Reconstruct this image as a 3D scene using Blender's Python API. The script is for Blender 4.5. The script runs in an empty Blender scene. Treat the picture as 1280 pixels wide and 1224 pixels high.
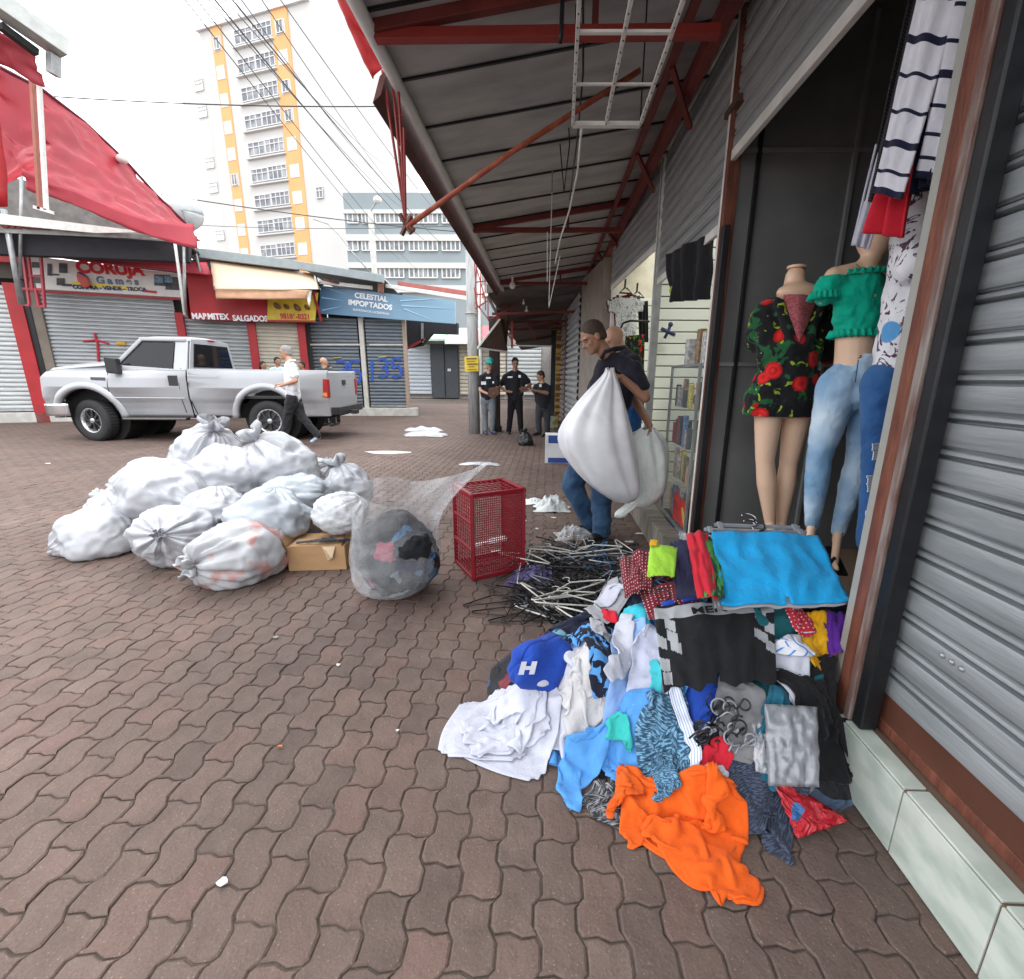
import bpy, bmesh, math, random
import numpy as np
from mathutils import Vector, Matrix, noise
random.seed(7); rng = np.random.default_rng(7)
S = bpy.context.scene; COL = S.collection; PI = math.pi; R = math.radians
# ---------------- camera ----------------
CF, PITCH, YAW, ROLL, CH, CX, CY = 565., R(14), R(1.75), R(.6), 1.33, 665., 612.
_F = np.array([-math.sin(YAW)*math.cos(PITCH), math.cos(YAW)*math.cos(PITCH), -math.sin(PITCH)])
_R0 = np.array([math.cos(YAW), math.sin(YAW), 0.]); _U0 = np.cross(_R0, _F)
_R = math.cos(ROLL)*_R0+math.sin(ROLL)*_U0; _U = math.cos(ROLL)*_U0-math.sin(ROLL)*_R0
cam = bpy.data.objects.new('camera', bpy.data.cameras.new('camera')); COL.objects.link(cam)
cam.matrix_world = Matrix(((_R[0], _U[0], -_F[0], 0), (_R[1], _U[1], -_F[1], 0), (_R[2], _U[2], -_F[2], CH), (0, 0, 0, 1)))
cam.data.sensor_width = 36; cam.data.sensor_fit = 'HORIZONTAL'; cam.data.lens = CF/1280*36
cam.data.shift_x = -(CX-640)/1280; cam.data.clip_start = .02; cam.data.clip_end = 2000
S.camera = cam
# ---------------- world, sun, exposure ----------------
W = bpy.data.worlds.new('World'); S.world = W; W.use_nodes = True
nt = W.node_tree; nt.nodes.clear()
sky = nt.nodes.new('ShaderNodeTexSky'); sky.sky_type = 'NISHITA'; sky.sun_disc = False
SUN_EL, SUN_AZ = R(58), R(-35)
sky.sun_elevation = SUN_EL; sky.sun_rotation = SUN_AZ; sky.air_density = 1.2; sky.dust_density = 6; sky.ozone_density = 1
hs = nt.nodes.new('ShaderNodeHueSaturation'); hs.inputs['Saturation'].default_value = .12; hs.inputs['Value'].default_value = 1.0
mx = nt.nodes.new('ShaderNodeMix'); mx.data_type = 'RGBA'; mx.inputs[0].default_value = .7
mx.inputs[7].default_value = (8.2, 8.5, 8.9, 1)      # even cloud cover over the clear sky
bg = nt.nodes.new('ShaderNodeBackground'); bg.inputs['Strength'].default_value = .15
wo = nt.nodes.new('ShaderNodeOutputWorld')
nt.links.new(sky.outputs[0], hs.inputs['Color']); nt.links.new(hs.outputs[0], mx.inputs[6])
nt.links.new(mx.outputs[2], bg.inputs[0]); nt.links.new(bg.outputs[0], wo.inputs[0])
sl = bpy.data.lights.new('sun', 'SUN'); sl.energy = .6; sl.angle = R(20); sl.color = (1, .97, .92)
so = bpy.data.objects.new('sun', sl); COL.objects.link(so)
so.rotation_euler = (PI/2-SUN_EL, 0, PI-SUN_AZ+PI) ; so.location = (0, 0, 30)
S.view_settings.view_transform = 'Standard'; S.view_settings.look = 'None'
S.view_settings.exposure = 1.35; S.view_settings.gamma = 1
S.cycles.max_bounces = 10; S.cycles.diffuse_bounces = 6; S.cycles.transparent_max_bounces = 24
S.render.engine = 'CYCLES'
S.cycles.use_denoising = True
# ---------------- pixel helpers (point of the place seen at a photo pixel, on a known plane) ----------------
def _ray(px, py): return _F+_R*(px-CX)/CF-_U*(py-CY)/CF
def G(px, py, z=0.): r = _ray(px, py); return np.array([0, 0, CH])+r*((z-CH)/r[2])
def XP(px, py, x): r = _ray(px, py); return np.array([0, 0, CH])+r*(x/r[0])
def YP(px, py, y): r = _ray(px, py); return np.array([0, 0, CH])+r*(y/r[1])
def V(*a): return Vector(a[0] if len(a) == 1 else a)
# ---------------- materials ----------------
MATS = {}
def mat(name, col, rough=.6, metal=0., var=.12, scale=6., bump=.15, bscale=40., col2=None, c2=(.45, .65), spec=None, trans=0., alpha=1., sheen=0., stretch=(1, 1, 1), coat=0., ior=None, dist=.002):
    if name in MATS: return MATS[name]
    m = bpy.data.materials.new(name); m.use_nodes = True; n = m.node_tree.nodes; l = m.node_tree.links
    b = n['Principled BSDF']; tc = n.new('ShaderNodeTexCoord'); mp = n.new('ShaderNodeMapping'); mp.inputs['Scale'].default_value = stretch
    l.new(tc.outputs['Object'], mp.inputs[0])
    nz = n.new('ShaderNodeTexNoise'); nz.inputs['Scale'].default_value = scale; nz.inputs['Detail'].default_value = 6
    l.new(mp.outputs[0], nz.inputs['Vector'])
    cr = n.new('ShaderNodeValToRGB'); c = tuple(col)
    if col2 is None:
        cr.color_ramp.elements[0].color = tuple(x*(1-var) for x in c)+(1,); cr.color_ramp.elements[1].color = tuple(min(1, x*(1+var)) for x in c)+(1,)
        cr.color_ramp.elements[0].position = .3; cr.color_ramp.elements[1].position = .7
    else:
        cr.color_ramp.elements[0].color = c+(1,); cr.color_ramp.elements[1].color = tuple(col2)+(1,)
        cr.color_ramp.elements[0].position, cr.color_ramp.elements[1].position = c2
    l.new(nz.outputs['Fac'], cr.inputs[0]); l.new(cr.outputs[0], b.inputs['Base Color'])
    b.inputs['Roughness'].default_value = rough; b.inputs['Metallic'].default_value = metal
    if spec is not None: b.inputs['Specular IOR Level'].default_value = spec
    if trans: b.inputs['Transmission Weight'].default_value = trans
    if alpha < 1: b.inputs['Alpha'].default_value = alpha
    if sheen: b.inputs['Sheen Weight'].default_value = sheen
    if coat: b.inputs['Coat Weight'].default_value = coat
    if ior: b.inputs['IOR'].default_value = ior
    if bump:
        n2 = n.new('ShaderNodeTexNoise'); n2.inputs['Scale'].default_value = bscale; n2.inputs['Detail'].default_value = 5
        l.new(mp.outputs[0], n2.inputs['Vector'])
        bp = n.new('ShaderNodeBump'); bp.inputs['Strength'].default_value = bump; bp.inputs['Distance'].default_value = dist*5
        l.new(n2.outputs['Fac'], bp.inputs['Height']); l.new(bp.outputs[0], b.inputs['Normal'])
    MATS[name] = m; return m
def cloth(name, col, col2=None, rough=.9, pat=None, k=1., obj=False):
    """woven cloth: fine weave bump, soft crumple bump, optional printed pattern"""
    if name in MATS: return MATS[name]
    m = bpy.data.materials.new(name); m.use_nodes = True; n = m.node_tree.nodes; l = m.node_tree.links
    b = n['Principled BSDF']; b.inputs['Roughness'].default_value = rough; b.inputs['Specular IOR Level'].default_value = .25
    b.inputs['Sheen Weight'].default_value = .08
    tc = n.new('ShaderNodeTexCoord'); uv = tc.outputs['UV'] if pat in ('dots', 'stripes', 'marl', 'check', 'floral', 'palm', 'leaf', 'vstripe', 'camo') else tc.outputs['Object']
    if obj:
        mq = n.new('ShaderNodeMapping'); mq.inputs['Scale'].default_value = (1.8, 1.8, 1.8); l.new(tc.outputs['Object'], mq.inputs[0]); uv = mq.outputs[0]
    def nz(sc, det=4, src=None, d=0):
        q = n.new('ShaderNodeTexNoise'); q.inputs['Scale'].default_value = sc; q.inputs['Detail'].default_value = det; q.inputs['Distortion'].default_value = d
        l.new(src or tc.outputs['Object'], q.inputs['Vector']); return q.outputs['Fac']
    def ramp(src, stops, const=False):
        r = n.new('ShaderNodeValToRGB'); e = r.color_ramp
        if const: e.interpolation = 'CONSTANT'
        while len(e.elements) < len(stops): e.elements.new(.5)
        for i, (p, c) in enumerate(stops): e.elements[i].position = p; e.elements[i].color = tuple(c)+(1,)
        l.new(src, r.inputs[0]); return r.outputs[0]
    def mixc(f, a, bb):
        q = n.new('ShaderNodeMix'); q.data_type = 'RGBA'; l.new(f, q.inputs[0])
        for s, i in ((a, 6), (bb, 7)):
            if isinstance(s, tuple): q.inputs[i].default_value = s+(1,)
            else: l.new(s, q.inputs[i])
        return q.outputs[2]
    def vor(sc, feat='F1', src=None, rnd=1):
        q = n.new('ShaderNodeTexVoronoi'); q.feature = feat; q.inputs['Scale'].default_value = sc; q.inputs['Randomness'].default_value = rnd
        l.new(src or uv, q.inputs['Vector']); return q
    base = ramp(nz(9), [(.3, tuple(x*.9 for x in col)), (.7, tuple(min(1, x*1.08) for x in col))])
    if pat == 'dots':
        base = mixc(ramp(vor(16*k, rnd=.15).outputs['Distance'], [(0, (1, 1, 1)), (.16, (1, 1, 1)), (.22, (0, 0, 0))]), base, tuple(col2))
    elif pat in ('stripes', 'vstripe'):
        w = n.new('ShaderNodeTexWave'); w.bands_direction = 'Y' if pat == 'stripes' else 'X'; w.inputs['Scale'].default_value = 1.6*k; w.inputs['Distortion'].default_value = .2
        l.new(uv, w.inputs['Vector']); base = mixc(ramp(w.outputs['Fac'], [(0, (0, 0, 0)), (.9, (0, 0, 0)), (.93, (1, 1, 1))]), base, tuple(col2))
    elif pat == 'marl':
        mp = n.new('ShaderNodeMapping'); mp.inputs['Scale'].default_value = (14*k, 90*k, 1); l.new(uv, mp.inputs[0])
        base = mixc(ramp(nz(1, 3, mp.outputs[0]), [(.48, (0, 0, 0)), (.56, (1, 1, 1))]), base, tuple(col2))
    elif pat == 'camo':
        base = mixc(ramp(nz(5*k, 2, uv, 1), [(.5, (0, 0, 0)), (.52, (1, 1, 1))]), base, tuple(col2))
    elif pat == 'floral':
        base = mixc(ramp(nz(7*k, 2, uv, 1.), [(.56, (0, 0, 0)), (.58, (1, 1, 1))]), base, (.015, .10, .035))
        base = mixc(ramp(nz(12*k, 2, uv, 1.), [(.64, (0, 0, 0)), (.66, (1, 1, 1))]), base, (.30, .42, .03))
        q = vor(5.2*k); mask = ramp(q.outputs['Distance'], [(0, (1, 1, 1)), (.34, (1, 1, 1)), (.38, (0, 0, 0))])
        fl = ramp(q.outputs['Distance'], [(0, (.85, .75, .4)), (.05, (.75, .04, .03)), (.15, (.55, .01, .015)), (.22, (.75, .03, .03)), (.33, (.45, .01, .01))])
        sel = ramp(q.outputs['Color'], [(0, (0, 0, 0)), (.36, (1, 1, 1))], True)
        mm = n.new('ShaderNodeMath'); mm.operation = 'MULTIPLY'; l.new(mask, mm.inputs[0]); l.new(sel, mm.inputs[1]); base = mixc(mm.outputs[0], base, fl)
    elif pat in ('palm', 'leaf'):
        base = mixc(ramp(nz(9*k, 3, uv, 3.), [(.56, (0, 0, 0)), (.575, (1, 1, 1)), (.66, (1, 1, 1)), (.68, (0, 0, 0))]), base, tuple(col2))
        q = vor(4*k); base = mixc(ramp(q.outputs['Distance'], [(0, (1, 1, 1)), (.2, (1, 1, 1)), (.22, (0, 0, 0))]), base, (.10, .32, .62) if pat == 'palm' else (.25, .3, .3))
    elif pat == 'denim':
        base = mixc(ramp(nz(3.2, 3), [(.42, (0, 0, 0)), (.68, (1, 1, 1))]), base, tuple(col2))
    elif pat == 'blob':
        base = mixc(ramp(nz(26*k, 2, None, .5), [(.5, (0, 0, 0)), (.53, (1, 1, 1))]), base, tuple(col2))
    l.new(base, b.inputs['Base Color'])
    ad = n.new('ShaderNodeMath'); ad.operation = 'MULTIPLY_ADD'; ad.inputs[1].default_value = .12
    l.new(nz(380, 2), ad.inputs[0])
    rg = n.new('ShaderNodeTexNoise'); rg.noise_type = 'RIDGED_MULTIFRACTAL'; rg.inputs['Scale'].default_value = 5.5; rg.inputs['Detail'].default_value = 3; rg.inputs['Distortion'].default_value = .9; l.new(tc.outputs['Object'], rg.inputs['Vector'])
    a2 = n.new('ShaderNodeMath'); a2.operation = 'MULTIPLY_ADD'; a2.inputs[1].default_value = .28; l.new(rg.outputs['Fac'], a2.inputs[0]); l.new(nz(22, 3, None, .6), a2.inputs[2]); l.new(a2.outputs[0], ad.inputs[2])
    bp = n.new('ShaderNodeBump'); bp.inputs['Strength'].default_value = .5; bp.inputs['Distance'].default_value = .016
    l.new(ad.outputs[0], bp.inputs['Height']); l.new(bp.outputs[0], b.inputs['Normal'])
    MATS[name] = m; return m
def plastic_film(name, col=(.95, .95, .95), dens=.4, rough=.12):
    """thin clear film: transparent mixed with glossy, more opaque on wrinkles"""
    if name in MATS: return MATS[name]
    m = bpy.data.materials.new(name); m.use_nodes = True; n = m.node_tree.nodes; l = m.node_tree.links
    b = n['Principled BSDF']; b.inputs['Base Color'].default_value = tuple(col)+(1,); b.inputs['Roughness'].default_value = rough
    tc = n.new('ShaderNodeTexCoord'); nz = n.new('ShaderNodeTexNoise'); nz.inputs['Scale'].default_value = 6 if dens < .2 else 16; nz.inputs['Detail'].default_value = 3; nz.inputs['Distortion'].default_value = 1.
    l.new(tc.outputs['Object'], nz.inputs['Vector'])
    cr = n.new('ShaderNodeValToRGB'); cr.color_ramp.elements[0].position = .35; cr.color_ramp.elements[1].position = .75
    cr.color_ramp.elements[0].color = (dens*.6,)*3+(1,); cr.color_ramp.elements[1].color = (min(1, dens*1.6),)*3+(1,)
    l.new(nz.outputs['Fac'], cr.inputs[0])
    lw = n.new('ShaderNodeLayerWeight'); lw.inputs[0].default_value = .35
    ad = n.new('ShaderNodeMath'); ad.operation = 'MULTIPLY_ADD'; ad.inputs[1].default_value = .28; ad.use_clamp = True
    l.new(lw.outputs['Facing'], ad.inputs[0]); l.new(cr.outputs[0], ad.inputs[2]); l.new(ad.outputs[0], b.inputs['Alpha'])
    bp = n.new('ShaderNodeBump'); bp.inputs['Strength'].default_value = .8; bp.inputs['Distance'].default_value = .02
    l.new(nz.outputs['Fac'], bp.inputs['Height']); l.new(bp.outputs[0], b.inputs['Normal'])
    MATS[name] = m; return m
# ---------------- objects ----------------
def tag(o, label=None, cat=None, group=None, kind=None):
    if label: o['label'] = label
    if cat: o['category'] = cat
    if group: o['group'] = group
    if kind: o['kind'] = kind
    return o
def thing(name, label, cat, loc=(0, 0, 0), rz=0., group=None, sc=1.):
    o = bpy.data.objects.new(name, None); COL.objects.link(o); o.location = V(loc); o.rotation_euler = (0, 0, rz); o.scale = (sc,)*3
    o.empty_display_size = .1
    return tag(o, label, cat, group)
def link(o, parent=None, local=False):
    COL.objects.link(o)
    if parent is not None:
        o.parent = parent
        if not local:
            p = parent; M4 = Matrix.Identity(4)
            while p is not None: M4 = Matrix.LocRotScale(p.location, p.rotation_euler.to_quaternion(), p.scale) @ (Matrix.Identity(4)) @ M4 if p.parent is None else M4; p = p.parent
            if parent.type == 'EMPTY': o.matrix_parent_inverse = M4.inverted()
    return o
class MB:
    def __init__(s): s.v = []; s.f = []; s.m = []; s.uv = None
    def add(s, vs, fs, mi=0):
        b = len(s.v); s.v += [tuple(map(float, p)) for p in vs]; s.f += [tuple(i+b for i in f) for f in fs]; s.m += [mi]*len(fs); return s
    def box(s, a, b, mi=0):
        x0, y0, z0 = a; x1, y1, z1 = b
        return s.add([(x0, y0, z0), (x1, y0, z0), (x1, y1, z0), (x0, y1, z0), (x0, y0, z1), (x1, y0, z1), (x1, y1, z1), (x0, y1, z1)],
                     [(0, 3, 2, 1), (4, 5, 6, 7), (0, 1, 5, 4), (1, 2, 6, 5), (2, 3, 7, 6), (3, 0, 4, 7)], mi)
    def bar(s, p, q, w, h, mi=0, up=(0, 0, 1)):
        p, q = V(p), V(q); d = (q-p).normalized(); u = V(up)
        if abs(d.dot(u)) > .97: u = V(1, 0, 0)
        a = d.cross(u).normalized()*(w/2); b = a.cross(d).normalized()*(h/2)
        vs = [p-a-b, p+a-b, p+a+b, p-a+b, q-a-b, q+a-b, q+a+b, q-a+b]
        return s.add(vs, [(0, 1, 2, 3), (7, 6, 5, 4), (0, 4, 5, 1), (1, 5, 6, 2), (2, 6, 7, 3), (3, 7, 4, 0)], mi)
    def tube(s, pts, r, n=8, mi=0, cap=True, close=False):
        pts = [V(p) for p in pts]; rs = r if isinstance(r, (list, tuple)) else [r]*len(pts); rings = []; prev = None
        for i, p in enumerate(pts):
            if close: d = pts[(i+1) % len(pts)]-pts[i-1]
            else: d = pts[min(i+1, len(pts)-1)]-pts[max(i-1, 0)]
            d.normalize()
            if prev is None: a = d.orthogonal().normalized()
            else:
                a = prev-d*prev.dot(d)
                a = a.normalized() if a.length > 1e-6 else d.orthogonal().normalized()
            prev = a; b = d.cross(a)
            rings.append([p+(a*math.cos(2*PI*k/n)+b*math.sin(2*PI*k/n))*rs[i] for k in range(n)])
        m = len(rings); fs = []
        for i in range(m if close else m-1):
            j = (i+1) % m
            fs += [(i*n+k, i*n+(k+1) % n, j*n+(k+1) % n, j*n+k) for k in range(n)]
        if cap and not close: fs += [tuple(range(n))[::-1], tuple((m-1)*n+k for k in range(n))]
        return s.add([p for r_ in rings for p in r_], fs, mi)
    def prism(s, pts, off, mi=0):
        """closed polygon (3D points) pushed by a vector"""
        n = len(pts); off = V(off); a = [V(p) for p in pts]
        return s.add(a+[p+off for p in a], [tuple(range(n))[::-1], tuple(range(n, 2*n))]+[(i, (i+1) % n, n+(i+1) % n, n+i) for i in range(n)], mi)
    def grid(s, P, mi=0, closeu=False, closev=False):
        """P array (n,m,3)"""
        P = np.asarray(P); n, m = P.shape[:2]; fs = []
        for i in range(n if closeu else n-1):
            for j in range(m if closev else m-1):
                fs.append((i*m+j, ((i+1) % n)*m+j, ((i+1) % n)*m+(j+1) % m, i*m+(j+1) % m))
        return s.add(P.reshape(-1, 3), fs, mi)
    def ball(s, c, r, n=10, mi=0, rot=None):
        rx, ry, rz = r if isinstance(r, (tuple, list)) else (r,)*3
        th = np.linspace(0, 2*PI, 2*n, endpoint=False); vs = []; fs = []; N = 2*n; M3 = rot.to_3x3() if rot is not None else None
        for i in range(1, n):
            ph = PI*i/n
            for t in th: vs.append(V(rx*math.sin(ph)*math.cos(t), ry*math.sin(ph)*math.sin(t), rz*math.cos(ph)))
        vs += [V(0, 0, rz), V(0, 0, -rz)]
        if M3 is not None: vs = [M3 @ v for v in vs]
        c = V(c); vs = [v+c for v in vs]
        for i in range(n-2):
            for k in range(N): fs.append((i*N+k, (i+1)*N+k, (i+1)*N+(k+1) % N, i*N+(k+1) % N))
        t, b = (n-1)*N, (n-1)*N+1
        for k in range(N): fs += [(t, k, (k+1) % N), (b, (n-2)*N+(k+1) % N, (n-2)*N+k)]
        return s.add(vs, fs, mi)
    def build(s, name, mats, parent=None, smooth=False, bevel=0, local=False, sub=0, solid=0, angle=None):
        me = bpy.data.meshes.new(name); me.from_pydata(s.v, [], s.f)
        for m in (mats if isinstance(mats, (list, tuple)) else [mats]): me.materials.append(m)
        if len(me.materials) > 1: me.polygons.foreach_set('material_index', s.m)
        if s.uv is not None:
            u = me.uv_layers.new(name='UV'); li = np.empty(len(me.loops), int); me.loops.foreach_get('vertex_index', li)
            u.data.foreach_set('uv', np.asarray(s.uv, float)[li].ravel())
        if smooth: me.polygons.foreach_set('use_smooth', [True]*len(me.polygons))
        me.update(); o = bpy.data.objects.new(name, me); link(o, parent, local)
        if bevel: b = o.modifiers.new('bevel', 'BEVEL'); b.width = bevel; b.segments = 2; b.limit_method = 'ANGLE'; b.angle_limit = R(35)
        if solid: b = o.modifiers.new('solid', 'SOLIDIFY'); b.thickness = solid; b.offset = 0
        if sub: b = o.modifiers.new('sub', 'SUBSURF'); b.levels = b.render_levels = sub
        if angle:
            me.polygons.foreach_set('use_smooth', [True]*len(me.polygons)); me.set_sharp_from_angle(angle=R(angle))
        return o
def text(body, name, m, parent, loc, rot, size, ext=.003, bold=0., align='CENTER', sx=1., shear=0):
    c = bpy.data.curves.new(name, 'FONT'); c.body = body; c.size = size; c.extrude = ext; c.offset = bold; c.align_x = align; c.align_y = 'CENTER'; c.shear = shear
    t = bpy.data.objects.new('t', c); COL.objects.link(t); dg = bpy.context.evaluated_depsgraph_get(); me = bpy.data.meshes.new_from_object(t.evaluated_get(dg)); bpy.data.objects.remove(t)
    me.materials.clear(); me.materials.append(m); o = bpy.data.objects.new(name, me)
    Mx = Matrix.Translation(V(loc)) @ rot.to_4x4() @ Matrix.Diagonal((sx, 1, 1, 1)); me.transform(Mx); link(o, parent); return o
def copy_tree(o, parent=None):
    c = o.copy(); COL.objects.link(c); c.parent = parent
    for ch in list(o.children): copy_tree(ch, c)
    return c
def rot2(ax, up=(0, 0, 1)):
    """rotation whose x runs along ax and y along up"""
    x = V(ax).normalized(); y = V(up); y = (y-x*y.dot(x)).normalized(); z = x.cross(y)
    return Matrix((x, y, z)).transposed()
# ================= GROUND =================
def paver_mat():
    m = bpy.data.materials.new('paver concrete'); m.use_nodes = True; n = m.node_tree.nodes; l = m.node_tree.links; b = n['Principled BSDF']
    at = n.new('ShaderNodeAttribute'); at.attribute_name = 'rnd'
    cr = n.new('ShaderNodeValToRGB'); e = cr.color_ramp; e.elements[0].color = (.104, .072, .060, 1); e.elements[1].color = (.154, .110, .091, 1)
    for p, c in ((.25, (.136, .095, .079)), (.5, (.126, .088, .073)), (.8, (.138, .092, .076)), (.93, (.142, .089, .073))): q = e.elements.new(p); q.color = c+(1,)
    l.new(at.outputs['Fac'], cr.inputs[0])
    ge = n.new('ShaderNodeNewGeometry')
    def nz(s, d=6, dist=0): q = n.new('ShaderNodeTexNoise'); q.inputs['Scale'].default_value = s; q.inputs['Detail'].default_value = d; q.inputs['Distortion'].default_value = dist; l.new(ge.outputs['Position'], q.inputs['Vector']); return q.outputs['Fac']
    def mul(a, f, lo, hi, p0=.3, p1=.7):
        r = n.new('ShaderNodeValToRGB'); r.color_ramp.elements[0].position = p0; r.color_ramp.elements[1].position = p1
        r.color_ramp.elements[0].color = (lo,)*3+(1,); r.color_ramp.elements[1].color = (hi,)*3+(1,); l.new(f, r.inputs[0])
        q = n.new('ShaderNodeMix'); q.data_type = 'RGBA'; q.blend_type = 'MULTIPLY'; q.inputs[0].default_value = 1; l.new(a, q.inputs[6]); l.new(r.outputs[0], q.inputs[7]); return q.outputs[2]
    c = mul(cr.outputs[0], nz(.9, 6, .8), .82, 1.12); c = mul(c, nz(3.1, 5, 1.2), .88, 1.0, .30, .42); c = mul(c, nz(9, 6), .86, 1.1); c = mul(c, nz(170, 3), .82, 1.15, .25, .75)
    sp = n.new('ShaderNodeTexVoronoi'); sp.inputs['Scale'].default_value = 75; l.new(ge.outputs['Position'], sp.inputs['Vector'])
    c = mul(c, sp.outputs['Distance'], 1.8, 1., .10, .16)
    st = n.new('ShaderNodeTexVoronoi'); st.inputs['Scale'].default_value = 1.7; l.new(ge.outputs['Position'], st.inputs['Vector'])
    c = mul(c, st.outputs['Distance'], .8, 1., .03, .09)
    l.new(c, b.inputs['Base Color']); b.inputs['Roughness'].default_value = .78; b.inputs['Specular IOR Level'].default_value = .4
    bp = n.new('ShaderNodeBump'); bp.inputs['Strength'].default_value = .55; bp.inputs['Distance'].default_value = .004; l.new(nz(120, 5), bp.inputs['Height'])
    bp2 = n.new('ShaderNodeBump'); bp2.inputs['Strength'].default_value = .5; bp2.inputs['Distance'].default_value = .02; l.new(nz(14, 3), bp2.inputs['Height']); l.new(bp.outputs[0], bp2.inputs['Normal']); l.new(bp2.outputs[0], b.inputs['Normal'])
    return m
PW, PL = .1085, .158
def wav(v):      # side wave of an interlocking paver
    t = (v/PL) % 1.; a = .0105
    return a*np.interp(t, [0, .07, .40, .60, .93, 1], [0, 1, 1, -1, -1, 0])
def make_pavement():
    vs = []; fs = []; rn = []; r = random.Random(3)
    nY = int(24/PL); i0 = int(-24/PW)
    for i in range(i0, int(1.6/PW)+1):
        for j in range(0, nY):
            y0 = .1+j*PL+(i % 2)*PL/2; x0 = i*PW
            if x0 < -1.28*y0-1.0 or x0 < -22 or y0 > 22: continue
            if x0 > .98 and y0 < 1.4: continue
            if x0 > 1.0+.0*y0 and y0 < 30: continue
            near = y0 < 6.5
            gap = .0026 if near else .004
            if near:
                tv = (0, .07, .40, .60, .93, 1) if i % 2 == 0 else (0, .1, .43, .57, .90, 1)
                k = .0055
                u0 = (i % 2)*.5; tv = sorted({0, 1, *[((q-u0) % 1) for q in (.07, .40, .60, .93)]})
                L = [(x0+gap+wav(y0-.1+t*PL), y0+gap+(PL-2*gap)*t) for t in tv]; Rr = [(x0+PW-gap+wav(y0-.1+t*PL), y0+gap+(PL-2*gap)*t) for t in tv]
                wb, wt = wav(y0-.1), wav(y0-.1+PL); poly = L[::-1]+[(x0+PW*.38+wb, y0+gap+k), (x0+PW*.66+wb, y0+gap-k)]+Rr+[(x0+PW*.66+wt, y0+PL-gap-k), (x0+PW*.38+wt, y0+PL-gap+k)]
            else:
                tv = (0, .12, .38, .62, .88) if y0 < 12 else (0, .25, .75)
                tv = tv+(1,)
                L = [(x0+gap+wav(y0-.1+t*PL), y0+gap+(PL-2*gap)*t) for t in tv]; Rr = [(x0+PW-gap+wav(y0-.1+t*PL), y0+gap+(PL-2*gap)*t) for t in tv]
                poly = L[::-1]+Rr
            n = len(poly); b = len(vs); cx = sum(p[0] for p in poly)/n; cy = sum(p[1] for p in poly)/n
            dz = r.gauss(0, .0008); tx, ty = r.gauss(0, .012), r.gauss(0, .012); q = r.random()
            if near:
                bev = .0045
                for s_, z_ in ((1, -.010), (1, -.0035), (1-bev/.07, 0)):
                    for p in poly:
                        x = cx+(p[0]-cx)*(1 if s_ == 1 else 1-bev/.05); y = cy+(p[1]-cy)*(1 if s_ == 1 else 1-bev/.078)
                        vs.append((x, y, z_+dz+(x-cx)*tx+(y-cy)*ty))
                for L_ in (0, 1):
                    for a in range(n): fs.append((b+L_*n+a, b+L_*n+(a+1) % n, b+(L_+1)*n+(a+1) % n, b+(L_+1)*n+a)); rn.append(q)
                fs.append(tuple(b+2*n+a for a in range(n))); rn.append(q)
            else:
                for p in poly: vs.append((p[0], p[1], dz*.5))
                for p in poly: vs.append((p[0], p[1], -.012))
                for a in range(n): fs.append((b+n+a, b+n+(a+1) % n, b+(a+1) % n, b+a)); rn.append(q)
                fs.append(tuple(b+a for a in range(n))); rn.append(q)
    me = bpy.data.meshes.new('pavement'); me.from_pydata(vs, [], fs); at = me.attributes.new('rnd', 'FLOAT', 'FACE'); at.data.foreach_set('value', rn)
    me.materials.append(paver_mat()); o = bpy.data.objects.new('pavement', me); COL.objects.link(o); tag(o, 'red brown interlocking zigzag concrete pavers of the street', None, None, 'structure')
make_pavement()
MB().grid([[(-30, -3, -.006), (3, -3, -.006)], [(-30, 26, -.006), (3, 26, -.006)]]).build('joint_sand', mat('joint sand', (.075, .058, .047), .95, var=.4, scale=30, bump=.4, bscale=200))
bpy.data.objects['joint_sand']['kind'] = 'structure'
MB().grid([[(-600, -300, -.03), (600, -300, -.03)], [(-600, 900, -.03), (600, 900, -.03)]]).build('ground', mat('ground', (.19, .14, .12), .9, var=.2, scale=.6))
bpy.data.objects['ground']['kind'] = 'structure'
# ================= RIGHT-HAND SHOP ROW =================
FX = 1.04
SLAT = mat('galvanised slat', (.40, .42, .43), .42, .35, col2=(.28, .30, .31), c2=(.35, .7), scale=3, stretch=(1, 1, 14), bump=.12, bscale=14)
SLATD = mat('dull slat', (.40, .42, .42), .5, .35, col2=(.28, .30, .31), c2=(.3, .7), scale=2.5, stretch=(1, 1, 10), bump=.12, bscale=14)
SLATB = mat('dark blue grey slat', (.13, .15, .17), .5, .3, var=.2, scale=3, stretch=(1, 1, 8))
SLATW = mat('pale slat', (.44, .46, .46), .5, .2, var=.15, scale=3, stretch=(1, 1, 8))
SLATC = mat('beige slat', (.50, .46, .38), .55, .1, var=.12, scale=3)
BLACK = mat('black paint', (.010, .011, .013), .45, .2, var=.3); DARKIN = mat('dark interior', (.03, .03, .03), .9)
RUST = mat('red brown primer', (.12, .035, .02), .6, .1, col2=(.21, .07, .04), c2=(.4, .7), scale=9, stretch=(3, 3, .7), bump=.4, bscale=30)
GREYP = mat('grey paint chipped', (.34, .34, .31), .55, .1, col2=(.30, .29, .27), c2=(.45, .75), scale=7, bump=.25, bscale=50)
GREYM = mat('grey metal', (.35, .36, .36), .45, .6, var=.2, scale=8); WHITEM = mat('white painted metal', (.72, .72, .68), .5, var=.12, scale=10)
REDP = mat('red paint worn', (.27, .025, .018), .55, .05, col2=(.22, .02, .015), c2=(.4, .8), scale=5, bump=.3, bscale=40)
DREDP = mat('dark red primer', (.13, .018, .014), .65, var=.3, scale=5, bump=.3, bscale=40)
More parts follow.
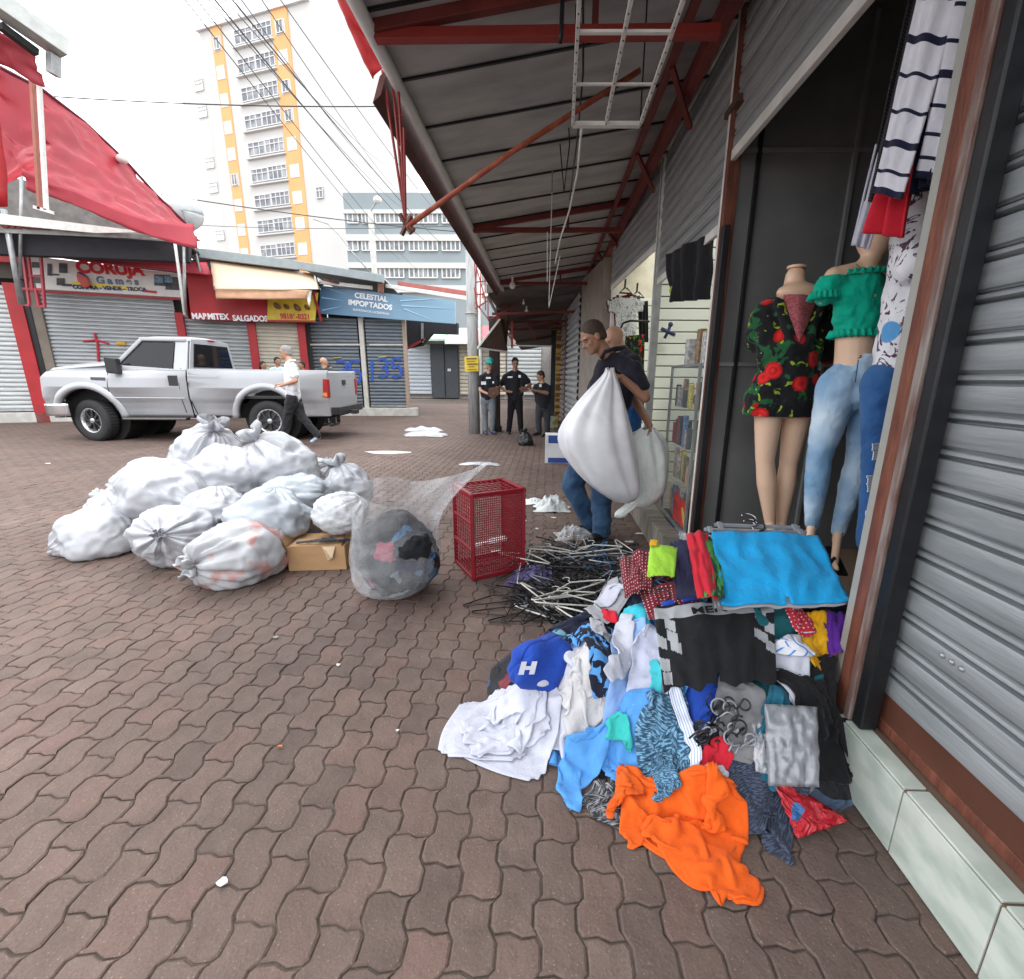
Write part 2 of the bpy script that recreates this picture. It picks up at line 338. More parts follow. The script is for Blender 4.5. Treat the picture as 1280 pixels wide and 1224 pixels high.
def shutter(parent, p0, p1, z0, z1, m, pitch=.09, depth=.016, name='slat_curtain', out=None, nseg=7):
    """corrugated roller shutter between ground points p0 and p1; out = unit vector to the street"""
    p0, p1 = V(p0[0], p0[1], 0), V(p1[0], p1[1], 0); d = (p1-p0).normalized(); out = V(out) if out is not None else V(d.y, -d.x, 0)
    prof = []; z = z0
    while z < z1-.001:
        pf = ((0, .3), (.03, .8), (.12, .95), (.35, 1.), (.58, .92), (.64, .75), (.655, -.5), (.71, -.5), (.725, .3), (.79, .85), (.86, .8), (.90, .55), (.915, -.35), (.955, -.35), (.97, .2)) if nseg > 6 else ((0, 0), (.1, .8), (.45, 1.), (.75, .5), (.82, -.3), (.93, -.3))
        for t, q in pf:
            zz = z+t*pitch
            if zz <= z1: prof.append((depth*q, zz))
        z += pitch
    nx = 2; P = []
    for o_, zz in prof: P.append([tuple(p0+out*o_+V(0, 0, zz)), tuple(p1+out*o_+V(0, 0, zz))])
    b = MB().grid(P)
    return b.build(name, m, parent, angle=50)
# tiled ledge under the closed shutter
TILE = mat('pale green marbled tile', (.42, .49, .43), .25, col2=(.60, .65, .59), c2=(.35, .62), scale=8, bump=.06, bscale=30, stretch=(1, 1, 2))
GROUT = mat('brown grout', (.16, .10, .07), .9)
t = thing('tiled_ledge', 'pale green marbled tile ledge under the closed steel shutter in the corner', 'ledge', (1.07, .4, 0))
MB().box((1.016, -.8, 0), (1.35, 1.30, .222)).build('core', GROUT, t)
def quadbox(name, m, parent, corners, off, bevel=.0015): MB().prism(corners, off).build(name, m, parent, bevel=bevel)
for ya, yb in ((1.055, 1.315), (.775, 1.05), (.40, .77), (.03, .395), (-.4, .025)):
    quadbox('front_tile', TILE, t, [(1.011, ya, .004), (1.011, yb, .004), (1.011, yb, .219), (1.011, ya, .219)], (.012, 0, 0))
    quadbox('top_tile', TILE, t, [(1.015, ya, .2215), (1.075, ya, .2215), (1.075, yb-.004, .2215), (1.015, yb-.004, .2215)], (0, 0, .008))
# stone step end behind the pile
STONE = mat('brown streaked stone', (.20, .17, .14), .5, col2=(.32, .28, .24), c2=(.4, .65), scale=4, stretch=(1, 6, 1), bump=.15)
o = MB().box((.985, 1.325, 0), (1.35, 1.62, .235)).build('stone_step', STONE, bevel=.006); tag(o, 'brown stone step end at the foot of the rusty pillar behind the clothes pile', 'step')
# foreground shutter
t = thing('roller_shutter', 'closed galvanised roller shutter with horizontal slats above the tiled ledge', 'shutter', (1.12, .6, .23), group='roller shutters of the right hand shop row')
shutter(t, (1.115, 1.36), (1.115, -.8), .355, 3.05, mat('blue grey galvanised slat', (.33, .355, .37), .48, .25, col2=(.22, .24, .25), c2=(.35, .72), scale=3, stretch=(1, 1, 9), bump=.2, bscale=16), pitch=.1, depth=.017, out=(-1, 0, 0), nseg=9)
MB().box((1.098, -.8, .2315), (1.122, 1.30, .27)).build('bottom_rail', RUST, t, bevel=.003)
MB().box((1.102, -.8, .27), (1.118, 1.32, .36)).build('bottom_bar', mat('brown primer bar', (.10, .035, .02), .6, .2, var=.3, scale=6, stretch=(1, .5, 1)), t)
for dy in (1.13, 1.10, 1.07): MB().ball((1.097, dy, .60), .008, 6).build('rivet', GREYM, t, smooth=True)
# pillar : grey jamb, rust strip, grey strip, black guide rail
t = thing('steel_pillar', 'tall chipped grey and rust brown steel pillar with black shutter guide rail', 'pillar', (1.08, 1.36, .2))
MB().box((1.03, 1.392, .236), (1.09, 1.428, 3.2)).build('grey_jamb', GREYP, t, bevel=.004)
MB().box((1.024, 1.338, .236), (1.088, 1.390, 3.2)).build('rust_strip', RUST, t, bevel=.004)
MB().box((1.020, 1.309, .232), (1.086, 1.336, 3.2)).build('edge_strip', mat('pinkish worn paint', (.15, .08, .065), .6, .1, col2=(.26, .22, .20), c2=(.4, .6), scale=7, stretch=(3, 3, .6), bump=.3), t, bevel=.003)
MB().box((1.028, 1.264, .232), (1.084, 1.307, 3.2)).build('guide_rail', BLACK, t, bevel=.006)
# niche shop: partition, floor, ceiling, inner walls
PANEL = mat('dark grey sheet panel', (.17, .175, .175), .38, .1, var=.25, scale=2.2, bump=.08, bscale=9)
PANEL2 = mat('panel bar', (.26, .265, .265), .4, .2, var=.15)
t = thing('partition_wall', 'dark grey sheet metal partition with thin frame bars behind the mannequins', 'wall', (1.6, 3.05, .2))
MB().box((1.07, 3.03, .19), (2.6, 3.07, 3.3)).build('panel', PANEL, t)
for z_ in (1.42, 2.60): MB().box((1.09, 3.012, z_-.012), (2.6, 3.03, z_+.012)).build('cross_bar', PANEL2, t, bevel=.002)
for x_ in (1.19, 1.73, 2.3): MB().box((x_-.012, 3.008, .2), (x_+.012, 3.03, 3.25)).build('upright_bar', BLACK if x_ < 1.3 else PANEL2, t, bevel=.002)
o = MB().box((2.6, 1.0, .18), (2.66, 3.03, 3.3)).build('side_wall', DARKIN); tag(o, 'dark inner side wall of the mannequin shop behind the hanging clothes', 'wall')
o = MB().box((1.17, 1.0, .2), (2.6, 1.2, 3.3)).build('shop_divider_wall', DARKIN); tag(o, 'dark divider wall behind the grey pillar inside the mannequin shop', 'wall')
o = MB().box((1.045, 1.625, .0), (2.6, 3.025, .19)).build('shop_floor', mat('brown floor tile', (.28, .19, .13), .4, col2=(.2, .14, .1), scale=4)); tag(o, 'brown stone floor of the mannequin shop niche', 'floor'); o['kind'] = 'structure'
o = MB(); [o.box(p_, q_) for p_, q_ in (((1.07, 1.2, 3.3), (2.66, 3.2, 3.36)), ((1.07, 3.201, 3.3), (1.5, 7.3, 3.36)), ((2.42, 3.201, 3.3), (2.66, 7.3, 3.36)), ((1.07, 7.301, 3.3), (2.66, 9.5, 3.36)))]; o = o.build('shop_ceiling', mat('ceiling board', (.8, .8, .74), .8)); tag(o, 'ceiling boards over the right hand shops', 'ceiling'); o['kind'] = 'structure'  # boards leave an added, unseen opening that lets sky light onto the slatwalls
# raised roller shutters over the openings
def raised(p0, p1, z0, z1, label, m=SLATD):
    t = thing('roller_shutter', label, 'shutter', ((p0[0]+p1[0])/2, (p0[1]+p1[1])/2, z0), group='roller shutters of the right hand shop row')
    shutter(t, p1, p0, z0+.05, z1, m, pitch=.1, depth=.016, nseg=8, out=(-1, 0, 0))
    MB().bar((p0[0]-.004, p0[1], z0+.025), (p1[0]-.004, p1[1], z0+.025), .03, .055).build('bottom_bar', WHITEM, t, bevel=.004)
    return t
raised((1.05, 1.48), (1.05, 3.02), 2.55, 3.27, 'half raised grey roller shutter over the mannequin niche')
raised((1.05, 3.12), (1.05, 4.72), 2.2, 3.29, 'low hanging raised roller shutter above the glass display case and black skirt')
raised((1.04, 4.86), (.90, 7.0), 2.55, 3.3, 'raised shutter over the shop with the hanging printed shirts')
def post(x, y, z1, label, mats, w=.07):
    t = thing('shop_post', label, 'post', (x, y, 0), group='steel posts between the shop openings')
    MB().box((x-.02, y-.045, .0), (x+.05, y+.0, z1)).build('front_strip', mats[0], t, bevel=.003)
    MB().box((x-.022, y+.002, .0), (x+.05, y+.028, z1)).build('edge_strip', mats[1], t, bevel=.003)
    return t
t = post(1.04, 3.06, 3.3, 'rusty red and white steel post between mannequin niche and display case', (RUST, WHITEM))
MB().box((1.012, 2.955, .15), (1.05, 3.01, 2.2)).build('channel', BLACK, t, bevel=.003)
MB().box((1.005, 2.93, 2.80), (1.06, 3.13, 2.835)).build('latch_bar', mat('dark rust', (.08, .04, .025), .7), t, bevel=.003)
post(1.04, 4.80, 3.35, 'grey steel post between the slatwall shops beside the man', (GREYM, WHITEM))
post(.93, 7.1, 3.3, 'thin white steel post at the far end of the shirt shop', (WHITEM, WHITEM))
# slatwall backs
SW = mat('cream slatwall', (.84, .88, .76), .45, var=.05, scale=3, bump=0)
def slatwall(x0, x1, y, z0, z1, label, pitch=.115):
    t = thing('slatwall', label, 'wall panel', ((x0+x1)/2, y, z0), group='cream slatwalls inside the shops'); z = z0
    MB().box((x0, y+.02, z0), (x1, y+.05, z1)).build('backing', mat('groove brown', (.16, .12, .08), .8), t)
    b = MB()
    while z < z1: b.box((x0, y, z+.006), (x1, y+.018, min(z+pitch-.006, z1))); z += pitch
    b.build('slats', SW, t, bevel=.003)
slatwall(1.05, 2.5, 4.9, .22, 3.25, 'cream slatwall behind the glass display case with small toys', .112)
slatwall(.96, 2.3, 7.35, .15, 2.5, 'cream slatwall behind the hanging printed shirts', .16)
o = MB().box((.96, 7.40, 0), (2.6, 7.5, 3.3)).build('end_wall', mat('cream wall', (.84, .80, .62), .7)); tag(o, 'cream upper end wall of the shirt shop', 'wall')
o = MB().box((2.5, 3.07, .18), (2.56, 7.4, 3.3)).build('inner_wall', mat('cream wall', (.84, .80, .62), .7)); tag(o, 'cream inner side wall behind the display case shop', 'wall')
o = MB().box((1.0, 3.09, 0), (2.5, 7.4, .17)).build('shop_platform', STONE); tag(o, 'brown streaked stone platform floor of the slatwall shops', 'floor'); o['kind'] = 'structure'
o = MB().box((.86, 3.16, 0), (1.0, 4.72, .21)).build('stone_step', mat('grey streaked stone', (.17, .155, .13), .45, col2=(.30, .28, .24), c2=(.42, .6), scale=3.5, stretch=(1.5, 8, 1), bump=.2), bevel=.008); tag(o, 'grey streaked stone doorstep below the white sack and display case', 'step')
# ================= CANOPY =================
def cz(x): return 3.0+.15*(x+.87)
SHEET = mat('weathered ceiling sheet', (.40, .40, .39), .7, col2=(.27, .265, .26), c2=(.38, .7), scale=2.2, bump=.25, bscale=120, stretch=(1, 3, 1))
t = thing('canopy_roof', 'long grey sheet canopy on red steel beams over the shop fronts', 'canopy', (.1, 5, 3.1))
SEAMS = [-.5, .0, .53, 1.05, 1.56, 2.06, 2.58, 3.1, 3.62, 4.12, 4.66, 5.18, 5.66, 6.2, 6.75, 7.3, 7.85, 8.4, 8.95, 9.5]
for i, (ya, yb) in enumerate(zip(SEAMS, SEAMS[1:])):
    MB().prism([(-.90, ya+.0005, cz(-.9)), (1.12, ya+.0005, cz(1.12)), (1.12, yb, cz(1.12)+.004), (-.90, yb, cz(-.9)+.004)], (0, 0, .012)).build('roof_sheet', SHEET, t)
    MB().bar((-.90, ya, cz(-.9)-.004), (1.12, ya, cz(1.12)-.004), .016, .012).build('seam_lip', BLACK, t)
MB().tube([(-.90, -.5, 3.0-.03), (-.90, 9.5, 3.0-.03)], .035, 10).build('edge_pipe', mat('pale pipe', (.62, .62, .60), .4, .2, var=.1), t, smooth=True)
MB().prism([(-.99, 3.05, 2.99), (-.94, 3.05, 3.03), (-.94, 9.5, 3.03), (-.99, 9.5, 2.99)], (-.05, 0, -.13)).build('fascia', mat('brown fascia', (.09, .03, .025), .7, var=.3), t)
for y_ in (2.68, 5.72, 8.75):
    MB().bar((-.88, y_, 2.955), (.80, y_, 2.955), .05, .05).build('tie_beam', REDP if y_ < 3 else DREDP, t, bevel=.004)
    MB().bar((-.88, y_-.02, 2.98), (1.03, y_-.02, cz(1.03)-.035), .05, .06).build('rafter', DREDP, t, bevel=.004)
    MB().bar((.2, y_, 2.97), (.2, y_, cz(.2)-.04), .03, .03).build('web', DREDP, t)
MB().bar((.88, -.3, 3.15), (.88, 9.4, 3.15), .07, .1).build('wall_beam', DREDP, t, bevel=.004)
MB().bar((.72, -.3, 3.19), (.72, 9.4, 3.19), .04, .05).build('purlin', DREDP, t, bevel=.004)
for y_ in (1.05, 1.9, 3.3, 4.4, 6.4, 7.5):
    MB().bar((.72, y_, 3.16), (.95, y_+.35, 3.0), .03, .03).build('brace', DREDP, t)
# rusty strut running down to the hanging truss foot
t = thing('strut', 'rusty orange red diagonal strut under the canopy beside the wire ladder rack', 'strut', (-.3, 3.2, 2.3))
MB().tube([YP(508, 284, 3.1), YP(640, 190, 3.1), YP(800, 88, 3.1)], .016, 8).build('strut_bar', mat('rusty orange', (.30, .06, .03), .65, col2=(.42, .12, .06), c2=(.45, .6), scale=12), t, smooth=True)
tr = thing('hanging_truss', 'thin rusty red truss legs hanging below the canopy edge against the sky', 'truss', YP(507, 284, 3.1))
foot = YP(507, 278, 3.1)
for a in ((490, 95), (497, 92), (478, 88), (505, 160)): MB().tube([YP(a[0], a[1], 3.1), foot], .009, 6).build('truss_leg', REDP, tr)
for k in range(5):
    f = k/5; a = np.array(YP(490, 110, 3.1))*(1-f)+foot*f; b_ = np.array(YP(503, 110, 3.1))*(1-f)+foot*f; MB().tube([a, b_], .005, 5).build('rung', REDP, tr)
for q in ((500, 268, 514, 292), (514, 270, 502, 294), (505, 280, 518, 288)): MB().tube([YP(q[0], q[1], 3.1), YP(q[2], q[3], 3.1)], .015, 6).build('foot_bolt', RUST, tr)
# white wire ladder rack
t = thing('wire_rack', 'white wire ladder rack hanging flat under the near canopy', 'rack', YP(760, 80, 2.2)); zr = 2.62
def ZP(px_, py_, z): return G(px_, py_, z)
A1, A2, B1, B2 = ZP(716, 156, zr), ZP(800, 156, zr), ZP(726, -40, zr), ZP(868, -40, zr)
C1, C2 = ZP(757, 156, zr), ZP(797, -40, zr)
for a, b_ in ((A1, B1), (C1, C2), (A2, B2)): MB().bar(a, b_, .016, .016).build('rail', WHITEM, t, bevel=.002)
for k, w in ((0, .02), (.36, .008), (.7, .01), (1.05, .01)):
    MB().bar(np.array(A1)*(1-k)+np.array(B1)*k, np.array(A2)*(1-k)+np.array(B2)*k, w*1.6, w).build('cross_bar', WHITEM, t)
for a in (A1, A2, B1): MB().tube([a, (a[0], a[1], cz(a[0])-.01)], .004, 5).build('hang_wire', BLACK, t)
b = MB()
for a, c in ((A1, B1), (C1, C2), (A2, B2)):
    a = np.array(a); c = np.array(c)
    for k in range(14):
        p = a+(c-a)*(k+.5)/14; b.tube([p+np.array([-.01, 0, .01]), p+np.array([0, .01, -.012]), p+np.array([.012, .012, .01])], .0022, 4)
b.build('wire_twist', BLACK, t); t.children[-1]['kind'] = 'stuff'
# hanging strips and chains
t = thing('hanging_strip', 'narrow pale folding strips hanging under the canopy above the bag man', 'bracket', YP(690, 300, 4.6))
b = MB(); b.bar(YP(686, 385, 4.6), YP(690, 240, 4.6), .02, .006); b.bar(YP(686, 385, 4.6), YP(700, 320, 4.6), .02, .006); b.bar(YP(684, 352, 4.6), YP(684, 290, 4.6), .012, .006); b.build('strips', WHITEM, t)
MB().tube([YP(690, 240, 4.6), (YP(690, 240, 4.6)[0], 4.6, cz(0)-.02)], .006, 5).build('hang_rod', GREYM, t)
def chain(name, label, pts, r=.006, m=GREYM):
    o = MB().tube(pts, r, 5).build(name, m, None, smooth=True); tag(o, label, 'cable')
chain('hanging_cable', 'pale twisted cable sagging down from the wire rack', [YP(727, 160, 2.9), YP(722, 215, 3.4), YP(712, 262, 4.0), YP(700, 300, 4.6), YP(694, 330, 4.7)], .007, WHITEM)
chain('hanging_cable', 'thin dark cable hanging from canopy left of the wire rack', [YP(703, 0, 2.3), YP(701, 45, 2.3), YP(700, 55, 2.31)], .01, BLACK)
chain('hanging_cable', 'dark wires running from ceiling behind the wire rack', [YP(729, 0, 2.6), YP(729, 90, 2.9), YP(722, 170, 3.5), YP(712, 250, 4.5)], .006, BLACK)
chain('hanging_cable', 'second dark wire hanging left of the pale twisted cable', [YP(700, 180, 3.9), YP(705, 240, 4.1), YP(712, 180, 4.0), YP(711, 160, 3.9)], .005, BLACK)
# red fabric awning hanging off the near canopy edge
def fabric(pts_grid, name, label, m, parent=None, cat='awning', nu=16, nv=16, wob=.02, seed=1, group=None):
    """bilinear patch from 2x2 or more control points with soft folds"""
    P = np.array(pts_grid, float); n, mm = P.shape[:2]; U = np.linspace(0, n-1, nu*(n-1)+1); Vv = np.linspace(0, mm-1, nv*(mm-1)+1); O = np.zeros((len(U), len(Vv), 3))
    for i, u in enumerate(U):
        a = min(int(u), n-2); fu = u-a
        for j, v in enumerate(Vv):
            c = min(int(v), mm-2); fv = v-c
            O[i, j] = (P[a, c]*(1-fu)+P[a+1, c]*fu)*(1-fv)+(P[a, c+1]*(1-fu)+P[a+1, c+1]*fu)*fv
            w = noise.noise(V(u*2.3+seed*7, v*2.3, seed))*wob+noise.noise(V(u*7+seed*7, v*1.5, seed+3))*wob*.5
            O[i, j] += np.array([w*.5, w, w*.7])
    o = MB().grid(O).build(name, m, parent, smooth=True, solid=.004)
    if parent is None: tag(o, label, cat, group)
    return o
REDF = mat('red awning fabric', (.52, .02, .025), .55, var=.15, scale=2, bump=.2, bscale=6)
fabric([[(-1.16, .9, 3.6), (-.93, .9, 3.08)], [(-1.16, 2.9, 3.3), (-.93, 2.9, 3.06)], [YP(464, 100, 3.0), (-.93, 3.0, 3.02)]], 'canopy_awning', 'bright red fabric awning skirt hanging at the near canopy corner', REDF, nu=10, nv=8, wob=.03)
# ================= LEFT SHOP ROW =================
def PLN(px, py, a, b):
    """point seen at a pixel on the vertical plane through ground points a, b"""
    r = _ray(px, py); n = np.array([b[1]-a[1], a[0]-b[0], 0.]); o = np.array([0, 0, CH]); t = (n @ (np.array([a[0], a[1], 0])-o))/(n @ r); return o+r*t
def off(a, b, d):
    """line a-b moved d metres towards the street"""
    v = np.array([b[0]-a[0], b[1]-a[1]]); v /= np.linalg.norm(v); n = np.array([v[1], -v[0]]); return tuple(np.array(a[:2])+n*d), tuple(np.array(b[:2])+n*d)
A0, B0, C0 = (-14.9, 11.4), (-7.05, 15.03), (-4.62, 15.38)
L1 = (A0, B0); L2 = (B0, C0)
O1 = V(B0[1]-A0[1], A0[0]-B0[0], 0).normalized(); O2 = V(C0[1]-B0[1], B0[0]-C0[0], 0).normalized()
REDW = mat('red shop paint', (.36, .010, .015), .5, var=.12, scale=3, bump=.1)
CONC = mat('pale concrete', (.42, .41, .38), .8, col2=(.52, .51, .48), scale=5, bump=.2)
def lp(px_, py_, pl=L1, d=0.):
    return PLN(px_, py_, *off(*pl, d)) if d else PLN(px_, py_, *pl)
def panel(pl, x0, y0, x1, y1, x2, y2, x3, y3, d, thick, name, m, parent=None, bevel=.01):
    """plate on a facade plane from four photo corners, thick metres deep"""
    o_ = (O1 if pl is L1 else O2); pts = [lp(x0, y0, pl, d), lp(x1, y1, pl, d), lp(x2, y2, pl, d), lp(x3, y3, pl, d)]
    return MB().prism(pts, o_*thick).build(name, m, parent, bevel=bevel)
def fshutter(pl, xl, xr, zt, label, m, group='closed roller shutters of the far left shop row', z0=.3, pitch=.11, base=None):
    a, b_ = lp(xl, 480, pl), lp(xr, 480, pl); t = thing('roller_shutter', label, 'shutter', (a[0], a[1], z0), group=group)
    shutter(t, a[:2], b_[:2], z0+.06, zt, m, pitch=pitch, depth=.03, nseg=5)
    o_ = O1 if pl is L1 else O2
    p, q = V(a[0], a[1], z0+.03)+o_*.02, V(b_[0], b_[1], z0+.03)+o_*.02; MB().bar(p, q, .04, .06).build('bottom_bar', GREYM, t)
    return t
def column(pl, px_, w, zt, name, label, m, d=.1, z0=0):
    a = lp(px_, 480, pl); o_ = O1 if pl is L1 else O2; s = V(-o_.y, o_.x, 0)
    p = V(a[0], a[1], z0)
    pts = [p-s*w/2-o_*.1, p+s*w/2-o_*.1, p+s*w/2+o_*d, p-s*w/2+o_*d]
    o = MB().prism(pts, (0, 0, zt-z0)).build(name, m, bevel=.01); tag(o, label, 'column'); return o
# masses behind the fronts
def mass(pl, d0, d1, z0, z1, name, label, m, ext=(0, 0)):
    a, b_ = pl; v = V(b_[0]-a[0], b_[1]-a[1], 0).normalized(); o_ = O1 if pl is L1 else O2
    A = V(a[0], a[1], z0)-v*ext[0]; B = V(b_[0], b_[1], z0)+v*ext[1]
    o = MB().prism([A-o_*d0, B-o_*d0, B-o_*d1, A-o_*d1], (0, 0, z1-z0)).build(name, m); tag(o, label, 'building'); return o
mass(L1, .12, 6, 0, 4.15, 'shop_building', 'dark shop block behind the games shop and snack bar fronts', DARKIN, (6, 0))
o = MB().prism([(-7.05, 15.15, 0), (-4.72, 15.52, 0), (-7.6, 21.5, 0), (-9.5, 21, 0)], (0, 0, 3.9)).build('shop_building', DARKIN); tag(o, 'dark shop block behind the blue importers shop front', 'building')
for pl, e0, lb in ((L1, (6, 0), 'low pale plinth kerb under the left shutters'), (L2, (.1, .25), 'low pale plinth kerb under the blue graffiti shutters')):
    a, b_ = pl; v = V(b_[0]-a[0], b_[1]-a[1], 0).normalized(); o_ = O1 if pl is L1 else O2; A = V(a[0], a[1], 0)-v*e0[0]; B = V(b_[0], b_[1], 0)+v*e0[1]
    tag(MB().prism([A+o_*.14, B+o_*.14, B-o_*.12, A-o_*.12], (0, 0, .27)).build('plinth', CONC, bevel=.015), lb, 'plinth')
fshutter(L1, -40, 38, 3.45, 'leftmost pale galvanised shutter at the photo edge behind the truck nose', SLATW, pitch=.115)
t = fshutter(L1, 62, 234, 3.5, 'wide grey shutter under the games shop sign with red paint marks', SLAT, pitch=.1)
SPR = mat('red spray paint', (.45, .03, .05), .7, var=.3, scale=20)
a = [lp(x, y, L1, .05) for x, y in ((104, 427), (120, 425), (136, 430))]; MB().tube(a, .028, 6).build('paint_mark', SPR, t)
MB().tube([lp(118, 416, L1, .05), lp(122, 430, L1, .05), lp(123, 452, L1, .05)], .028, 6).build('paint_mark', SPR, t)
MB().tube([lp(146, 429, L1, .05), lp(157, 430, L1, .05)], .05, 6).build('paint_mark', mat('ochre spray', (.6, .35, .05), .7), t)
t = fshutter(L1, 244, 319, 2.95, 'grey shutter left of the middle red column behind the truck cab', SLATD)
MB().tube([lp(276, 437, L1, .05), lp(285, 438, L1, .05)], .05, 6).build('paint_mark', mat('yellow spray', (.5, .45, .05), .7), t)
fshutter(L1, 329, 380, 2.9, 'beige shutter between two red columns of the snack bar', SLATC)
column(L1, 47, .30, 3.5, 'red_column', 'leftmost red column by the truck nose', REDW, .14); column(L1, 58, .18, 3.6, 'black_column', 'black strip column beside leftmost red column', BLACK, .1)
column(L1, 68, .26, 3.6, 'brown_column', 'grey brown column at the left side of the games shop shutter', mat('grey brown', (.20, .17, .14), .8), .08)
column(L1, 239, .20, 3.0, 'red_column', 'red column right of the games shop shutter', REDW, .12); column(L1, 324, .22, 2.95, 'red_column', 'red column left of the beige snack bar shutter', REDW, .12)
column(L1, 384, .22, 2.95, 'red_column', 'red column right of the beige shutter beside blue graffiti', REDW, .12)
# blue store
t = fshutter(L2, 388, 452, 3.1, 'dark grey roller shutter with left half of the blue graffiti', SLATB, group='graffiti shutters under the blue sign')
t2 = fshutter(L2, 462, 508, 3.1, 'dark grey roller shutter with blue graffiti 135 at the corner', SLATB, group='graffiti shutters under the blue sign')
column(L2, 457, .14, 3.15, 'mullion_post', 'pale post between the two blue graffiti shutters', mat('pale post', (.48, .46, .42), .7), .08, .27)
column(L2, 509, .12, 3.15, 'corner_post', 'brown edged corner post of the blue importers shop', mat('brown post', (.32, .24, .18), .7), .08, .27)
for tt, x0, x1 in ((t, 388, 451), (t2, 462, 508)): MB().bar(lp(x0, 431, L2, .04), lp(x1, 431, L2, .04), .05, .05).build('cross_rail', mat('pale post', (.48, .46, .42), .7), tt)
GRAF = mat('blue spray paint', (.015, .07, .36), .6, var=.3, scale=8)
def glyph(ch, cx, cy, w, h, parent):
    st = {'1': [[(.5, 0), (.5, 1)]], '3': [[(0, .05), (.5, 0), (.95, .15), (.9, .38), (.4, .48), (.9, .58), (.95, .85), (.5, 1), (0, .92)]],
          '5': [[(.95, 0), (.1, .02), (.08, .45), (.6, .42), (.98, .6), (.9, .9), (.4, 1.02), (0, .93)]]}[ch]
    for s_ in st:
        q = [np.array((cx+(u-.5)*w, cy+(v-.5)*h)) for u, v in s_]; fine = []
        for i_ in range(len(q)-1):
            p0, p1, p2, p3 = q[max(i_-1, 0)], q[i_], q[i_+1], q[min(i_+2, len(q)-1)]
            for t_ in np.linspace(0, 1, 6)[:(6 if i_ == len(q)-2 else 5)]: fine.append(.5*(2*p1+(p2-p0)*t_+(2*p0-5*p1+4*p2-p3)*t_**2+(3*p1-p0-3*p2+p3)*t_**3))
        rows = []
        for i_, f_ in enumerate(fine):
            d_ = fine[min(i_+1, len(fine)-1)]-fine[max(i_-1, 0)]; d_ = d_/(np.linalg.norm(d_)+1e-6); n_ = np.array((-d_[1], d_[0]))*(1.7+.4*math.sin(i_*1.3)); rows.append([lp(*(f_+n_), L2, .055), lp(*(f_-n_), L2, .055)])
        MB().grid(rows).build('graffiti_stroke', GRAF, parent, solid=.003)
for ch, x, w in (('3', 427, 13), ('5', 444, 14)): glyph(ch, x, 465, w, 27, t)
for ch, x, w in (('1', 465, 6), ('3', 479, 11), ('5', 496, 12)): glyph(ch, x, 461+(-1 if x > 470 else 2), w, 22 if x > 470 else 27, t2)
for x, y in ((422, 448), (478, 447)): MB().tube([lp(x-5, y, L2, .05), lp(x+5, y-1, L2, .05)], .025, 5).build('paint_mark', mat('olive spray', (.3, .3, .04), .7), t if x < 450 else t2)
# signs
def signmat(name, c0, c1):
    m = bpy.data.materials.new(name); m.use_nodes = True; n = m.node_tree.nodes; l = m.node_tree.links; b = n['Principled BSDF']
    tc = n.new('ShaderNodeTexCoord'); mp = n.new('ShaderNodeSeparateXYZ'); l.new(tc.outputs['Generated'], mp.inputs[0])
    cr = n.new('ShaderNodeValToRGB'); cr.color_ramp.elements[0].color = c0+(1,); cr.color_ramp.elements[1].color = c1+(1,); l.new(mp.outputs['X'], cr.inputs[0]); l.new(cr.outputs[0], b.inputs['Base Color']); b.inputs['Roughness'].default_value = .4; return m
BLS = [(-7.55, 14.75), (-3.0, 15.05)]
def bl(x, y): return PLN(x, y, *BLS)
def frame_of(fn, x0, x1, y):
    a, b_ = V(fn(x0, y)), V(fn(x1, y)); return rot2(b_-a)
t = thing('blue_shop_sign', 'long light blue shop sign reading CELESTIAL IMPORTADOS above the graffiti shutters', 'sign', bl(485, 380))
MB().prism([bl(400, 357), bl(569, 377), bl(569, 405), bl(399, 392)], (0, .06, 0)).build('board', signmat('blue gradient', (.09, .20, .34), (.22, .37, .48)), t, bevel=.004)
WHT = mat('white lettering', (.85, .87, .9), .5, var=.02); Rs = frame_of(bl, 420, 560, 390)
def bfront(x, y): p = bl(x, y); return (p[0], p[1]-.012, p[2])
RS = rot2(V(bl(560, 382))-V(bl(420, 364)))
text('CELESTIAL', 'lettering', WHT, t, bfront(464, 372), RS, .215, .004, .008); text('IMPORTADOS', 'lettering', WHT, t, bfront(463, 381.5), RS, .215, .004, .008)
text('ELETRÔNICOS | ACESSÓRIOS', 'lettering', WHT, t, bfront(464, 390), RS, .085, .003, .001)
RAYM = mat('pale ray print', (.35, .58, .76), .5, var=.05)
for q in ((402, 358, 432, 368, 1.3), (402, 372, 430, 376, 2), (403, 388, 428, 383, 1.6), (502, 382, 568, 386, 1.6), (500, 376, 556, 373, 1.5), (505, 386, 545, 402, 1.5)):
    x0, y0, x1, y1, w = q; c0 = V(bfront(x0, y0)); c1 = V(bfront(x1, y1)); up = V(0, 0, .012*w)
    MB().prism([c0-up, c0+up, c1+up*.1, c1-up*.1], (0, -.003, 0)).build('ray_stripe', RAYM, t)
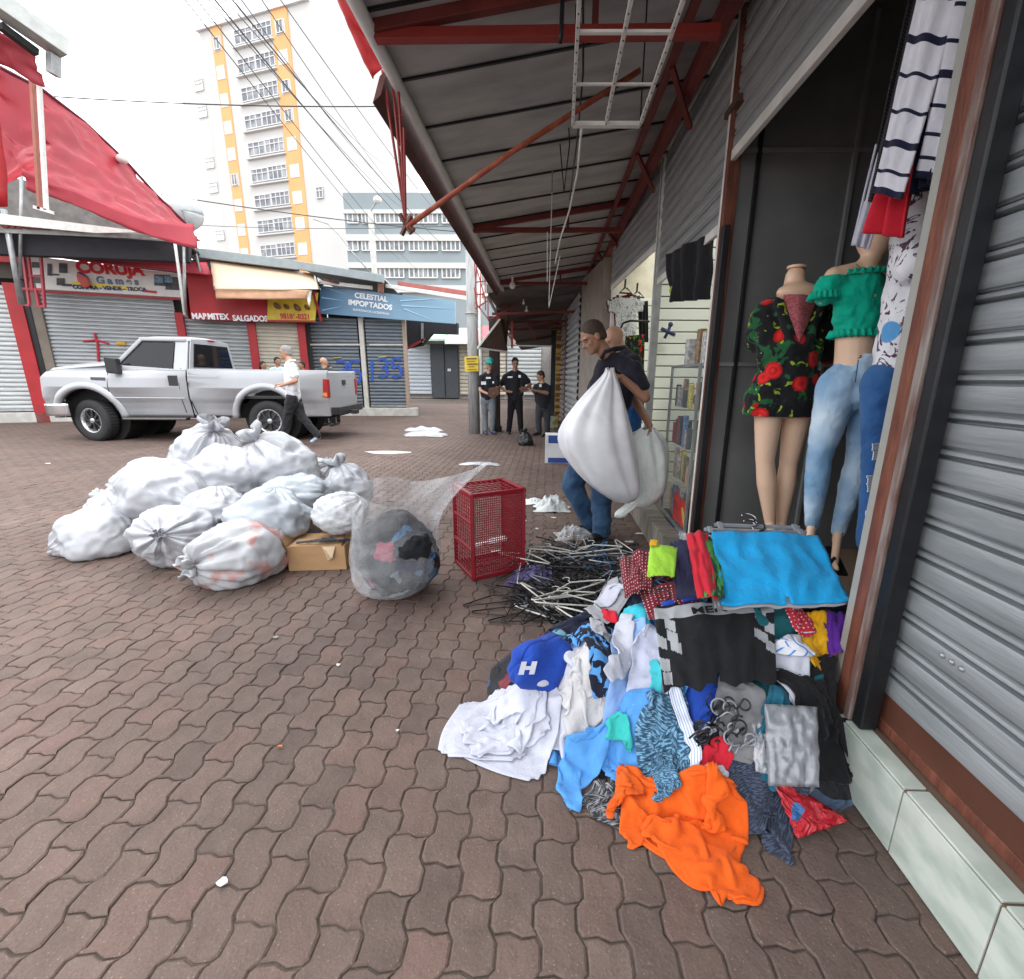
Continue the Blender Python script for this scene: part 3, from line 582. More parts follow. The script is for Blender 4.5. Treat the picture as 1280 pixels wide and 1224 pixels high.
# snack bar fascia
t = thing('snack_bar_sign', 'bright red snack bar fascia reading MARMITEX SALGADOS under the beige awning', 'sign', lp(300, 380, L1, .4))
panel(L1, 233, 335, 388, 350, 386, 404, 240, 400, .35, .08, 'board', REDW, t)
panel(L1, 233, 335, 233.5, 335, 240.5, 400, 240, 400, .0, .42, 'side_return', REDW, t)
def lfront(x, y, d=.44): return tuple(lp(x, y, L1, d))
RL = rot2(V(lp(380, 398, L1))-V(lp(245, 395, L1)))
text('MARMITEX', 'lettering', WHT, t, lfront(263, 396), RL, .22, .01, .008, sx=.82); text('SALGADOS', 'lettering', WHT, t, lfront(313, 398.5), RL, .22, .01, .008, sx=.80)
t = thing('yellow_menu_sign', 'yellow snack menu sign with food pictures and a phone number', 'sign', lp(362, 388, L1, .5))
panel(L1, 335, 371, 398, 366, 394, 401, 334, 400, .46, .03, 'board', mat('yellow print', (.62, .45, .03), .5, var=.15, scale=6), t)
RT = mat('red lettering', (.5, .03, .03), .5); text('98186-8321', 'lettering', RT, t, lfront(369, 396, .50), RL, .21, .006, .008, sx=.8)
FOODM = mat('food brown', (.22, .09, .04), .6, var=.5, scale=20)
for x, y, s in ((345, 382, 1), (357, 383, .8), (370, 384, 1.1), (383, 384, .8)):
    MB().ball(lfront(x, y, .5), (.16*s, .02, .08*s), 7, rot=Matrix.Rotation(.5, 4, 'Y')).build('food_picture', FOODM, t, smooth=True)
for q in ((333, 370, 396, 366), (334, 401, 395, 402)): MB().bar(lfront(q[0], q[1], .5), lfront(q[2], q[3], .5), .03, .05).build('frame_bar', REDW, t)
MB().bar(lfront(392, 364, .5), lfront(402, 402, .5), .12, .03).build('side_board', mat('dark red print', (.25, .02, .02), .6, var=.5), t)
# games sign
t = thing('games_shop_sign', 'white shop sign reading CORUJA Games with console pictures', 'sign', lp(140, 340, L1, .2))
panel(L1, 36, 320, 236, 344, 233, 373, 48, 362, .15, .07, 'board', mat('white print', (.68, .70, .66), .5, var=.05), t)
def cf(x, y): return tuple(lp(x, y, L1, .235))
text('CORUJA', 'lettering', mat('red print', (.55, .02, .03), .5), t, cf(138, 336.5), RL, .38, .008, .018, sx=.98)
BLP = mat('navy print', (.02, .03, .12), .5); text('G a m e s', 'lettering', mat('grey blue print', (.12, .17, .28), .5), t, cf(147, 351.5), RL, .24, .008, .01, sx=.95)
text('COMPRA - VENDE - TROCA', 'lettering', BLP, t, cf(138, 360.5), RL, .125, .006, .008)
YEL = mat('yellow swoosh', (.75, .60, .03), .5, var=.05); MB().prism([cf(88, 352), cf(130, 355), cf(174, 360), cf(176, 363), cf(130, 359.5), cf(90, 355)], (0, -.006, 0)).build('swoosh', YEL, t)
MB().ball(cf(101, 350), (.26, .02, .17), 8, rot=Matrix.Rotation(.5, 4, 'Y')).build('swirl', mat('red swirl', (.5, .06, .04), .5), t, smooth=True); MB().ball(tuple(np.array(cf(104, 347))+[0, -.02, 0]), (.2, .02, .1), 8, rot=Matrix.Rotation(.6, 4, 'Y')).build('swirl', BLP, t, smooth=True)
DKP = mat('dark product print', (.06, .065, .07), .5, var=.4, scale=12)
for x, y, w, h in ((45, 331, 10, 7), (62, 337, 5, 15), (79, 335, 10, 12), (47, 350, 14, 7), (76, 352, 10, 9), (84, 356, 12, 3), (203, 350, 20, 14), (216, 354, 18, 16), (68, 343, 12, 2)):
    MB().prism([cf(x-w/2, y-h/2), cf(x+w/2, y-h/2+w*.05), cf(x+w/2, y+h/2+w*.05), cf(x-w/2, y+h/2)], (0, -.006, 0)).build('product_picture', DKP, t)
for x in (200, 212): MB().prism([cf(x-6, 345), cf(x+4, 346), cf(x+4, 354), cf(x-6, 353)], (0, -.012, 0)).build('screen_picture', mat('screen print', (.12, .25, .35), .4, var=.6, scale=20), t)
MB().bar(cf(36, 363.5), cf(234, 374.5), .05, .05).build('lower_trim', REDW, t)
MB().prism([cf(178, 362), cf(196, 364), cf(196, 367), cf(178, 365)], (0, -.006, 0)).build('red_tab', mat('red print', (.55, .02, .03), .5), t)
o = panel(L1, -60, 300, 34, 318, 38, 350, -60, 345, .1, .08, 'fascia_board', mat('dark fascia', (.08, .07, .06), .8)); tag(o, 'dark fascia board above the leftmost shutter', 'board')
o = panel(L1, -60, 300, 22, 310, 28, 330, -60, 324, .35, .08, 'red_board', REDW); tag(o, 'red board above the leftmost shutter at the photo edge', 'board')
# awnings
REDA = mat('pink red awning canvas', (.44, .05, .07), .5, var=.12, scale=1.6, bump=.2, bscale=4)
fabric([[lp(50, 314, L1, .2), lp(262, 326, L1, .2)], [lp(48, 318, L1, .7), lp(258, 329, L1, .7)], [lp(48, 320, L1, .75), lp(264, 345, L1, .75)]], 'shop_awning', 'narrow red canvas awning above the games shop sign', REDA, nu=6, nv=20, wob=.05)
BEI = mat('peach beige awning canvas', (.62, .45, .32), .7, var=.06, scale=2, bump=.15, bscale=5)
t = thing('shop_awning', 'peach beige canvas awning with drooping valance over the snack bar', 'awning', lp(330, 350, L1, 1))
fabric([[lp(261, 322, L1, .3), lp(391, 342, L1, .3)], [lp(268, 361, L1, 1.5), lp(401, 362, L1, 1.5)]], 'canvas', None, BEI, t, nu=12, nv=20, wob=.05)
fabric([[lp(268, 361.5, L1, 1.5), lp(388, 362.5, L1, 1.5)], [lp(271, 374, L1, 1.45), lp(383, 374, L1, 1.45)]], 'valance', None, mat('orange beige valance', (.62, .36, .22), .7), t, nu=5, nv=20, wob=.04, seed=4)
fabric([[lp(383, 363, L1, 1.45), lp(390, 363, L1, 1.4)], [lp(386, 383, L1, 1.45), lp(387, 384, L1, 1.4)]], 'torn_flap', None, WHITEM, t, nu=5, nv=4, wob=.03, seed=6)
for x in (264, 395): MB().bar(lp(x, 330 if x < 300 else 345, L1, .3), lp(x+4, 361, L1, 1.5), .03, .03).build('awning_arm', BLACK, t)
# roof edge of the row
t = thing('roof_edge', 'grey metal roof edge beam running over the snack bar and blue shop', 'roof', lp(300, 320, L1))
g0, g1 = lp(228, 314, L1, .5), lp(372, 332, L1, .6); g2 = PLN(480, 349, *off(*L2, 1.0)); GB = mat('grey blue fascia', (.26, .30, .31), .5, .2, var=.1)
MB().bar(g0, g1, .12, .24).build('beam', GB, t, bevel=.01); MB().bar(g1, g2, .12, .22).build('beam', GB, t, bevel=.01)
o_ = V(0, .0, 0); MB().prism([V(g0), V(g1), V(g1)-O1*4, V(g0)-O1*4], (0, 0, .05)).build('roof_sheet', GREYM, t); MB().prism([V(g1), V(g2), V(g2)-O2*4, V(g1)-O2*4], (0, 0, .05)).build('roof_sheet', GREYM, t)
MB().bar(PLN(405, 350, *off(*L2, .9)), PLN(440, 358, *off(*L2, .2)), .05, .05).build('brace', RUST, t)
MB().bar(PLN(400, 353, *off(*L2, .5)), PLN(465, 360, *off(*L2, .5)), .1, .1).build('lamp_tube', WHITEM, t)
MB().bar(PLN(476, 351, *off(*L2, .9)), PLN(476, 366, *off(*L2, .9)), .14, .14).build('end_block', RUST, t)
o = MB().bar((-4.9, 14.6, 3.95), (-1.7, 12.3, 3.2), .12, .1).build('awning_rail', WHITEM, bevel=.01); tag(o, 'white roof rail running from the blue shop corner to the pole', 'rail')
o = MB().bar((-4.6, 14.75, 4.05), (-1.6, 12.6, 3.35), .05, .12).build('awning_rail', mat('pink edge', (.4, .12, .1), .7)); tag(o, 'thin red brown rail above the white roof rail', 'rail')
# near left stall: black soffit box, white edge beam, big sloping red awning
def st(x, y, d=1.6): return lp(x, y, L1, d)
t = thing('stall_canopy', 'dark market stall canopy with white edge beam at the upper left', 'canopy', st(100, 300))
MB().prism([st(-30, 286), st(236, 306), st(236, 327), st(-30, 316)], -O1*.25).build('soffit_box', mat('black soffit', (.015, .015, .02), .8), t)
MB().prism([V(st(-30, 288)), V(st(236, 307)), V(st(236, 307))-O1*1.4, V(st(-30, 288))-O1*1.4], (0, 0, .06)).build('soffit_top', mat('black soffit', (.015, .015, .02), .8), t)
MB().prism([st(-30, 264, 1.8), st(187, 291, 1.8), st(120, 292, 1.8), st(-30, 278, 1.8)], O1*.05).build('edge_beam', WHITEM, t)
MB().prism([st(-30, 276, 1.72), st(190, 291, 1.72), st(200, 300, 1.72), st(-30, 290, 1.72)], O1*.04).build('sign_strip', mat('grey print strip', (.30, .31, .30), .6, var=.3), t)
for x in (4, 13, 22, 34, 44, 52, 60, 66, 88, 97, 106, 112, 146, 154):
    q = (x*.9+2); MB().ball(st(q, 281+q*.045, 1.78), (.1, .03, .07), 5).build('sign_letter', mat('dull red letter', (.25, .06, .06), .7), t)
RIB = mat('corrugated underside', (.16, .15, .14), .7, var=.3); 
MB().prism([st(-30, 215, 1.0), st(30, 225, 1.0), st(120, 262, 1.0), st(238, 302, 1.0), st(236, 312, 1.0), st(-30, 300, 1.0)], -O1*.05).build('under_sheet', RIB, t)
t = thing('market_awning', 'huge sloping red canvas awning over the upper left stalls', 'awning', st(100, 220))
R0 = YP(-60, 20, 8.6); 
top = [YP(-70, 30, 8.4), YP(0, 84, 8.9), YP(53, 112, 9.4), YP(105, 152, 10.1), YP(155, 199, 10.8), YP(195, 243, 11.4), YP(238, 285, 12.0)]
bot = [YP(-70, 200, 8.0), YP(0, 234, 8.6), YP(30, 218, 8.7), YP(90, 245, 9.3), YP(140, 265, 9.9), YP(190, 284, 10.6), YP(240, 296, 11.4)]
rows = []
for k in range(5):
    f = k/4; sag = math.sin(PI*f)*.12; rows.append([tuple(np.array(a)*(1-f)+np.array(b_)*f+np.array([0, .3*math.sin(PI*f), -sag])) for a, b_ in zip(top, bot)])
fabric(rows, 'canvas', None, mat('red canvas', (.36, .030, .045), .42, var=.15, scale=.9, bump=.25, bscale=2.5), t, nu=8, nv=8, wob=.11, seed=2)
MB().tube(top[1:], .03, 6).build('ridge_rope', mat('dark seam', (.12, .02, .03), .7), t)
vb = [YP(27, 210, 8.65), YP(90, 238, 9.2), YP(140, 258, 9.8), YP(190, 276, 10.5), YP(242, 280, 11.3)]; vc = [YP(33, 236, 8.7), YP(90, 256, 9.2), YP(140, 277, 9.8), YP(190, 297, 10.5), YP(247, 311, 11.3)]
fabric([vb, vc], 'valance', None, REDA, t, nu=6, nv=10, wob=.05, seed=9)
MB().ball(YP(153, 199, 10.6), (.12, .1, .09), 6).build('rope_knot', WHITEM, t, smooth=True)
fabric([[YP(-60, -5, 7.6), YP(0, 38, 8.0), YP(44, 66, 8.3)], [YP(-60, 50, 7.7), YP(0, 80, 8.1), YP(57, 110, 8.4)]], 'upper_flap', None, REDA, t, nu=8, nv=8, wob=.07, seed=5)
fabric([[YP(-60, 110, 7.4), YP(0, 140, 7.8)], [YP(-60, 260, 7.4), YP(12, 258, 7.8)]], 'left_flap', None, REDW, t, nu=6, nv=6, wob=.05, seed=8)
t = thing('roof_gutter', 'pale metal roof gutter with down stub at the top left corner', 'gutter', YP(60, 60, 7.8))
MB().bar(YP(-40, -22, 7.5), YP(80, 62, 8.4), .28, .26).build('gutter_box', mat('pale grey metal', (.45, .47, .45), .5, .2, var=.15), t, bevel=.01)
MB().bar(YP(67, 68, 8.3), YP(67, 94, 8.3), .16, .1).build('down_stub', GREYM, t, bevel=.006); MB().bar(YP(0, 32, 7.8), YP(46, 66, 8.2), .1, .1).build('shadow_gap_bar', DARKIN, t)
t = thing('awning_post', 'pair of thin white and rusty posts hanging under the red awning', 'post', YP(45, 260, 8.6))
MB().bar(YP(40, 103, 8.5), YP(50, 262, 8.5), .05, .05).build('rusty_bar', mat('rusty pink', (.38, .14, .10), .6), t); MB().bar(YP(49, 107, 8.5), YP(58, 263, 8.5), .05, .05).build('white_bar', WHITEM, t); MB().bar(YP(43, 259, 8.5), YP(66, 266, 8.5), .05, .05).build('foot_plate', WHITEM, t)
def pbar(name, label, pts, d, w, m, cat='post'):
    o = MB().tube([st(*p, d) for p in pts], w, 8).build(name, m, None, smooth=True); tag(o, label, cat)
pbar('support_post', 'slanted grey support post at far left in front of leftmost shutter', [(5, 262), (27, 381)], 1.7, .055, GREYM)
pbar('support_post', 'thin upright grey post left of the games sign', [(27, 215), (25, 345)], 1.7, .03, GREYM)
pbar('support_post', 'left one of two grey posts at the right end of the games sign', [(219, 305), (231, 394)], 1.6, .035, WHITEM)
pbar('support_post', 'right upright grey post at the right end of the games sign', [(230, 309), (231, 391)], 1.6, .035, GREYM)
t = thing('bracket_frame', 'pair of red welded bracket frames at the left end of the games sign', 'bracket', st(40, 350, .8))
for q in ((29, 318, 37, 381), (35, 318, 41, 362), (51, 320, 56, 383), (45, 362, 49, 383), (28, 361, 56, 362), (29, 381, 37, 382), (45, 382, 57, 384), (36, 345, 53, 345)): MB().bar(st(q[0], q[1], .8), st(q[2], q[3], .8), .05, .05).build('frame_bar', REDA, t)
t = thing('satellite_dish', 'grey round satellite dish above the right tip of the red awning', 'dish', YP(228, 262, 12.6))
c = V(YP(228, 263, 12.8)); Rt = Matrix.Rotation(.5, 4, 'Z'); P = []
for i in range(8):
    r_ = .42*i/7; P.append([tuple(c+Rt @ V(r_*math.cos(a_), .12*(r_/.42)**2*2, r_*math.sin(a_))) for a_ in np.linspace(0, 2*PI, 25)])
MB().grid(P).build('reflector', mat('dish grey', (.38, .40, .41), .5), t, smooth=True, solid=.015); MB().tube([c, c+V(0, .2, -.6), c+V(0, .3, -1.4)], .03, 8).build('mast', GREYM, t)
# ================= BACKGROUND BUILDINGS =================
TWW = mat('white render wall', (.56, .56, .54), .8, var=.03, scale=.3, bump=0); ORA = mat('orange render', (.72, .38, .16), .8, var=.05, scale=.5, bump=0)
GLS = mat('washed out glass', (.13, .145, .17), .25, col2=(.36, .37, .38), c2=(.4, .68), scale=.9, bump=0); FRM = mat('window frame', (.6, .6, .6), .6, var=.03, bump=0)  # tower panes kept pale: overexposed, low-contrast look is put into their colour
t = thing('apartment_tower', 'tall white apartment tower with two orange window strips', 'building', (-32, 60, 0))
TL, TR = np.array([-41.5, 63.0]), np.array([-22.3, 57.6]); tv = (TR-TL)/np.linalg.norm(TR-TL); tn = np.array([tv[1], -tv[0]]); TZ = 40.1
def tp(u, z, d=0.): p = TL+tv*u+tn*d; return (p[0], p[1], z)
TLn = (tuple(TL), tuple(TR))
def tu(x, y): p = PLN(x, y, *TLn); return (p[:2]-TL) @ tv, p[2]
Lw = np.linalg.norm(TR-TL)
MB().prism([tp(0, 0), tp(Lw, 0), tp(Lw, 0, -14), tp(0, 0, -14)], (0, 0, TZ)).build('wall', TWW, t); MB().prism([tp(-5.5, 0, -1), tp(-.01, 0, -1), tp(-.01, 0, -12), tp(-5.5, 0, -12)], (0, 0, TZ-3)).build('wing_wall', TWW, t)
MB().prism([tp(-.3, TZ, .3), tp(Lw*.8, TZ, .3), tp(Lw*.8, TZ, -12), tp(-.3, TZ, -12)], (0, 0, .35)).build('cornice', mat('pale grey cornice', (.6, .61, .62), .8), t)
MB().prism([tp(4, TZ, -2), tp(14, TZ, -2), tp(14, TZ, -8), tp(4, TZ, -8)], (0, 0, 3.4)).build('roof_block', mat('pale grey block', (.62, .64, .65), .8), t)
uL, _ = tu(289, 180); uR, _ = tu(366, 180); pitch = 2.78; z0_ = tu(366, 308)[1]
rng2 = random.Random(5)
b_or = []
for (u, w) in ((uL, 1.55), (uR, 2.25)): MB().prism([tp(u-w/2, 6, .12), tp(u+w/2, 6, .12), tp(u+w/2, 6, -.1), tp(u-w/2, 6, -.1)], (0, 0, TZ-6)).build('orange_strip', ORA, t)
def window(u, z, w, h, d=.1, panes=2, m=GLS, split=True):
    f = MB().prism([tp(u-w/2, z, d), tp(u+w/2, z, d), tp(u+w/2, z, d-.2), tp(u-w/2, z, d-.2)], (0, 0, h)).build('window', m, t)
    b = MB()
    for k in range(panes+1): uu = u-w/2+w*k/panes; b.prism([tp(uu-.05, z, d+.05), tp(uu+.05, z, d+.05), tp(uu+.05, z, d), tp(uu-.05, z, d)], (0, 0, h))
    for zz in (z, z+h*.62, z+h-.08) if split else (z, z+h-.08): b.prism([tp(u-w/2-.05, zz, d+.06), tp(u+w/2+.05, zz, d+.06), tp(u+w/2+.05, zz, d), tp(u-w/2-.05, zz, d)], (0, 0, .09))
    b.build('frame', FRM, f)
WPAN = mat('white spandrel panel', (.62, .62, .60), .7, var=.03, bump=0)
u1, u2, u0, u3 = tu(321, 180)[0], tu(344, 180)[0], -2.3, tu(401, 250)[0]
for k in range(15):
    z = z0_+pitch*k-1.0
    if z+1.9 > TZ: break
    window(u1, z, 2.5, 1.4, panes=3); window(u2, z, 2.7, 1.45, panes=4); MB().prism([tp(u1-1.6, z-.35, .35), tp(u2+1.6, z-.35, .35), tp(u2+1.6, z-.35, .0), tp(u1-1.6, z-.35, .0)], (0, 0, .14)).build('balcony_ledge', TWW, t)
    for u, w in ((uL, 1.0), (uR, 1.15)):
        fr = MB().prism([tp(u-w/2-.1, z-.1, .16), tp(u+w/2+.1, z-.1, .16), tp(u+w/2+.1, z-.1, .1), tp(u-w/2-.1, z-.1, .1)], (0, 0, 1.35)).build('niche_panel', WPAN, t)
        if rng2.random() < .4: window(u, z, w*.8, 1.2, d=.2, panes=2, split=False)
    if k % 3 != 2: window(u0, z, 1.3, 1.2, d=-.95, panes=2, m=mat('pale washed glass', (.66, .67, .68), .6, var=.05, bump=0))  # wing panes almost wall-white, the bleached glare is put into their colour
    if k in (2, 12): window(u3, z+.2, .9, 1.2, panes=2, m=mat('dark glass', (.2, .21, .23), .3))
t = thing('office_building', 'grey and white banded office block with ribbon windows right of the tower', 'building', (-12, 46, 0))
GBW = mat('blue grey cladding', (.24, .285, .30), .7, var=.05, scale=.4, bump=0)
def gb(x, y): return YP(x, y, 46)
gx0, gx1 = gb(433, 300)[0], -3.5
for (ya, yb, mm_) in ((241, 263, GBW), (263, 268, TWW), (268, 294, GBW), (294, 302, TWW), (302, 329, GBW), (329, 336, TWW), (336, 357, GBW), (357, 366, TWW), (366, 420, GBW)):
    za, zb = gb(500, ya)[2], gb(500, yb)[2]; MB().box((gx0, 46-(.25 if mm_ is TWW else 0), zb), (gx1, 60, za)).build('facade_band', mm_, t)
WG = mat('office glass', (.14, .16, .18), .25, col2=(.36, .38, .39), scale=1.2, bump=0)
for y, h in ((273, 5.5), (307, 6), (341, 6)):
    for xa, xb, n in ((470, 505, 6), (512, 547, 6), (553, 575, 4), (435, 448, 2), (453, 462, 2)):
        if xa < 460 and y > 310: continue
        z = gb(500, y)[2]; hh = h*.075; xA, xB = gb(xa, y)[0], gb(xb, y)[0]
        w = MB().box((xA, 45.93, z-hh), (xB, 46.1, z+hh)).build('window', WG, t); b = MB()
        for k in range(n+1): xx = xA+(xB-xA)*k/n; b.box((xx-.06, 45.87, z-hh), (xx+.06, 45.93, z+hh))
        for zz in (z-hh, z+hh): b.box((xA, 45.86, zz-.05), (xB, 45.92, zz+.05))
        b.build('frame', WPAN, w)
# far shops closing the street
t = thing('far_shop_row', 'row of small shops closing the far end of the street', 'building', (-3, 27, 0))
FY = 27.5
def fy(x, y, Y_=FY): return YP(x, y, Y_)
zt = fy(600, 424)[2]
MB().box((-9.5, FY+.1, 0), (1.5, FY+6, zt+.3)).build('wall', mat('far wall', (.30, .28, .26), .8), t)
def fsh(x0, x1, m, yt=430):
    a, b_ = fy(x0, 470), fy(x1, 470); shutter(t, a[:2], b_[:2], .25, fy(x0, yt)[2], m, pitch=.22, depth=.05, nseg=4, name='shutter')
fsh(505, 539, mat('pale blue slat', (.48, .52, .56), .5, var=.05)); fsh(575, 590, SLATC); fsh(604, 632, SLATC); fsh(634, 676, mat('pale grey slat', (.42, .44, .44), .5, var=.1), 432)  # last shutter is one even light grey with slight variation
for x0, x1 in ((540, 556), (557.5, 573)):
    a, b_ = fy(x0, 470), fy(x1, 470); d_ = MB().box((a[0], FY-.1, .05), (b_[0], FY+.08, fy(560, 430)[2])).build('door', mat('dark grey door', (.07, .08, .09), .5), t, bevel=.01)
MB().box((fy(560, 460)[0], FY-.13, 1.6), (fy(564, 460)[0], FY-.1, 1.75)).build('door_label', WHITEM, t)
def slab(xa, xb, ya, yb, m, label, name='roof_awning', dY=1.6):
    p = [fy(xa+8, ya, FY), fy(xb+8, ya, FY), fy(xb, yb, FY-dY), fy(xa, yb, FY-dY)]; o = MB().prism(p, (0, 0, .12)).build(name, m); tag(o, label, 'awning', 'small sloping awnings over the far shops')
slab(531, 556, 413, 426, mat('mint awning', (.38, .55, .42), .6), 'mint green sloping awning over the far dark doors'); slab(556, 592, 413, 430, WHITEM, 'white sloping awning left of the utility pole'); slab(592, 624, 410, 428, REDA, 'pinkish red sloping awning right of the utility pole'); slab(505, 531, 424, 428, WHITEM, 'narrow pale awning at far left of the end shops')
t = thing('side_stall_roof', 'dark stall roof with red trim under the right end of the blue sign', 'roof', (-5.4, 20, 3))
MB().prism([YP(497, 398, 18), YP(572, 404, 18), YP(572, 418, 18), YP(540, 417, 18), YP(527, 432, 18), YP(506, 436, 18), YP(500, 420, 18)], (0, .3, 0)).build('soffit', mat('black soffit', (.015, .015, .02), .8), t)
MB().bar(YP(507, 437, 17.9), YP(531, 424, 17.9), .08, .08).build('red_trim', REDP, t); MB().bar(YP(528, 404, 17.9), YP(528, 428, 17.9), .08, .08).build('post', GREYM, t)
# ================= WIRES AND POLES =================
WIR = mat('black cable', (.03, .03, .035), .6, bump=0)
def wire(a, b_, sag, label, r=.012):
    a, b_ = np.array(a), np.array(b_); pts = [a*(1-f)+b_*f-np.array([0, 0, sag*4*f*(1-f)]) for f in np.linspace(0, 1, 17)]
    o = MB().tube(pts, r, 5).build('overhead_wire', WIR, None); tag(o, label, 'wire', 'overhead electric wires')
for i, (x0, x1, y1, yy0, lab) in enumerate(((225, 500, 325, 8.5, 'leftmost'), (240, 522, 338, 8.5, 'second'), (254, 505, 262, 9, 'third'), (262, 530, 300, 9, 'fourth'), (274, 480, 205, 9.5, 'fifth'), (284, 560, 312, 9.5, 'sixth'), (296, 470, 215, 10, 'seventh'), (322, 498, 240, 10, 'eighth'), (345, 560, 280, 10.5, 'ninth'))):
    wire(YP(x0, -8, yy0), YP(x1, y1, 44.9), .3, lab+' diagonal wire from the left, descending in front of the tower', .016 if i in (3, 5) else .010)
wire(YP(68, 121, 12), YP(600, 130, 14), .12, 'upper crosswise wire passing level over the red awning and tower', .014)
wire(YP(200, 243, 14.5), YP(600, 292, 18), .1, 'lower crosswise wire passing above the beige awning', .014)
wire(YP(235, 281, 24), YP(580, 282, 24), .15, 'faint crosswise wire low across the tower base', .012)
t = thing('street_lamp_pole', 'distant concrete lamp pole in front of the office block', 'street lamp', (YP(463, 300, 30)[0], 30, 0))
pp = YP(463, 265, 30); MB().tube([(pp[0], 30, 0), (pp[0], 30, pp[2])], .17, 10).build('pole', CONC, t, smooth=True); q = YP(472, 250, 30)
MB().tube([pp, (pp[0]+.2, 30, pp[2]+.3), q], .05, 6).build('arm', GREYM, t); MB().ball(q, (.25, .25, .2), 7).build('lamp_head', WHITEM, t, smooth=True)
t = thing('cable_arm', 'curved pale cable arm in front of the tower base', 'cable', YP(420, 300, 28)); MB().tube([YP(392, 274, 28), YP(410, 280, 28), YP(425, 295, 28), YP(440, 315, 28), YP(462, 340, 28)], .035, 6).build('arm', GREYM, t, smooth=True)
t = thing('utility_pole', 'grey utility pole with attached white pipe and yellow notice', 'pole', (-1.62, 10.9, 0))
pb, pt = G(599, 541), YP(578, 330, 10.78)
MB().tube([(pb[0]-.1, 10.85, 0), (pb[0]-.1, 10.85, 4.0)], [.135, .12], 12).build('shaft', mat('weathered pole', (.36, .37, .37), .7, col2=(.27, .27, .26), scale=5, stretch=(3, 3, .6), bump=.3), t, smooth=True)
MB().tube([(pb[0]+.10, 10.72, 0), (pb[0]+.10, 10.72, 3.9)], .045, 8).build('white_pipe', WHITEM, t, smooth=True)
for z_ in (1.5, 2.7): MB().tube([(pb[0]-.1+.15*math.cos(a_), 10.85+.15*math.sin(a_), z_) for a_ in np.linspace(0, 2*PI, 13)[:-1]], .012, 5, close=True).build('strap_band', GREYM, t)
sg = MB().prism([YP(580.5, 446, 10.64), YP(598, 445, 10.64), YP(598, 464, 10.64), YP(581, 465, 10.64)], (0, .015, 0)).build('notice_board', mat('yellow notice', (.72, .52, .03), .5, var=.1), t)
NT = mat('dark notice text', (.15, .10, .03), .6)
for k, (xa, xb) in enumerate(((583, 596), (583, 594), (584, 597), (585, 593), (584, 596))):
    MB().bar(YP(xa, 448.5+k*3.4, 10.62), YP(xb, 448.2+k*3.4, 10.62), .004, .028 if k in (0, 2) else .014).build('notice_line', NT, sg)
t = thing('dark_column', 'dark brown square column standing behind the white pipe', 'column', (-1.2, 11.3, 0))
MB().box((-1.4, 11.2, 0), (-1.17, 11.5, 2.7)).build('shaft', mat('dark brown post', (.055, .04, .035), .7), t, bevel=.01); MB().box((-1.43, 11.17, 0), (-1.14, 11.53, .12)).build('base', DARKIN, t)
# second canopy farther on
t = thing('far_canopy', 'darker sagging canopy further down the street with red trusses', 'canopy', (-.2, 14, 2.8))
def c2(x): return 2.62+.16*(x+1.25)
SH2 = mat('dark ceiling sheet', (.10, .085, .075), .85, var=.3, scale=2)  # one dark brown base colour, mottled at random
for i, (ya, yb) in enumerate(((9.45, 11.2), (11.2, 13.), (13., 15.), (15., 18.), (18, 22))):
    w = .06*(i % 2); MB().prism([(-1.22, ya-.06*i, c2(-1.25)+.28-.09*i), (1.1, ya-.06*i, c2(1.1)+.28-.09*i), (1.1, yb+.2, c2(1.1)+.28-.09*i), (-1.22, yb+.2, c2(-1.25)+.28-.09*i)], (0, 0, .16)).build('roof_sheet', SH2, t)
MB().tube([(-1.22, 9.45, 2.88), (-1.22, 16, 2.5)], .035, 8).build('edge_pipe', mat('pale pipe', (.62, .62, .60), .4), t)
for y_ in (10.2, 11.8, 13.5): MB().bar((-1.2, y_, 2.62), (.85, y_, 2.68), .05, .05).build('tie_beam', DREDP, t)
for q in ((622, 432, 622, 395), (640, 435, 640, 402)): MB().bar(YP(q[0], q[1], 10.9), YP(q[2], q[3], 10.9), .05, .05).build('drop_post', REDP, t)
MB().prism([YP(624, 375, 11), YP(636, 375, 11), YP(632, 438, 11), YP(625, 438, 11)], (0, .3, 0)).build('brown_board', mat('brown board', (.10, .045, .03), .8), t)
MB().bar(YP(656, 392, 11.5), YP(668, 425, 11.5), .12, .05).build('drop_brace', DREDP, t); MB().bar(YP(645, 403, 12), YP(722, 409, 12), .04, .03).build('cross_rod', RUST, t); MB().bar(YP(632, 432, 11), YP(690, 433, 11), .03, .03).build('cross_rod', GREYM, t)
t = thing('truss_frame', 'rusty red open truss frame beside the utility pole against the sky', 'truss', (-1.4, 10.6, 2.2))
for q in ((593, 322, 596, 385), (597, 318, 594, 360), (593, 360, 597, 392), (594, 353, 610, 351), (594, 368, 610, 368), (601, 340, 600, 385), (606, 335, 607, 388), (594, 378, 611, 400), (594, 386, 638, 358), (610, 401, 652, 377), (610, 400, 610, 340), (596, 336, 606, 372)):
    MB().tube([YP(q[0], q[1], 10.5), YP(q[2], q[3], 10.5)], .013, 6).build('truss_bar', REDP, t)
t = thing('open_flap', 'tilted white edged awning flap hanging open under the far canopy', 'awning', YP(615, 430, 10.5))
f3 = [YP(597, 435, 10.4), YP(625, 399, 10.6), YP(634, 399, 11.6), YP(634, 440, 11.0)]
MB().prism(f3, (0, .03, .01)).build('panel', mat('brown flap', (.10, .06, .04), .8), t)
for a, b_ in ((0, 1), (0, 3)): MB().bar(f3[a], f3[b_], .035, .035).build('edge_bar', WHITEM, t)
EMB = mat('glass bulb', (.8, .8, .76), .2, var=.02, bump=0)
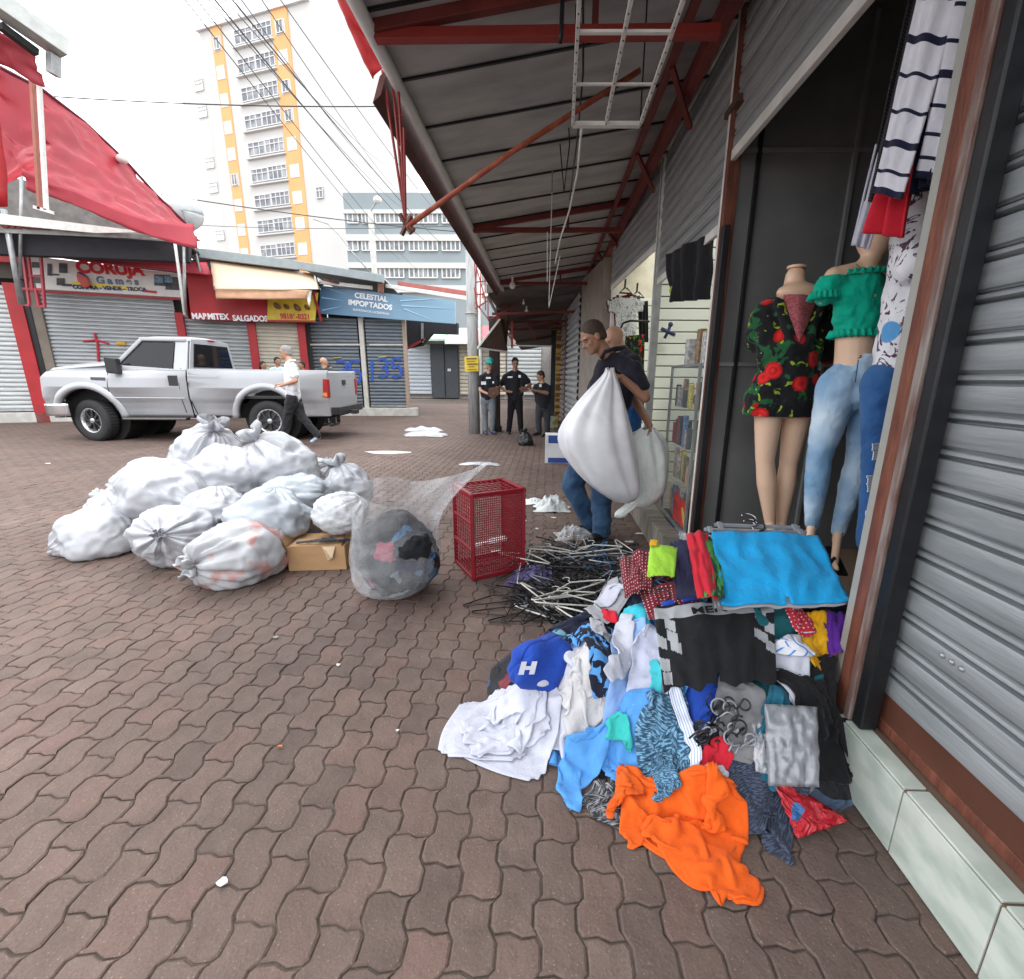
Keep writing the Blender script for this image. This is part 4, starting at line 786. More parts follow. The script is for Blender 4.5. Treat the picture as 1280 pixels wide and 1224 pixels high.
for x, y, Y_, s, lb in ((640.5, 357, 8.6, 1., 'largest and nearest hanging bulb under the far canopy edge'), (654.5, 379, 10., .5, 'small middle bulb under the far canopy'), (658, 389, 10.8, .75, 'lowest of three bulbs under the far canopy')):
    c = V(YP(x, y, Y_)); t = thing('hanging_bulb', lb, 'light bulb', c, group='bulbs hanging under the far canopy')
    MB().ball(c, (.055*s, .055*s, .06*s), 8).build('bulb', EMB, t, smooth=True); MB().tube([c+V(0, 0, .05*s), c+V(0, 0, .14*s)], .02*s, 8).build('socket', WHITEM, t); MB().tube([c+V(0, 0, .14*s), (c.x, c.y, 2.9)], .004, 5).build('cord', BLACK, t)
# right wall farther on: closed dark fronts
def rwall(pts, z1, name, label, m, cat='wall'):
    for i in range(len(pts)-1):
        a, b_ = pts[i], pts[i+1]; o = MB().prism([(a[0], a[1], 0), (b_[0], b_[1], 0), (1.6, b_[1], 0), (1.6, a[1], 0)], (0, 0, z1)).build(name, m); tag(o, label[i], cat)
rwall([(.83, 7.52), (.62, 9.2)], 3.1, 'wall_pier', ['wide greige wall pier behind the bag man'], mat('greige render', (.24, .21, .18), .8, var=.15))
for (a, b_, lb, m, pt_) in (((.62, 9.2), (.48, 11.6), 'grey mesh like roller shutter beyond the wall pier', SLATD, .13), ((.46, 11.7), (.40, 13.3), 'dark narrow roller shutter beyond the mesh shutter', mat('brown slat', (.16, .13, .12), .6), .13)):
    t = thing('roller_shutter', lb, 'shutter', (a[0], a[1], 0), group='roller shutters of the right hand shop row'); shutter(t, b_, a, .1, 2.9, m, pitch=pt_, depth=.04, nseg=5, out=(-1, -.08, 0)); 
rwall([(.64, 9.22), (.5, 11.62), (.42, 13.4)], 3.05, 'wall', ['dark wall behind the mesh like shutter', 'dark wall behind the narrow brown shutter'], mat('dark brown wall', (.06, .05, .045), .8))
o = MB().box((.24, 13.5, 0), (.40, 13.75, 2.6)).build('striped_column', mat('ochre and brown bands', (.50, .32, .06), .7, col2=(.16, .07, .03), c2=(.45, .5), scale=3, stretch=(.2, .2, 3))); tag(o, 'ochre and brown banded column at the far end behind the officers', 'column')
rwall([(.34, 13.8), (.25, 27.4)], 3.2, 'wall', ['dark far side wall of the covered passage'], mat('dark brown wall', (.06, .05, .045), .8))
for y_ in (14.4,): 
    o = MB().box((.1, y_, 0), (.24, y_+.2, 2.7)).build('dark_column', DARKIN); tag(o, 'narrow black column beside the pale far shutter', 'column')
# ================= FIGURES =================
def blob(name, prims, m, parent=None, voxel=.012, smooth=4, wr=0., wrs=.05, local=False, cut=None):
    """one continuous surface grown round tapered limbs and ellipsoids"""
    b = MB()
    for p in prims:
        if p[0] == 'c':
            _, a, ra, c, rc = p; a, c = V(a), V(c); b.ball(a, ra, 8); b.ball(c, rc, 8)
            if (c-a).length > 1e-4: b.tube([a, c], [ra, rc], 16)
        else: b.ball(p[1], p[2], 12, rot=p[3] if len(p) > 3 else None)
    me = bpy.data.meshes.new(name); me.from_pydata(b.v, [], b.f); o = bpy.data.objects.new(name, me); COL.objects.link(o)
    r = o.modifiers.new('r', 'REMESH'); r.mode = 'VOXEL'; r.voxel_size = voxel
    s_ = o.modifiers.new('s', 'SMOOTH'); s_.factor = .5; s_.iterations = smooth
    if wr:
        tx = bpy.data.textures.get('wr%g' % wrs) or bpy.data.textures.new('wr%g' % wrs, 'CLOUDS'); tx.noise_scale = wrs; tx.noise_depth = 1
        dp = o.modifiers.new('d', 'DISPLACE'); dp.texture = tx; dp.strength = wr; dp.mid_level = .5; dp.texture_coords = 'LOCAL'
    dg = bpy.context.evaluated_depsgraph_get(); me2 = bpy.data.meshes.new_from_object(o.evaluated_get(dg)); bpy.data.objects.remove(o)
    if cut is not None:     # drop faces beyond planes (point, normal)
        bm = bmesh.new(); bm.from_mesh(me2)
        for cp, cn in cut: bmesh.ops.bisect_plane(bm, geom=bm.verts[:]+bm.edges[:]+bm.faces[:], plane_co=V(cp), plane_no=V(cn), clear_outer=True)
        bm.to_mesh(me2); bm.free()
    me2.polygons.foreach_set('use_smooth', [True]*len(me2.polygons)); me2.materials.clear(); me2.materials.append(m)
    me2.name = name; o = bpy.data.objects.new(name, me2); link(o, parent, local)
    if cut is not None: sd = o.modifiers.new('solid', 'SOLIDIFY'); sd.thickness = .004; sd.offset = -1
    return o
def frame(f, u=(0, 0, 1)):
    f = V(f).normalized(); u = V(u); u = (u-f*u.dot(f)).normalized(); s = f.cross(u); return f, u, s
def head_prims(c, f, u, s=1.):
    """c = middle of the head, f = facing, u = crown direction"""
    f, u, r = frame(f, u); c = V(c); M = Matrix((f, r, u)).transposed().to_4x4(); P = lambda x, y, z: c+(f*x+r*y+u*z)*s
    return [('e', P(-.012, 0, .03), (.096*s, .077*s, .092*s), M), ('e', P(.018, 0, -.045), (.072*s, .060*s, .070*s), M), ('e', P(.055, 0, -.088), (.032*s, .034*s, .026*s), M),
            ('e', P(.068, 0, .022), (.026*s, .056*s, .014*s), M), ('c', P(.083, 0, .005), .009*s, P(.104, 0, -.028), .013*s), ('e', P(.088, 0, -.034), (.014*s, .020*s, .010*s), M),
            ('e', P(.076, 0, -.064), (.016*s, .027*s, .008*s), M), ('e', P(.074, 0, -.075), (.014*s, .023*s, .008*s), M),
            ('e', P(-.006, .076, -.008), (.020*s, .010*s, .032*s), M), ('e', P(-.006, -.076, -.008), (.020*s, .010*s, .032*s), M),
            ('e', P(.055, .038, -.025), (.024*s, .022*s, .022*s), M), ('e', P(.055, -.038, -.025), (.024*s, .022*s, .022*s), M)]
def hand_prims(w, d, nrm, thumb, s=1., curl=.5):
    """w wrist, d direction of the hand, nrm palm normal (fingers curl towards it), thumb side direction"""
    d = V(d).normalized(); n = V(nrm); n = (n-d*n.dot(d)).normalized(); t = V(thumb); t = (t-d*t.dot(d)-n*t.dot(n)).normalized(); w = V(w)
    M = Matrix((d, t, n)).transposed().to_4x4(); out = [('e', w+d*.048*s, (.052*s, .040*s, .015*s), M)]
    for i, L in enumerate((.068, .076, .070, .055)):
        base = w+d*.088*s+t*(.029-.019*i)*s; a = curl; q = base+(d*math.cos(a)+n*math.sin(a))*L*.5*s; e = q+(d*math.cos(2.1*a)+n*math.sin(2.1*a))*L*.5*s
        out += [('c', base-d*.02*s, .0095*s, q, .0085*s), ('c', q, .0085*s, e, .007*s)]
    b0 = w+d*.022*s+t*.034*s; b1 = b0+(d*.55+t*.6+n*.35).normalized()*.036*s; b2 = b1+(d*.8+t*.15+n*.5).normalized()*.032*s
    out += [('c', b0, .013*s, b1, .010*s), ('c', b1, .010*s, b2, .008*s)]
    return out
SKIN1 = mat('brown skin', (.32, .16, .10), .5, var=.1, scale=12, bump=.05); SKIN2 = mat('tan skin', (.44, .24, .16), .5, var=.1, scale=12, bump=.05)
HAIRB = mat('dark hair', (.012, .010, .009), .7, bump=.8, bscale=300, dist=.004); HAIRS = mat('shaved hair', (.05, .032, .024), .8, var=.2, scale=60); HAIRG = mat('grey hair', (.28, .27, .26), .7, bump=.8, bscale=300)
BLKC = cloth('black polo cloth', (.018, .019, .024)); NAVY = cloth('dark navy polo cloth', (.014, .013, .022)); WHTC = cloth('white cotton', (.72, .73, .76)); SHOE = mat('black leather', (.015, .015, .016), .45)
DENIM = cloth('blue jeans denim', (.018, .045, .10), (.05, .11, .20), pat='denim'); GREYJ = cloth('grey jeans', (.17, .19, .21)); DGREY = cloth('charcoal trousers', (.045, .047, .055)); BLKT = cloth('black trousers', (.012, .012, .015))
def person(name, label, J, skin, shirt, trousers, shoes, hair, s=1., leg=1., voxel=.014, face=(0, -1, 0), up=(0, 0, 1), hands=None, beard=False, hairstyle='short', fat=0., sleeve=.62, tuck=False, mannequin=False, cat='person', hem=0., voxc=None, wr=.012):
    """J: joint points head neck shL shR elL elR wrL wrR hipL hipR knL knR anL anR toeL toeR (any arm or leg may be missing)"""
    J = {k: V(v) for k, v in J.items()}; pel = (J['hipL']+J['hipR'])/2; nk = J['neck']; chest = nk.lerp(pel, .33); belly = nk.lerp(pel, .7); sd = (J['shL']-J['shR']).normalized()
    base = V(pel.x, pel.y, 0) if 'anL' not in J else V((J['anL'].x+J['anR'].x)/2, (J['anL'].y+J['anR'].y)/2, min(J['anL'].z, J['anR'].z)-.08)
    root = thing(name, label, cat, base); B = []; vz = voxel
    if 'head' in J:
        f, u, r = frame(face, up); B += head_prims(J['head'], face, up, s) if not mannequin else []
        B += [('c', J['head']-u*.05*s-f*.02*s if not mannequin else J['head'], .053*s, nk, .062*s)]
    B += [('c', nk, .065*s, chest, .10*s), ('c', chest, .115*s+fat*.4, belly, .10*s+fat), ('c', belly, .10*s+fat, pel, .105*s+fat*.6)]
    for k in 'LR':
        B += [('c', nk, .05*s, J['sh'+k], .052*s), ('c', J['sh'+k], .052*s, J['hip'+k].lerp(J['sh'+k], .35), .07*s)]
        if 'el'+k in J:
            B += [('c', J['sh'+k], .054*s, J['el'+k], .040*s)]
            if 'wr'+k in J: B += [('c', J['el'+k], .042*s, J['wr'+k], .027*s)]
        if 'kn'+k in J: B += [('c', J['hip'+k], .088*s, J['kn'+k], .056*s), ('c', J['kn'+k].lerp(J['an'+k], .25), .058*s, J['an'+k], .034*s), ('c', J['kn'+k], .055*s, J['kn'+k].lerp(J['an'+k], .3), .06*s)]
        if 'toe'+k in J: B += [('c', J['an'+k]-V(0, 0, .03*s), .035*s, J['toe'+k], .025*s)]
    for h in (hands or []): B += hand_prims(*h)
    blob('body', B, skin, root, vz, 3)
    if 'head' in J and not mannequin:
        f, u, r = frame(face, up); P = lambda x, y, z: J['head']+(f*x+r*y+u*z)*s; M = Matrix((f, r, u)).transposed().to_4x4()
        if hairstyle != 'bald':
            H = [('e', P(-.020, 0, .038), (.099*s, .082*s, .094*s), M), ('e', P(-.045, 0, -.01), (.068*s, .078*s, .075*s), M)]
            if hairstyle == 'long': H += [('c', P(-.06, .03, 0), .06*s, P(-.05, .04, -.16), .045*s), ('c', P(-.06, -.03, 0), .06*s, P(-.05, -.04, -.16), .045*s)]
            o = blob('hair', H, hair, root, min(vz, .012), 2, cut=[(P(.05, 0, .048), f*.75+u*-.66), (P(.0, 0, -.055 if hairstyle != 'long' else -.3), -u)])
        for y in (.031, -.031):
            MB().ball(P(.079, y, .0), .0085*s, 6).build('eye', mat('eye white', (.30, .28, .26), .5), root, smooth=True); MB().ball(P(.0865, y, -.002), .0055*s, 5).build('iris', mat('iris', (.02, .012, .01), .2), root, smooth=True)
            MB().tube([P(.083, y-.02, .017), P(.091, y, .022), P(.082, y+.02, .018)], .0035*s, 5).build('eyebrow', HAIRB, root)
        if beard: blob('beard', [('e', P(.05, 0, -.085), (.042*s, .042*s, .034*s), M), ('e', P(.02, .048, -.06), (.03*s, .015*s, .035*s), M), ('e', P(.02, -.048, -.06), (.03*s, .015*s, .035*s), M)], hair, root, .01, 2)
    c = .014
    if shirt is not None:
        hemp = pel.lerp(belly, -hem if hem else .1); T = [('c', nk.lerp(chest, .3), .075*s+c, chest, .115*s+c), ('c', chest, .118*s+c+fat*.4, belly, .108*s+c+fat), ('c', belly, .108*s+c+fat, hemp, .112*s+c+fat*.7)]
        for k in 'LR':
            T += [('c', nk.lerp(J['sh'+k], .25), .052*s+c, J['sh'+k], .052*s+c), ('c', J['sh'+k], .056*s+c, J['hip'+k].lerp(J['sh'+k], .3), .078*s+c), ('c', J['hip'+k].lerp(J['sh'+k], .3), .078*s+c, hemp.lerp(J['hip'+k], .6), .09*s+c)]
            if 'el'+k in J: T += [('c', J['sh'+k], .06*s+c, J['sh'+k].lerp(J['el'+k], sleeve), .055*s+c)]
        o = blob('shirt', T, shirt, root, voxc or vz, 3, wr=wr, wrs=.07)
        M = Matrix((V(face).normalized(), V(0, 0, 1), V(1, 0, 0))).transposed().to_4x4() if False else None
    if trousers is not None:
        T = [('c', pel.lerp(belly, .3), .105*s+c*.5+fat*.8, pel, .115*s+c*.5+fat*.6)]
        for k in 'LR':
            if 'kn'+k in J: T += [('c', J['hip'+k], .094*s*leg+c, J['kn'+k], .068*s*leg+c*.6), ('c', J['kn'+k], .068*s*leg+c*.6, J['an'+k]+V(0, 0, .01), .060*s*leg+c*.3), ('c', pel, .10*s, J['hip'+k], .09*s+c)]
        blob('trousers', T, trousers, root, voxc or vz, 3, wr=wr*1.2, wrs=.08)
    if shoes is not None:
        for k in 'LR':
            if 'toe'+k in J:
                a, t_ = J['an'+k], J['toe'+k]; zb = min(a.z-.06, t_.z)
                blob('shoe', [('c', V(a.x, a.y, a.z-.035), .042*s, t_, .036*s), ('c', (a-V(0, 0, .045))+(a-t_).normalized()*.02, .04*s, a, .042*s)], shoes, root, .012, 2)
    return root
def JP(Y_, **k):
    """joints from photo pixels; value (px, py[, dY])"""
    return {n: YP(v[0], v[1], Y_+(v[2] if len(v) > 2 else 0)) for n, v in k.items()}
# ---- man lifting the white sacks
J = JP(3.75, head=(741, 422, -.03), neck=(760, 447), shL=(792, 462, -.14), shR=(762, 458, .16), elL=(806, 497, -.22), wrL=(777, 472, -.24), elR=(794, 500, .1), wrR=(812, 532, -.12),
       hipL=(752, 560, -.09), hipR=(738, 558, .09), knL=(752, 612, -.12), knR=(715, 606, .08), anL=(752, 664, -.12), anR=(737, 654, .06), toeL=(741, 673, -.2), toeR=(722, 663, .0))
man = person('person', 'man in dark navy polo and blue jeans lifting big white sacks', J, SKIN1, NAVY, DENIM, SHOE, HAIRS, s=1., leg=1.22, voxel=.0075, voxc=.010, face=(-.80, -.30, -.50), up=(-.35, 0, .93), hairstyle='short', sleeve=.60, wr=.022,
    hands=[(J['wrL'], V(-1, -.1, .35), V(0, .2, -1), V(-.2, -1, .2), .95, 1.0), (J['wrR'], V(.25, -.1, -1), V(-1, .2, -.2), V(0, -1, 0), 1.0, .35)])
col = V(YP(762, 436, 3.72)); MB().tube([V(YP(752, 447, 3.66)), V(YP(756, 440, 3.60)), V(YP(768, 436, 3.62)), V(YP(781, 434, 3.75)), V(YP(775, 436, 3.86)), V(YP(760, 440, 3.84))], .016, 8, close=True).build('collar', NAVY, man, smooth=True)
MB().prism([V(YP(756, 462, 3.57)), V(YP(760, 461, 3.57)), V(YP(760, 464, 3.57)), V(YP(756, 465, 3.57))], (0, -.004, 0)).build('chest_badge', mat('red badge', (.5, .03, .05), .6), man)
# ---- person bending behind him
J = JP(4.35, head=(768, 424), neck=(778, 440), shL=(792, 452, -.15), shR=(785, 452, .15), elL=(800, 480, -.16), elR=(790, 478, .1), hipL=(792, 500, -.08), hipR=(784, 500, .08), knL=(790, 548, -.08), knR=(778, 548, .1), anL=(790, 605, -.08), anR=(776, 603, .1), toeL=(775, 618, -.1), toeR=(762, 614, .05))
person('person', 'bald person in blue mostly hidden behind the man with the sacks', J, SKIN2, NAVY, cloth('bright blue trousers', (.02, .09, .26)), SHOE, HAIRB, s=.93, voxel=.014, face=(-.8, -.3, -.5), hairstyle='bald', wr=.02)
# ---- three officers
J = JP(10.7, head=(612, 457), neck=(611, 467), shL=(619, 472, 0), shR=(602, 472, 0), elR=(600, 488, -.1), wrR=(611, 493, -.3), elL=(622, 486, -.05), wrL=(620, 492, -.28), hipL=(615, 500), hipR=(606, 500), knL=(616, 519, -.05), knR=(606, 520, .05), anL=(615, 538, -.06), anR=(607, 538), toeL=(619, 541, -.18), toeR=(608, 543, -.2))
o1 = person('person', 'man in teal cap and grey jeans holding a brown board by the pole', J, SKIN2, BLKC, GREYJ, mat('navy trainers', (.05, .06, .12), .5), HAIRB, s=.97, voxel=.018, face=(.45, -.75, -.45), hairstyle='bald', beard=True,
    hands=[(J['wrR'], V(.9, -.4, -.2), V(0, -.3, 1), V(0, -1, 0), .9, .5), (J['wrL'], V(-.2, -1, -.1), V(-1, 0, .2), V(0, 0, 1), .9, .4)])
c = V(YP(612, 453.5, 10.66)); blob('cap', [('e', c+V(0, 0, .03), (.10, .11, .085)), ('c', c+V(.03, -.10, .0), .03, c+V(.06, -.17, -.02), .018), ('c', c+V(-.03, -.10, .0), .03, c+V(.0, -.17, -.02), .018)], mat('teal cap', (.03, .30, .26), .7, var=.2, scale=20), o1, .012, 2)
LBL = mat('white chest print', (.75, .76, .78), .6)
def badge(o, x, y, w, h, Y_): MB().prism([YP(x-w/2, y-h/2, Y_), YP(x+w/2, y-h/2, Y_), YP(x+w/2, y+h/2, Y_), YP(x-w/2, y+h/2, Y_)], (0, .02, 0)).build('chest_print', LBL, o)
badge(o1, 610.5, 472.5, 6, 2.2, 10.55); badge(o1, 616.5, 478, 2, 2.6, 10.55); badge(o1, 604.5, 479, 6, 4, 10.56)
J = JP(10.9, head=(644, 454), neck=(644, 464), shL=(655, 471), shR=(632, 471), elR=(625, 484, .05), wrR=(634, 490, -.15), elL=(663, 481, .0), wrL=(655, 486, -.22), hipL=(648, 499), hipR=(640, 499), knL=(650, 519), knR=(638, 519), anL=(651, 538), anR=(636, 539), toeL=(651, 541, -.2), toeR=(636, 542, -.2))
o2 = person('person', 'tall man in black polo with hands on hips between two colleagues', J, SKIN1, BLKC, BLKT, SHOE, HAIRB, s=1.0, voxel=.018, face=(.25, -.9, -.25),
    hands=[(J['wrR'], V(.9, -.3, .0), V(.3, .9, 0), V(0, 0, 1), .9, .3), (J['wrL'], V(-.7, -.6, .0), V(-.3, .9, 0), V(0, 0, 1), .9, .3)])
badge(o2, 637.5, 471.5, 6, 2, 10.72); badge(o2, 649.5, 470.5, 3, 3.5, 10.72)
J = JP(10.5, head=(675.5, 470.5), neck=(678, 480), shL=(686, 485, .0), shR=(670, 484, .1), elR=(668, 491, -.05), wrR=(664.5, 487, -.25), elL=(684, 491.5, -.1), wrL=(667, 488, -.3), hipL=(683, 508), hipR=(675, 508), knL=(684, 525), knR=(673, 525), anL=(684, 541), anR=(674, 540), toeL=(678, 545, -.15), toeR=(667, 543, -.12))
o3 = person('person', 'stocky balding man in black polo and grey trousers reading a brown board', J, SKIN2, BLKC, DGREY, SHOE, HAIRS, s=.98, voxel=.018, face=(-.85, -.45, -.35), fat=.035,
    hands=[(J['wrR'], V(-1, -.2, 0), V(0, .2, 1), V(0, -1, 0), .9, .4), (J['wrL'], V(-1, -.2, .1), V(0, .2, 1), V(0, -1, 0), .9, .4)])
badge(o3, 675.5, 482, 3, 3.5, 10.33)
CARD = mat('brown board', (.34, .20, .10), .8, var=.1)
for pts, Y_, lb in (((( 611, 486), (622, 484), (625, 492), (616, 499), (609, 494)), 10.33, 'brown cardboard board held by the man in the teal cap'), (((650, 486), (664, 482.5), (665, 487.5), (651, 491)), 10.2, 'brown clipboard held by the stocky balding man')):
    o = MB().prism([YP(x, y, Y_) for x, y in pts], (0, .02, .01)).build('clipboard', CARD, bevel=.002); tag(o, lb, 'clipboard')
# ---- walking man by the truck
J = JP(8.35, head=(356.5, 441), neck=(362, 452), shL=(367, 460, .14), shR=(366, 459, -.14), elR=(370, 476, -.2), wrR=(352, 482, -.22), elL=(368, 475, .15), wrL=(352, 480, .1), hipL=(369, 497, .08), hipR=(365, 497, -.08), knL=(377, 521, .08), knR=(359, 522, -.08), anL=(392, 546, .06), anR=(356, 546, -.06), toeL=(400, 551, .04), toeR=(346, 549, -.1))
J['toeL'] = V(J['anL'])+V(.03, -.1, -.065); J['toeL'] = V(YP(386, 553, 8.36)); J['anL'] = V(YP(394, 547, 8.4))
J['toeL'], J['anL'] = V(YP(390, 552, 8.3)), V(YP(397, 545, 8.42))
wm = person('person', 'grey haired man in white polo walking beside the silver pickup bed', J, SKIN2, WHTC, cloth('dark striped trousers', (.022, .022, .026)), mat('blue white trainers', (.25, .30, .36), .5, var=.6, scale=20), HAIRG, s=.98, voxel=.015, face=(-.8, -.55, -.1), wr=.03,
    hands=[(J['wrR'], V(-1, -.1, -.1), V(0, .2, -1), V(0, -1, 0), 1., .4), (J['wrL'], V(-1, 0, -.1), V(0, 0, -1), V(0, -1, 0), 1., .5)])
MB().tube([V(YP(359, 455, 8.25)), V(YP(363, 451, 8.2)), V(YP(369, 451, 8.35)), V(YP(366, 451, 8.48))], .02, 6).build('collar', WHTC, wm, smooth=True)
# ---- people behind the truck
for (x, y, yb, Y_, sk, sh, hr, hs_, fc, lb, s) in ((329, 457, 466, 12.2, SKIN1, DGREY, HAIRB, 'long', (.9, -.3, 0), 'dark haired woman seen in profile behind the pickup bed', .9), (347, 452, 463, 12.0, SKIN1, cloth('pale blue shirt', (.45, .55, .70)), HAIRB, 'short', (.8, -.5, 0), 'man in pale blue shirt behind the pickup bed', .95),
        (377, 457, 466, 12.4, SKIN1, DGREY, HAIRB, 'short', (-.3, -.9, 0), 'dark haired man behind the pickup bed right of the walker', .9), (405, 453, 465, 12.0, SKIN2, DGREY, HAIRG, 'bald', (.6, .7, 0), 'bald man in dark shirt behind the pickup tailgate', 1.), (412.5, 461, 470, 12.3, SKIN1, BLKC, HAIRB, 'short', (.6, -.5, 0), 'short dark haired person behind the tailgate corner', .8)):
    k = .92*12/Y_; X0 = YP(x, y, Y_); h0 = X0[2]; n_ = h0-.16; xx = X0[0]
    J = dict(head=X0, neck=(xx, Y_, n_), shL=(xx-.17, Y_, n_-.06), shR=(xx+.17, Y_, n_-.06), elL=(xx-.22, Y_, n_-.33), elR=(xx+.22, Y_, n_-.33), wrL=(xx-.2, Y_-.1, n_-.55), wrR=(xx+.2, Y_-.1, n_-.55), hipL=(xx-.09, Y_, n_*.62), hipR=(xx+.09, Y_, n_*.62), knL=(xx-.1, Y_-.03, n_*.34), knR=(xx+.1, Y_+.03, n_*.34), anL=(xx-.1, Y_, .09), anR=(xx+.1, Y_, .09), toeL=(xx-.1, Y_-.15, .04), toeR=(xx+.1, Y_-.15, .04))
    person('person', lb, J, sk, sh, BLKT, SHOE, hr, s=s, voxel=.022, face=fc, hairstyle=hs_)
# ================= MANNEQUINS =================
MSK = mat('mannequin skin plastic', (.74, .50, .35), .35, var=.03, bump=0)
def N(px_, py_, Y_): return YP(px_, py_, Y_)
YM = 2.55
J = JP(YM, head=(994, 345), neck=(992, 372), shL=(955, 392), shR=(1026, 392, .02), elL=(947, 425, .08), elR=(1036, 440, .1), hipL=(962, 500), hipR=(1000, 500), knL=(956, 575), knR=(986, 578, .03), anL=(963, 655), anR=(976, 655, .03))
J = {k: V(v) for k, v in J.items()}
m1 = thing('mannequin', 'headless mannequin in black floral shirt jacket and pink lace top', 'mannequin', (J['anL'].x, YM, .19), group='shop mannequins in the niche')
B = [('e', V(YP(999, 366, YM-.035)), (.115, .055, .05)), ('c', J['head'], .047, J['neck'], .06), ('c', J['neck'], .07, J['neck']+V(0, 0, -.1), .085), ('c', J['neck']+V(0, 0, -.1), .10, J['hipL'].lerp(J['hipR'], .5), .10)]
for k in 'LR': B += [('c', J['neck'], .04, J['sh'+k], .04), ('c', J['sh'+k], .042, J['el'+k], .035), ('c', J['hip'+k], .080, J['kn'+k], .05), ('c', J['kn'+k], .048, J['kn'+k].lerp(J['an'+k], .35), .054), ('c', J['kn'+k].lerp(J['an'+k], .35), .054, J['an'+k], .030), ('c', J['an'+k], .03, J['an'+k]+V(-.02, -.1, -.08), .02)]
blob('body', B, MSK, m1, .009, 4); MB().tube([J['head']+V(0, 0, .035), J['head']+V(0, 0, .047)], .044, 20).build('neck_cap', MSK, m1, smooth=False)
FLOR = cloth('black floral print', (.012, .012, .014), pat='floral', obj=True, k=.85)
hc = J['hipL'].lerp(J['hipR'], .5)
T = [('c', J['neck']+V(0, .03, -.10), .085, J['neck']+V(0, 0, -.25), .122), ('c', J['neck']+V(0, 0, -.25), .13, hc+V(0, 0, .12), .115), ('c', hc+V(0, 0, .12), .12, hc+V(0, 0, -.03), .13)]
for k, sx in (('L', -1), ('R', 1)): T += [('c', J['neck'].lerp(J['sh'+k], .35), .055, J['sh'+k], .062), ('c', J['sh'+k], .062, J['el'+k], .072), ('c', J['hip'+k]+V(0, 0, .1), .09, J['hip'+k]+V(sx*.03, 0, -.03), .11), ('c', J['sh'+k], .06, hc.lerp(J['sh'+k], .4), .09)]
T += [('c', V(YP(972, 376, YM-.075)), .022, V(YP(990, 428, YM-.112)), .024), ('c', V(YP(1028, 376, YM-.075)), .022, V(YP(1008, 428, YM-.115)), .026)]
blob('floral_jacket', T, FLOR, m1, .009, 3, wr=.03, wrs=.06, cut=[(hc+V(0, 0, -.085), (0, 0, -1))])
yv = YM-.148
MB().grid([[tuple(V(YP(x, y, YM-.128+.05*abs(x-999)/22+(.03 if y < 372 else 0)))) for x, y in r] for r in (((977, 366), (980, 378), (986, 395), (992, 410), (998, 427)), ((986, 367), (989, 380), (992, 396), (995, 411), (998.5, 427)), ((999, 368), (999, 382), (999, 398), (999, 412), (999, 428)), ((1012, 367), (1011, 380), (1007, 396), (1004, 411), (1000, 427)), ((1022, 366), (1021, 379), (1014, 395), (1006, 411), (1000, 427)))]).build('lace_top', mat('dusty pink lace', (.48, .13, .15), .85, col2=(.36, .08, .09), c2=(.45, .55), scale=80, bump=.8, bscale=120), m1, smooth=True, solid=.012, sub=2)
# mannequin two
YM = 2.2
J = JP(YM, head=(1092, 318), neck=(1083, 335), shL=(1042, 345), shR=(1125, 352), elL=(1028, 372), elR=(1135, 395, .05), wa=(1068, 440), hipL=(1048, 485), hipR=(1092, 490), knL=(1024, 570), knR=(1073, 575), anL=(1015, 655), anR=(1048, 664), toeL=(1010, 690, -.1), toeR=(1043, 706, -.13))
J = {k: V(v) for k, v in J.items()}
m2 = thing('mannequin', 'mannequin in green ruffled crop top and light blue skinny jeans', 'mannequin', (J['anR'].x, YM, .19), group='shop mannequins in the niche')
B = [('e', J['head']+V(.0, 0, .09), (.075, .085, .11)), ('c', J['head'], .042, J['neck'], .045), ('c', J['neck'], .05, J['neck']+V(0, 0, -.1), .075), ('c', J['neck']+V(-.01, 0, -.1), .085, J['wa'], .078), ('c', J['wa'], .078, J['hipL'].lerp(J['hipR'], .5), .10)]
for k in 'LR': B += [('c', J['neck'], .035, J['sh'+k], .036), ('c', J['sh'+k], .038, J['el'+k], .034), ('c', J['hip'+k], .082, J['kn'+k], .048), ('c', J['kn'+k], .044, J['an'+k], .022), ('c', J['an'+k], .022, J['toe'+k], .018), ('c', J['an'+k], .022, J['an'+k]+V(.01, .02, -.06), .02), ('c', J['toe'+k], .016, J['toe'+k]+V(-.01, -.04, -.005), .012)]
blob('body', B, MSK, m2, .008, 4)
GRN = cloth('jade green cotton', (.0, .38, .25))
T = [('c', J['neck']+V(-.01, 0, -.07), .088, J['neck'].lerp(J['wa'], .72), .095)]
for k in 'LR': T += [('c', J['sh'+k]+V(0, 0, -.01), .048, J['sh'+k].lerp(J['el'+k], .75), .055), ('c', J['neck'].lerp(J['sh'+k], .5)+V(0, 0, -.045), .04, J['sh'+k]+V(0, 0, -.02), .045), ('c', J['neck'].lerp(J['sh'+k], .45)+V(0, -.02, -.10), .06, J['neck'].lerp(J['wa'], .6)+V(.04 if k == 'R' else -.04, 0, 0), .07)]
ct = blob('crop_top', T, GRN, m2, .008, 3, wr=.02, wrs=.035, cut=[(J['neck']+V(0, 0, -.035), (0, 0, 1)), (J['neck'].lerp(J['wa'], .80), (0, 0, -1))])
def ruffle(c, rx, ry, z, n, amp, h, m, parent, name='ruffle_hem'):
    P = []
    for k in range(3):
        P.append([(c[0]+(rx+amp*k*.5*math.sin(n*a_))*math.cos(a_), c[1]+(ry+amp*k*.5*math.sin(n*a_))*math.sin(a_), z-h*k/2+amp*.3*math.sin(n*a_+1)) for a_ in np.linspace(0, 2*PI, n*6)])
    MB().grid(P).build(name, m, parent, smooth=True, solid=.003)
cc = J['neck'].lerp(J['wa'], .77); ruffle((cc.x, cc.y), .108, .10, cc.z+.01, 26, .012, .03, GRN, m2)
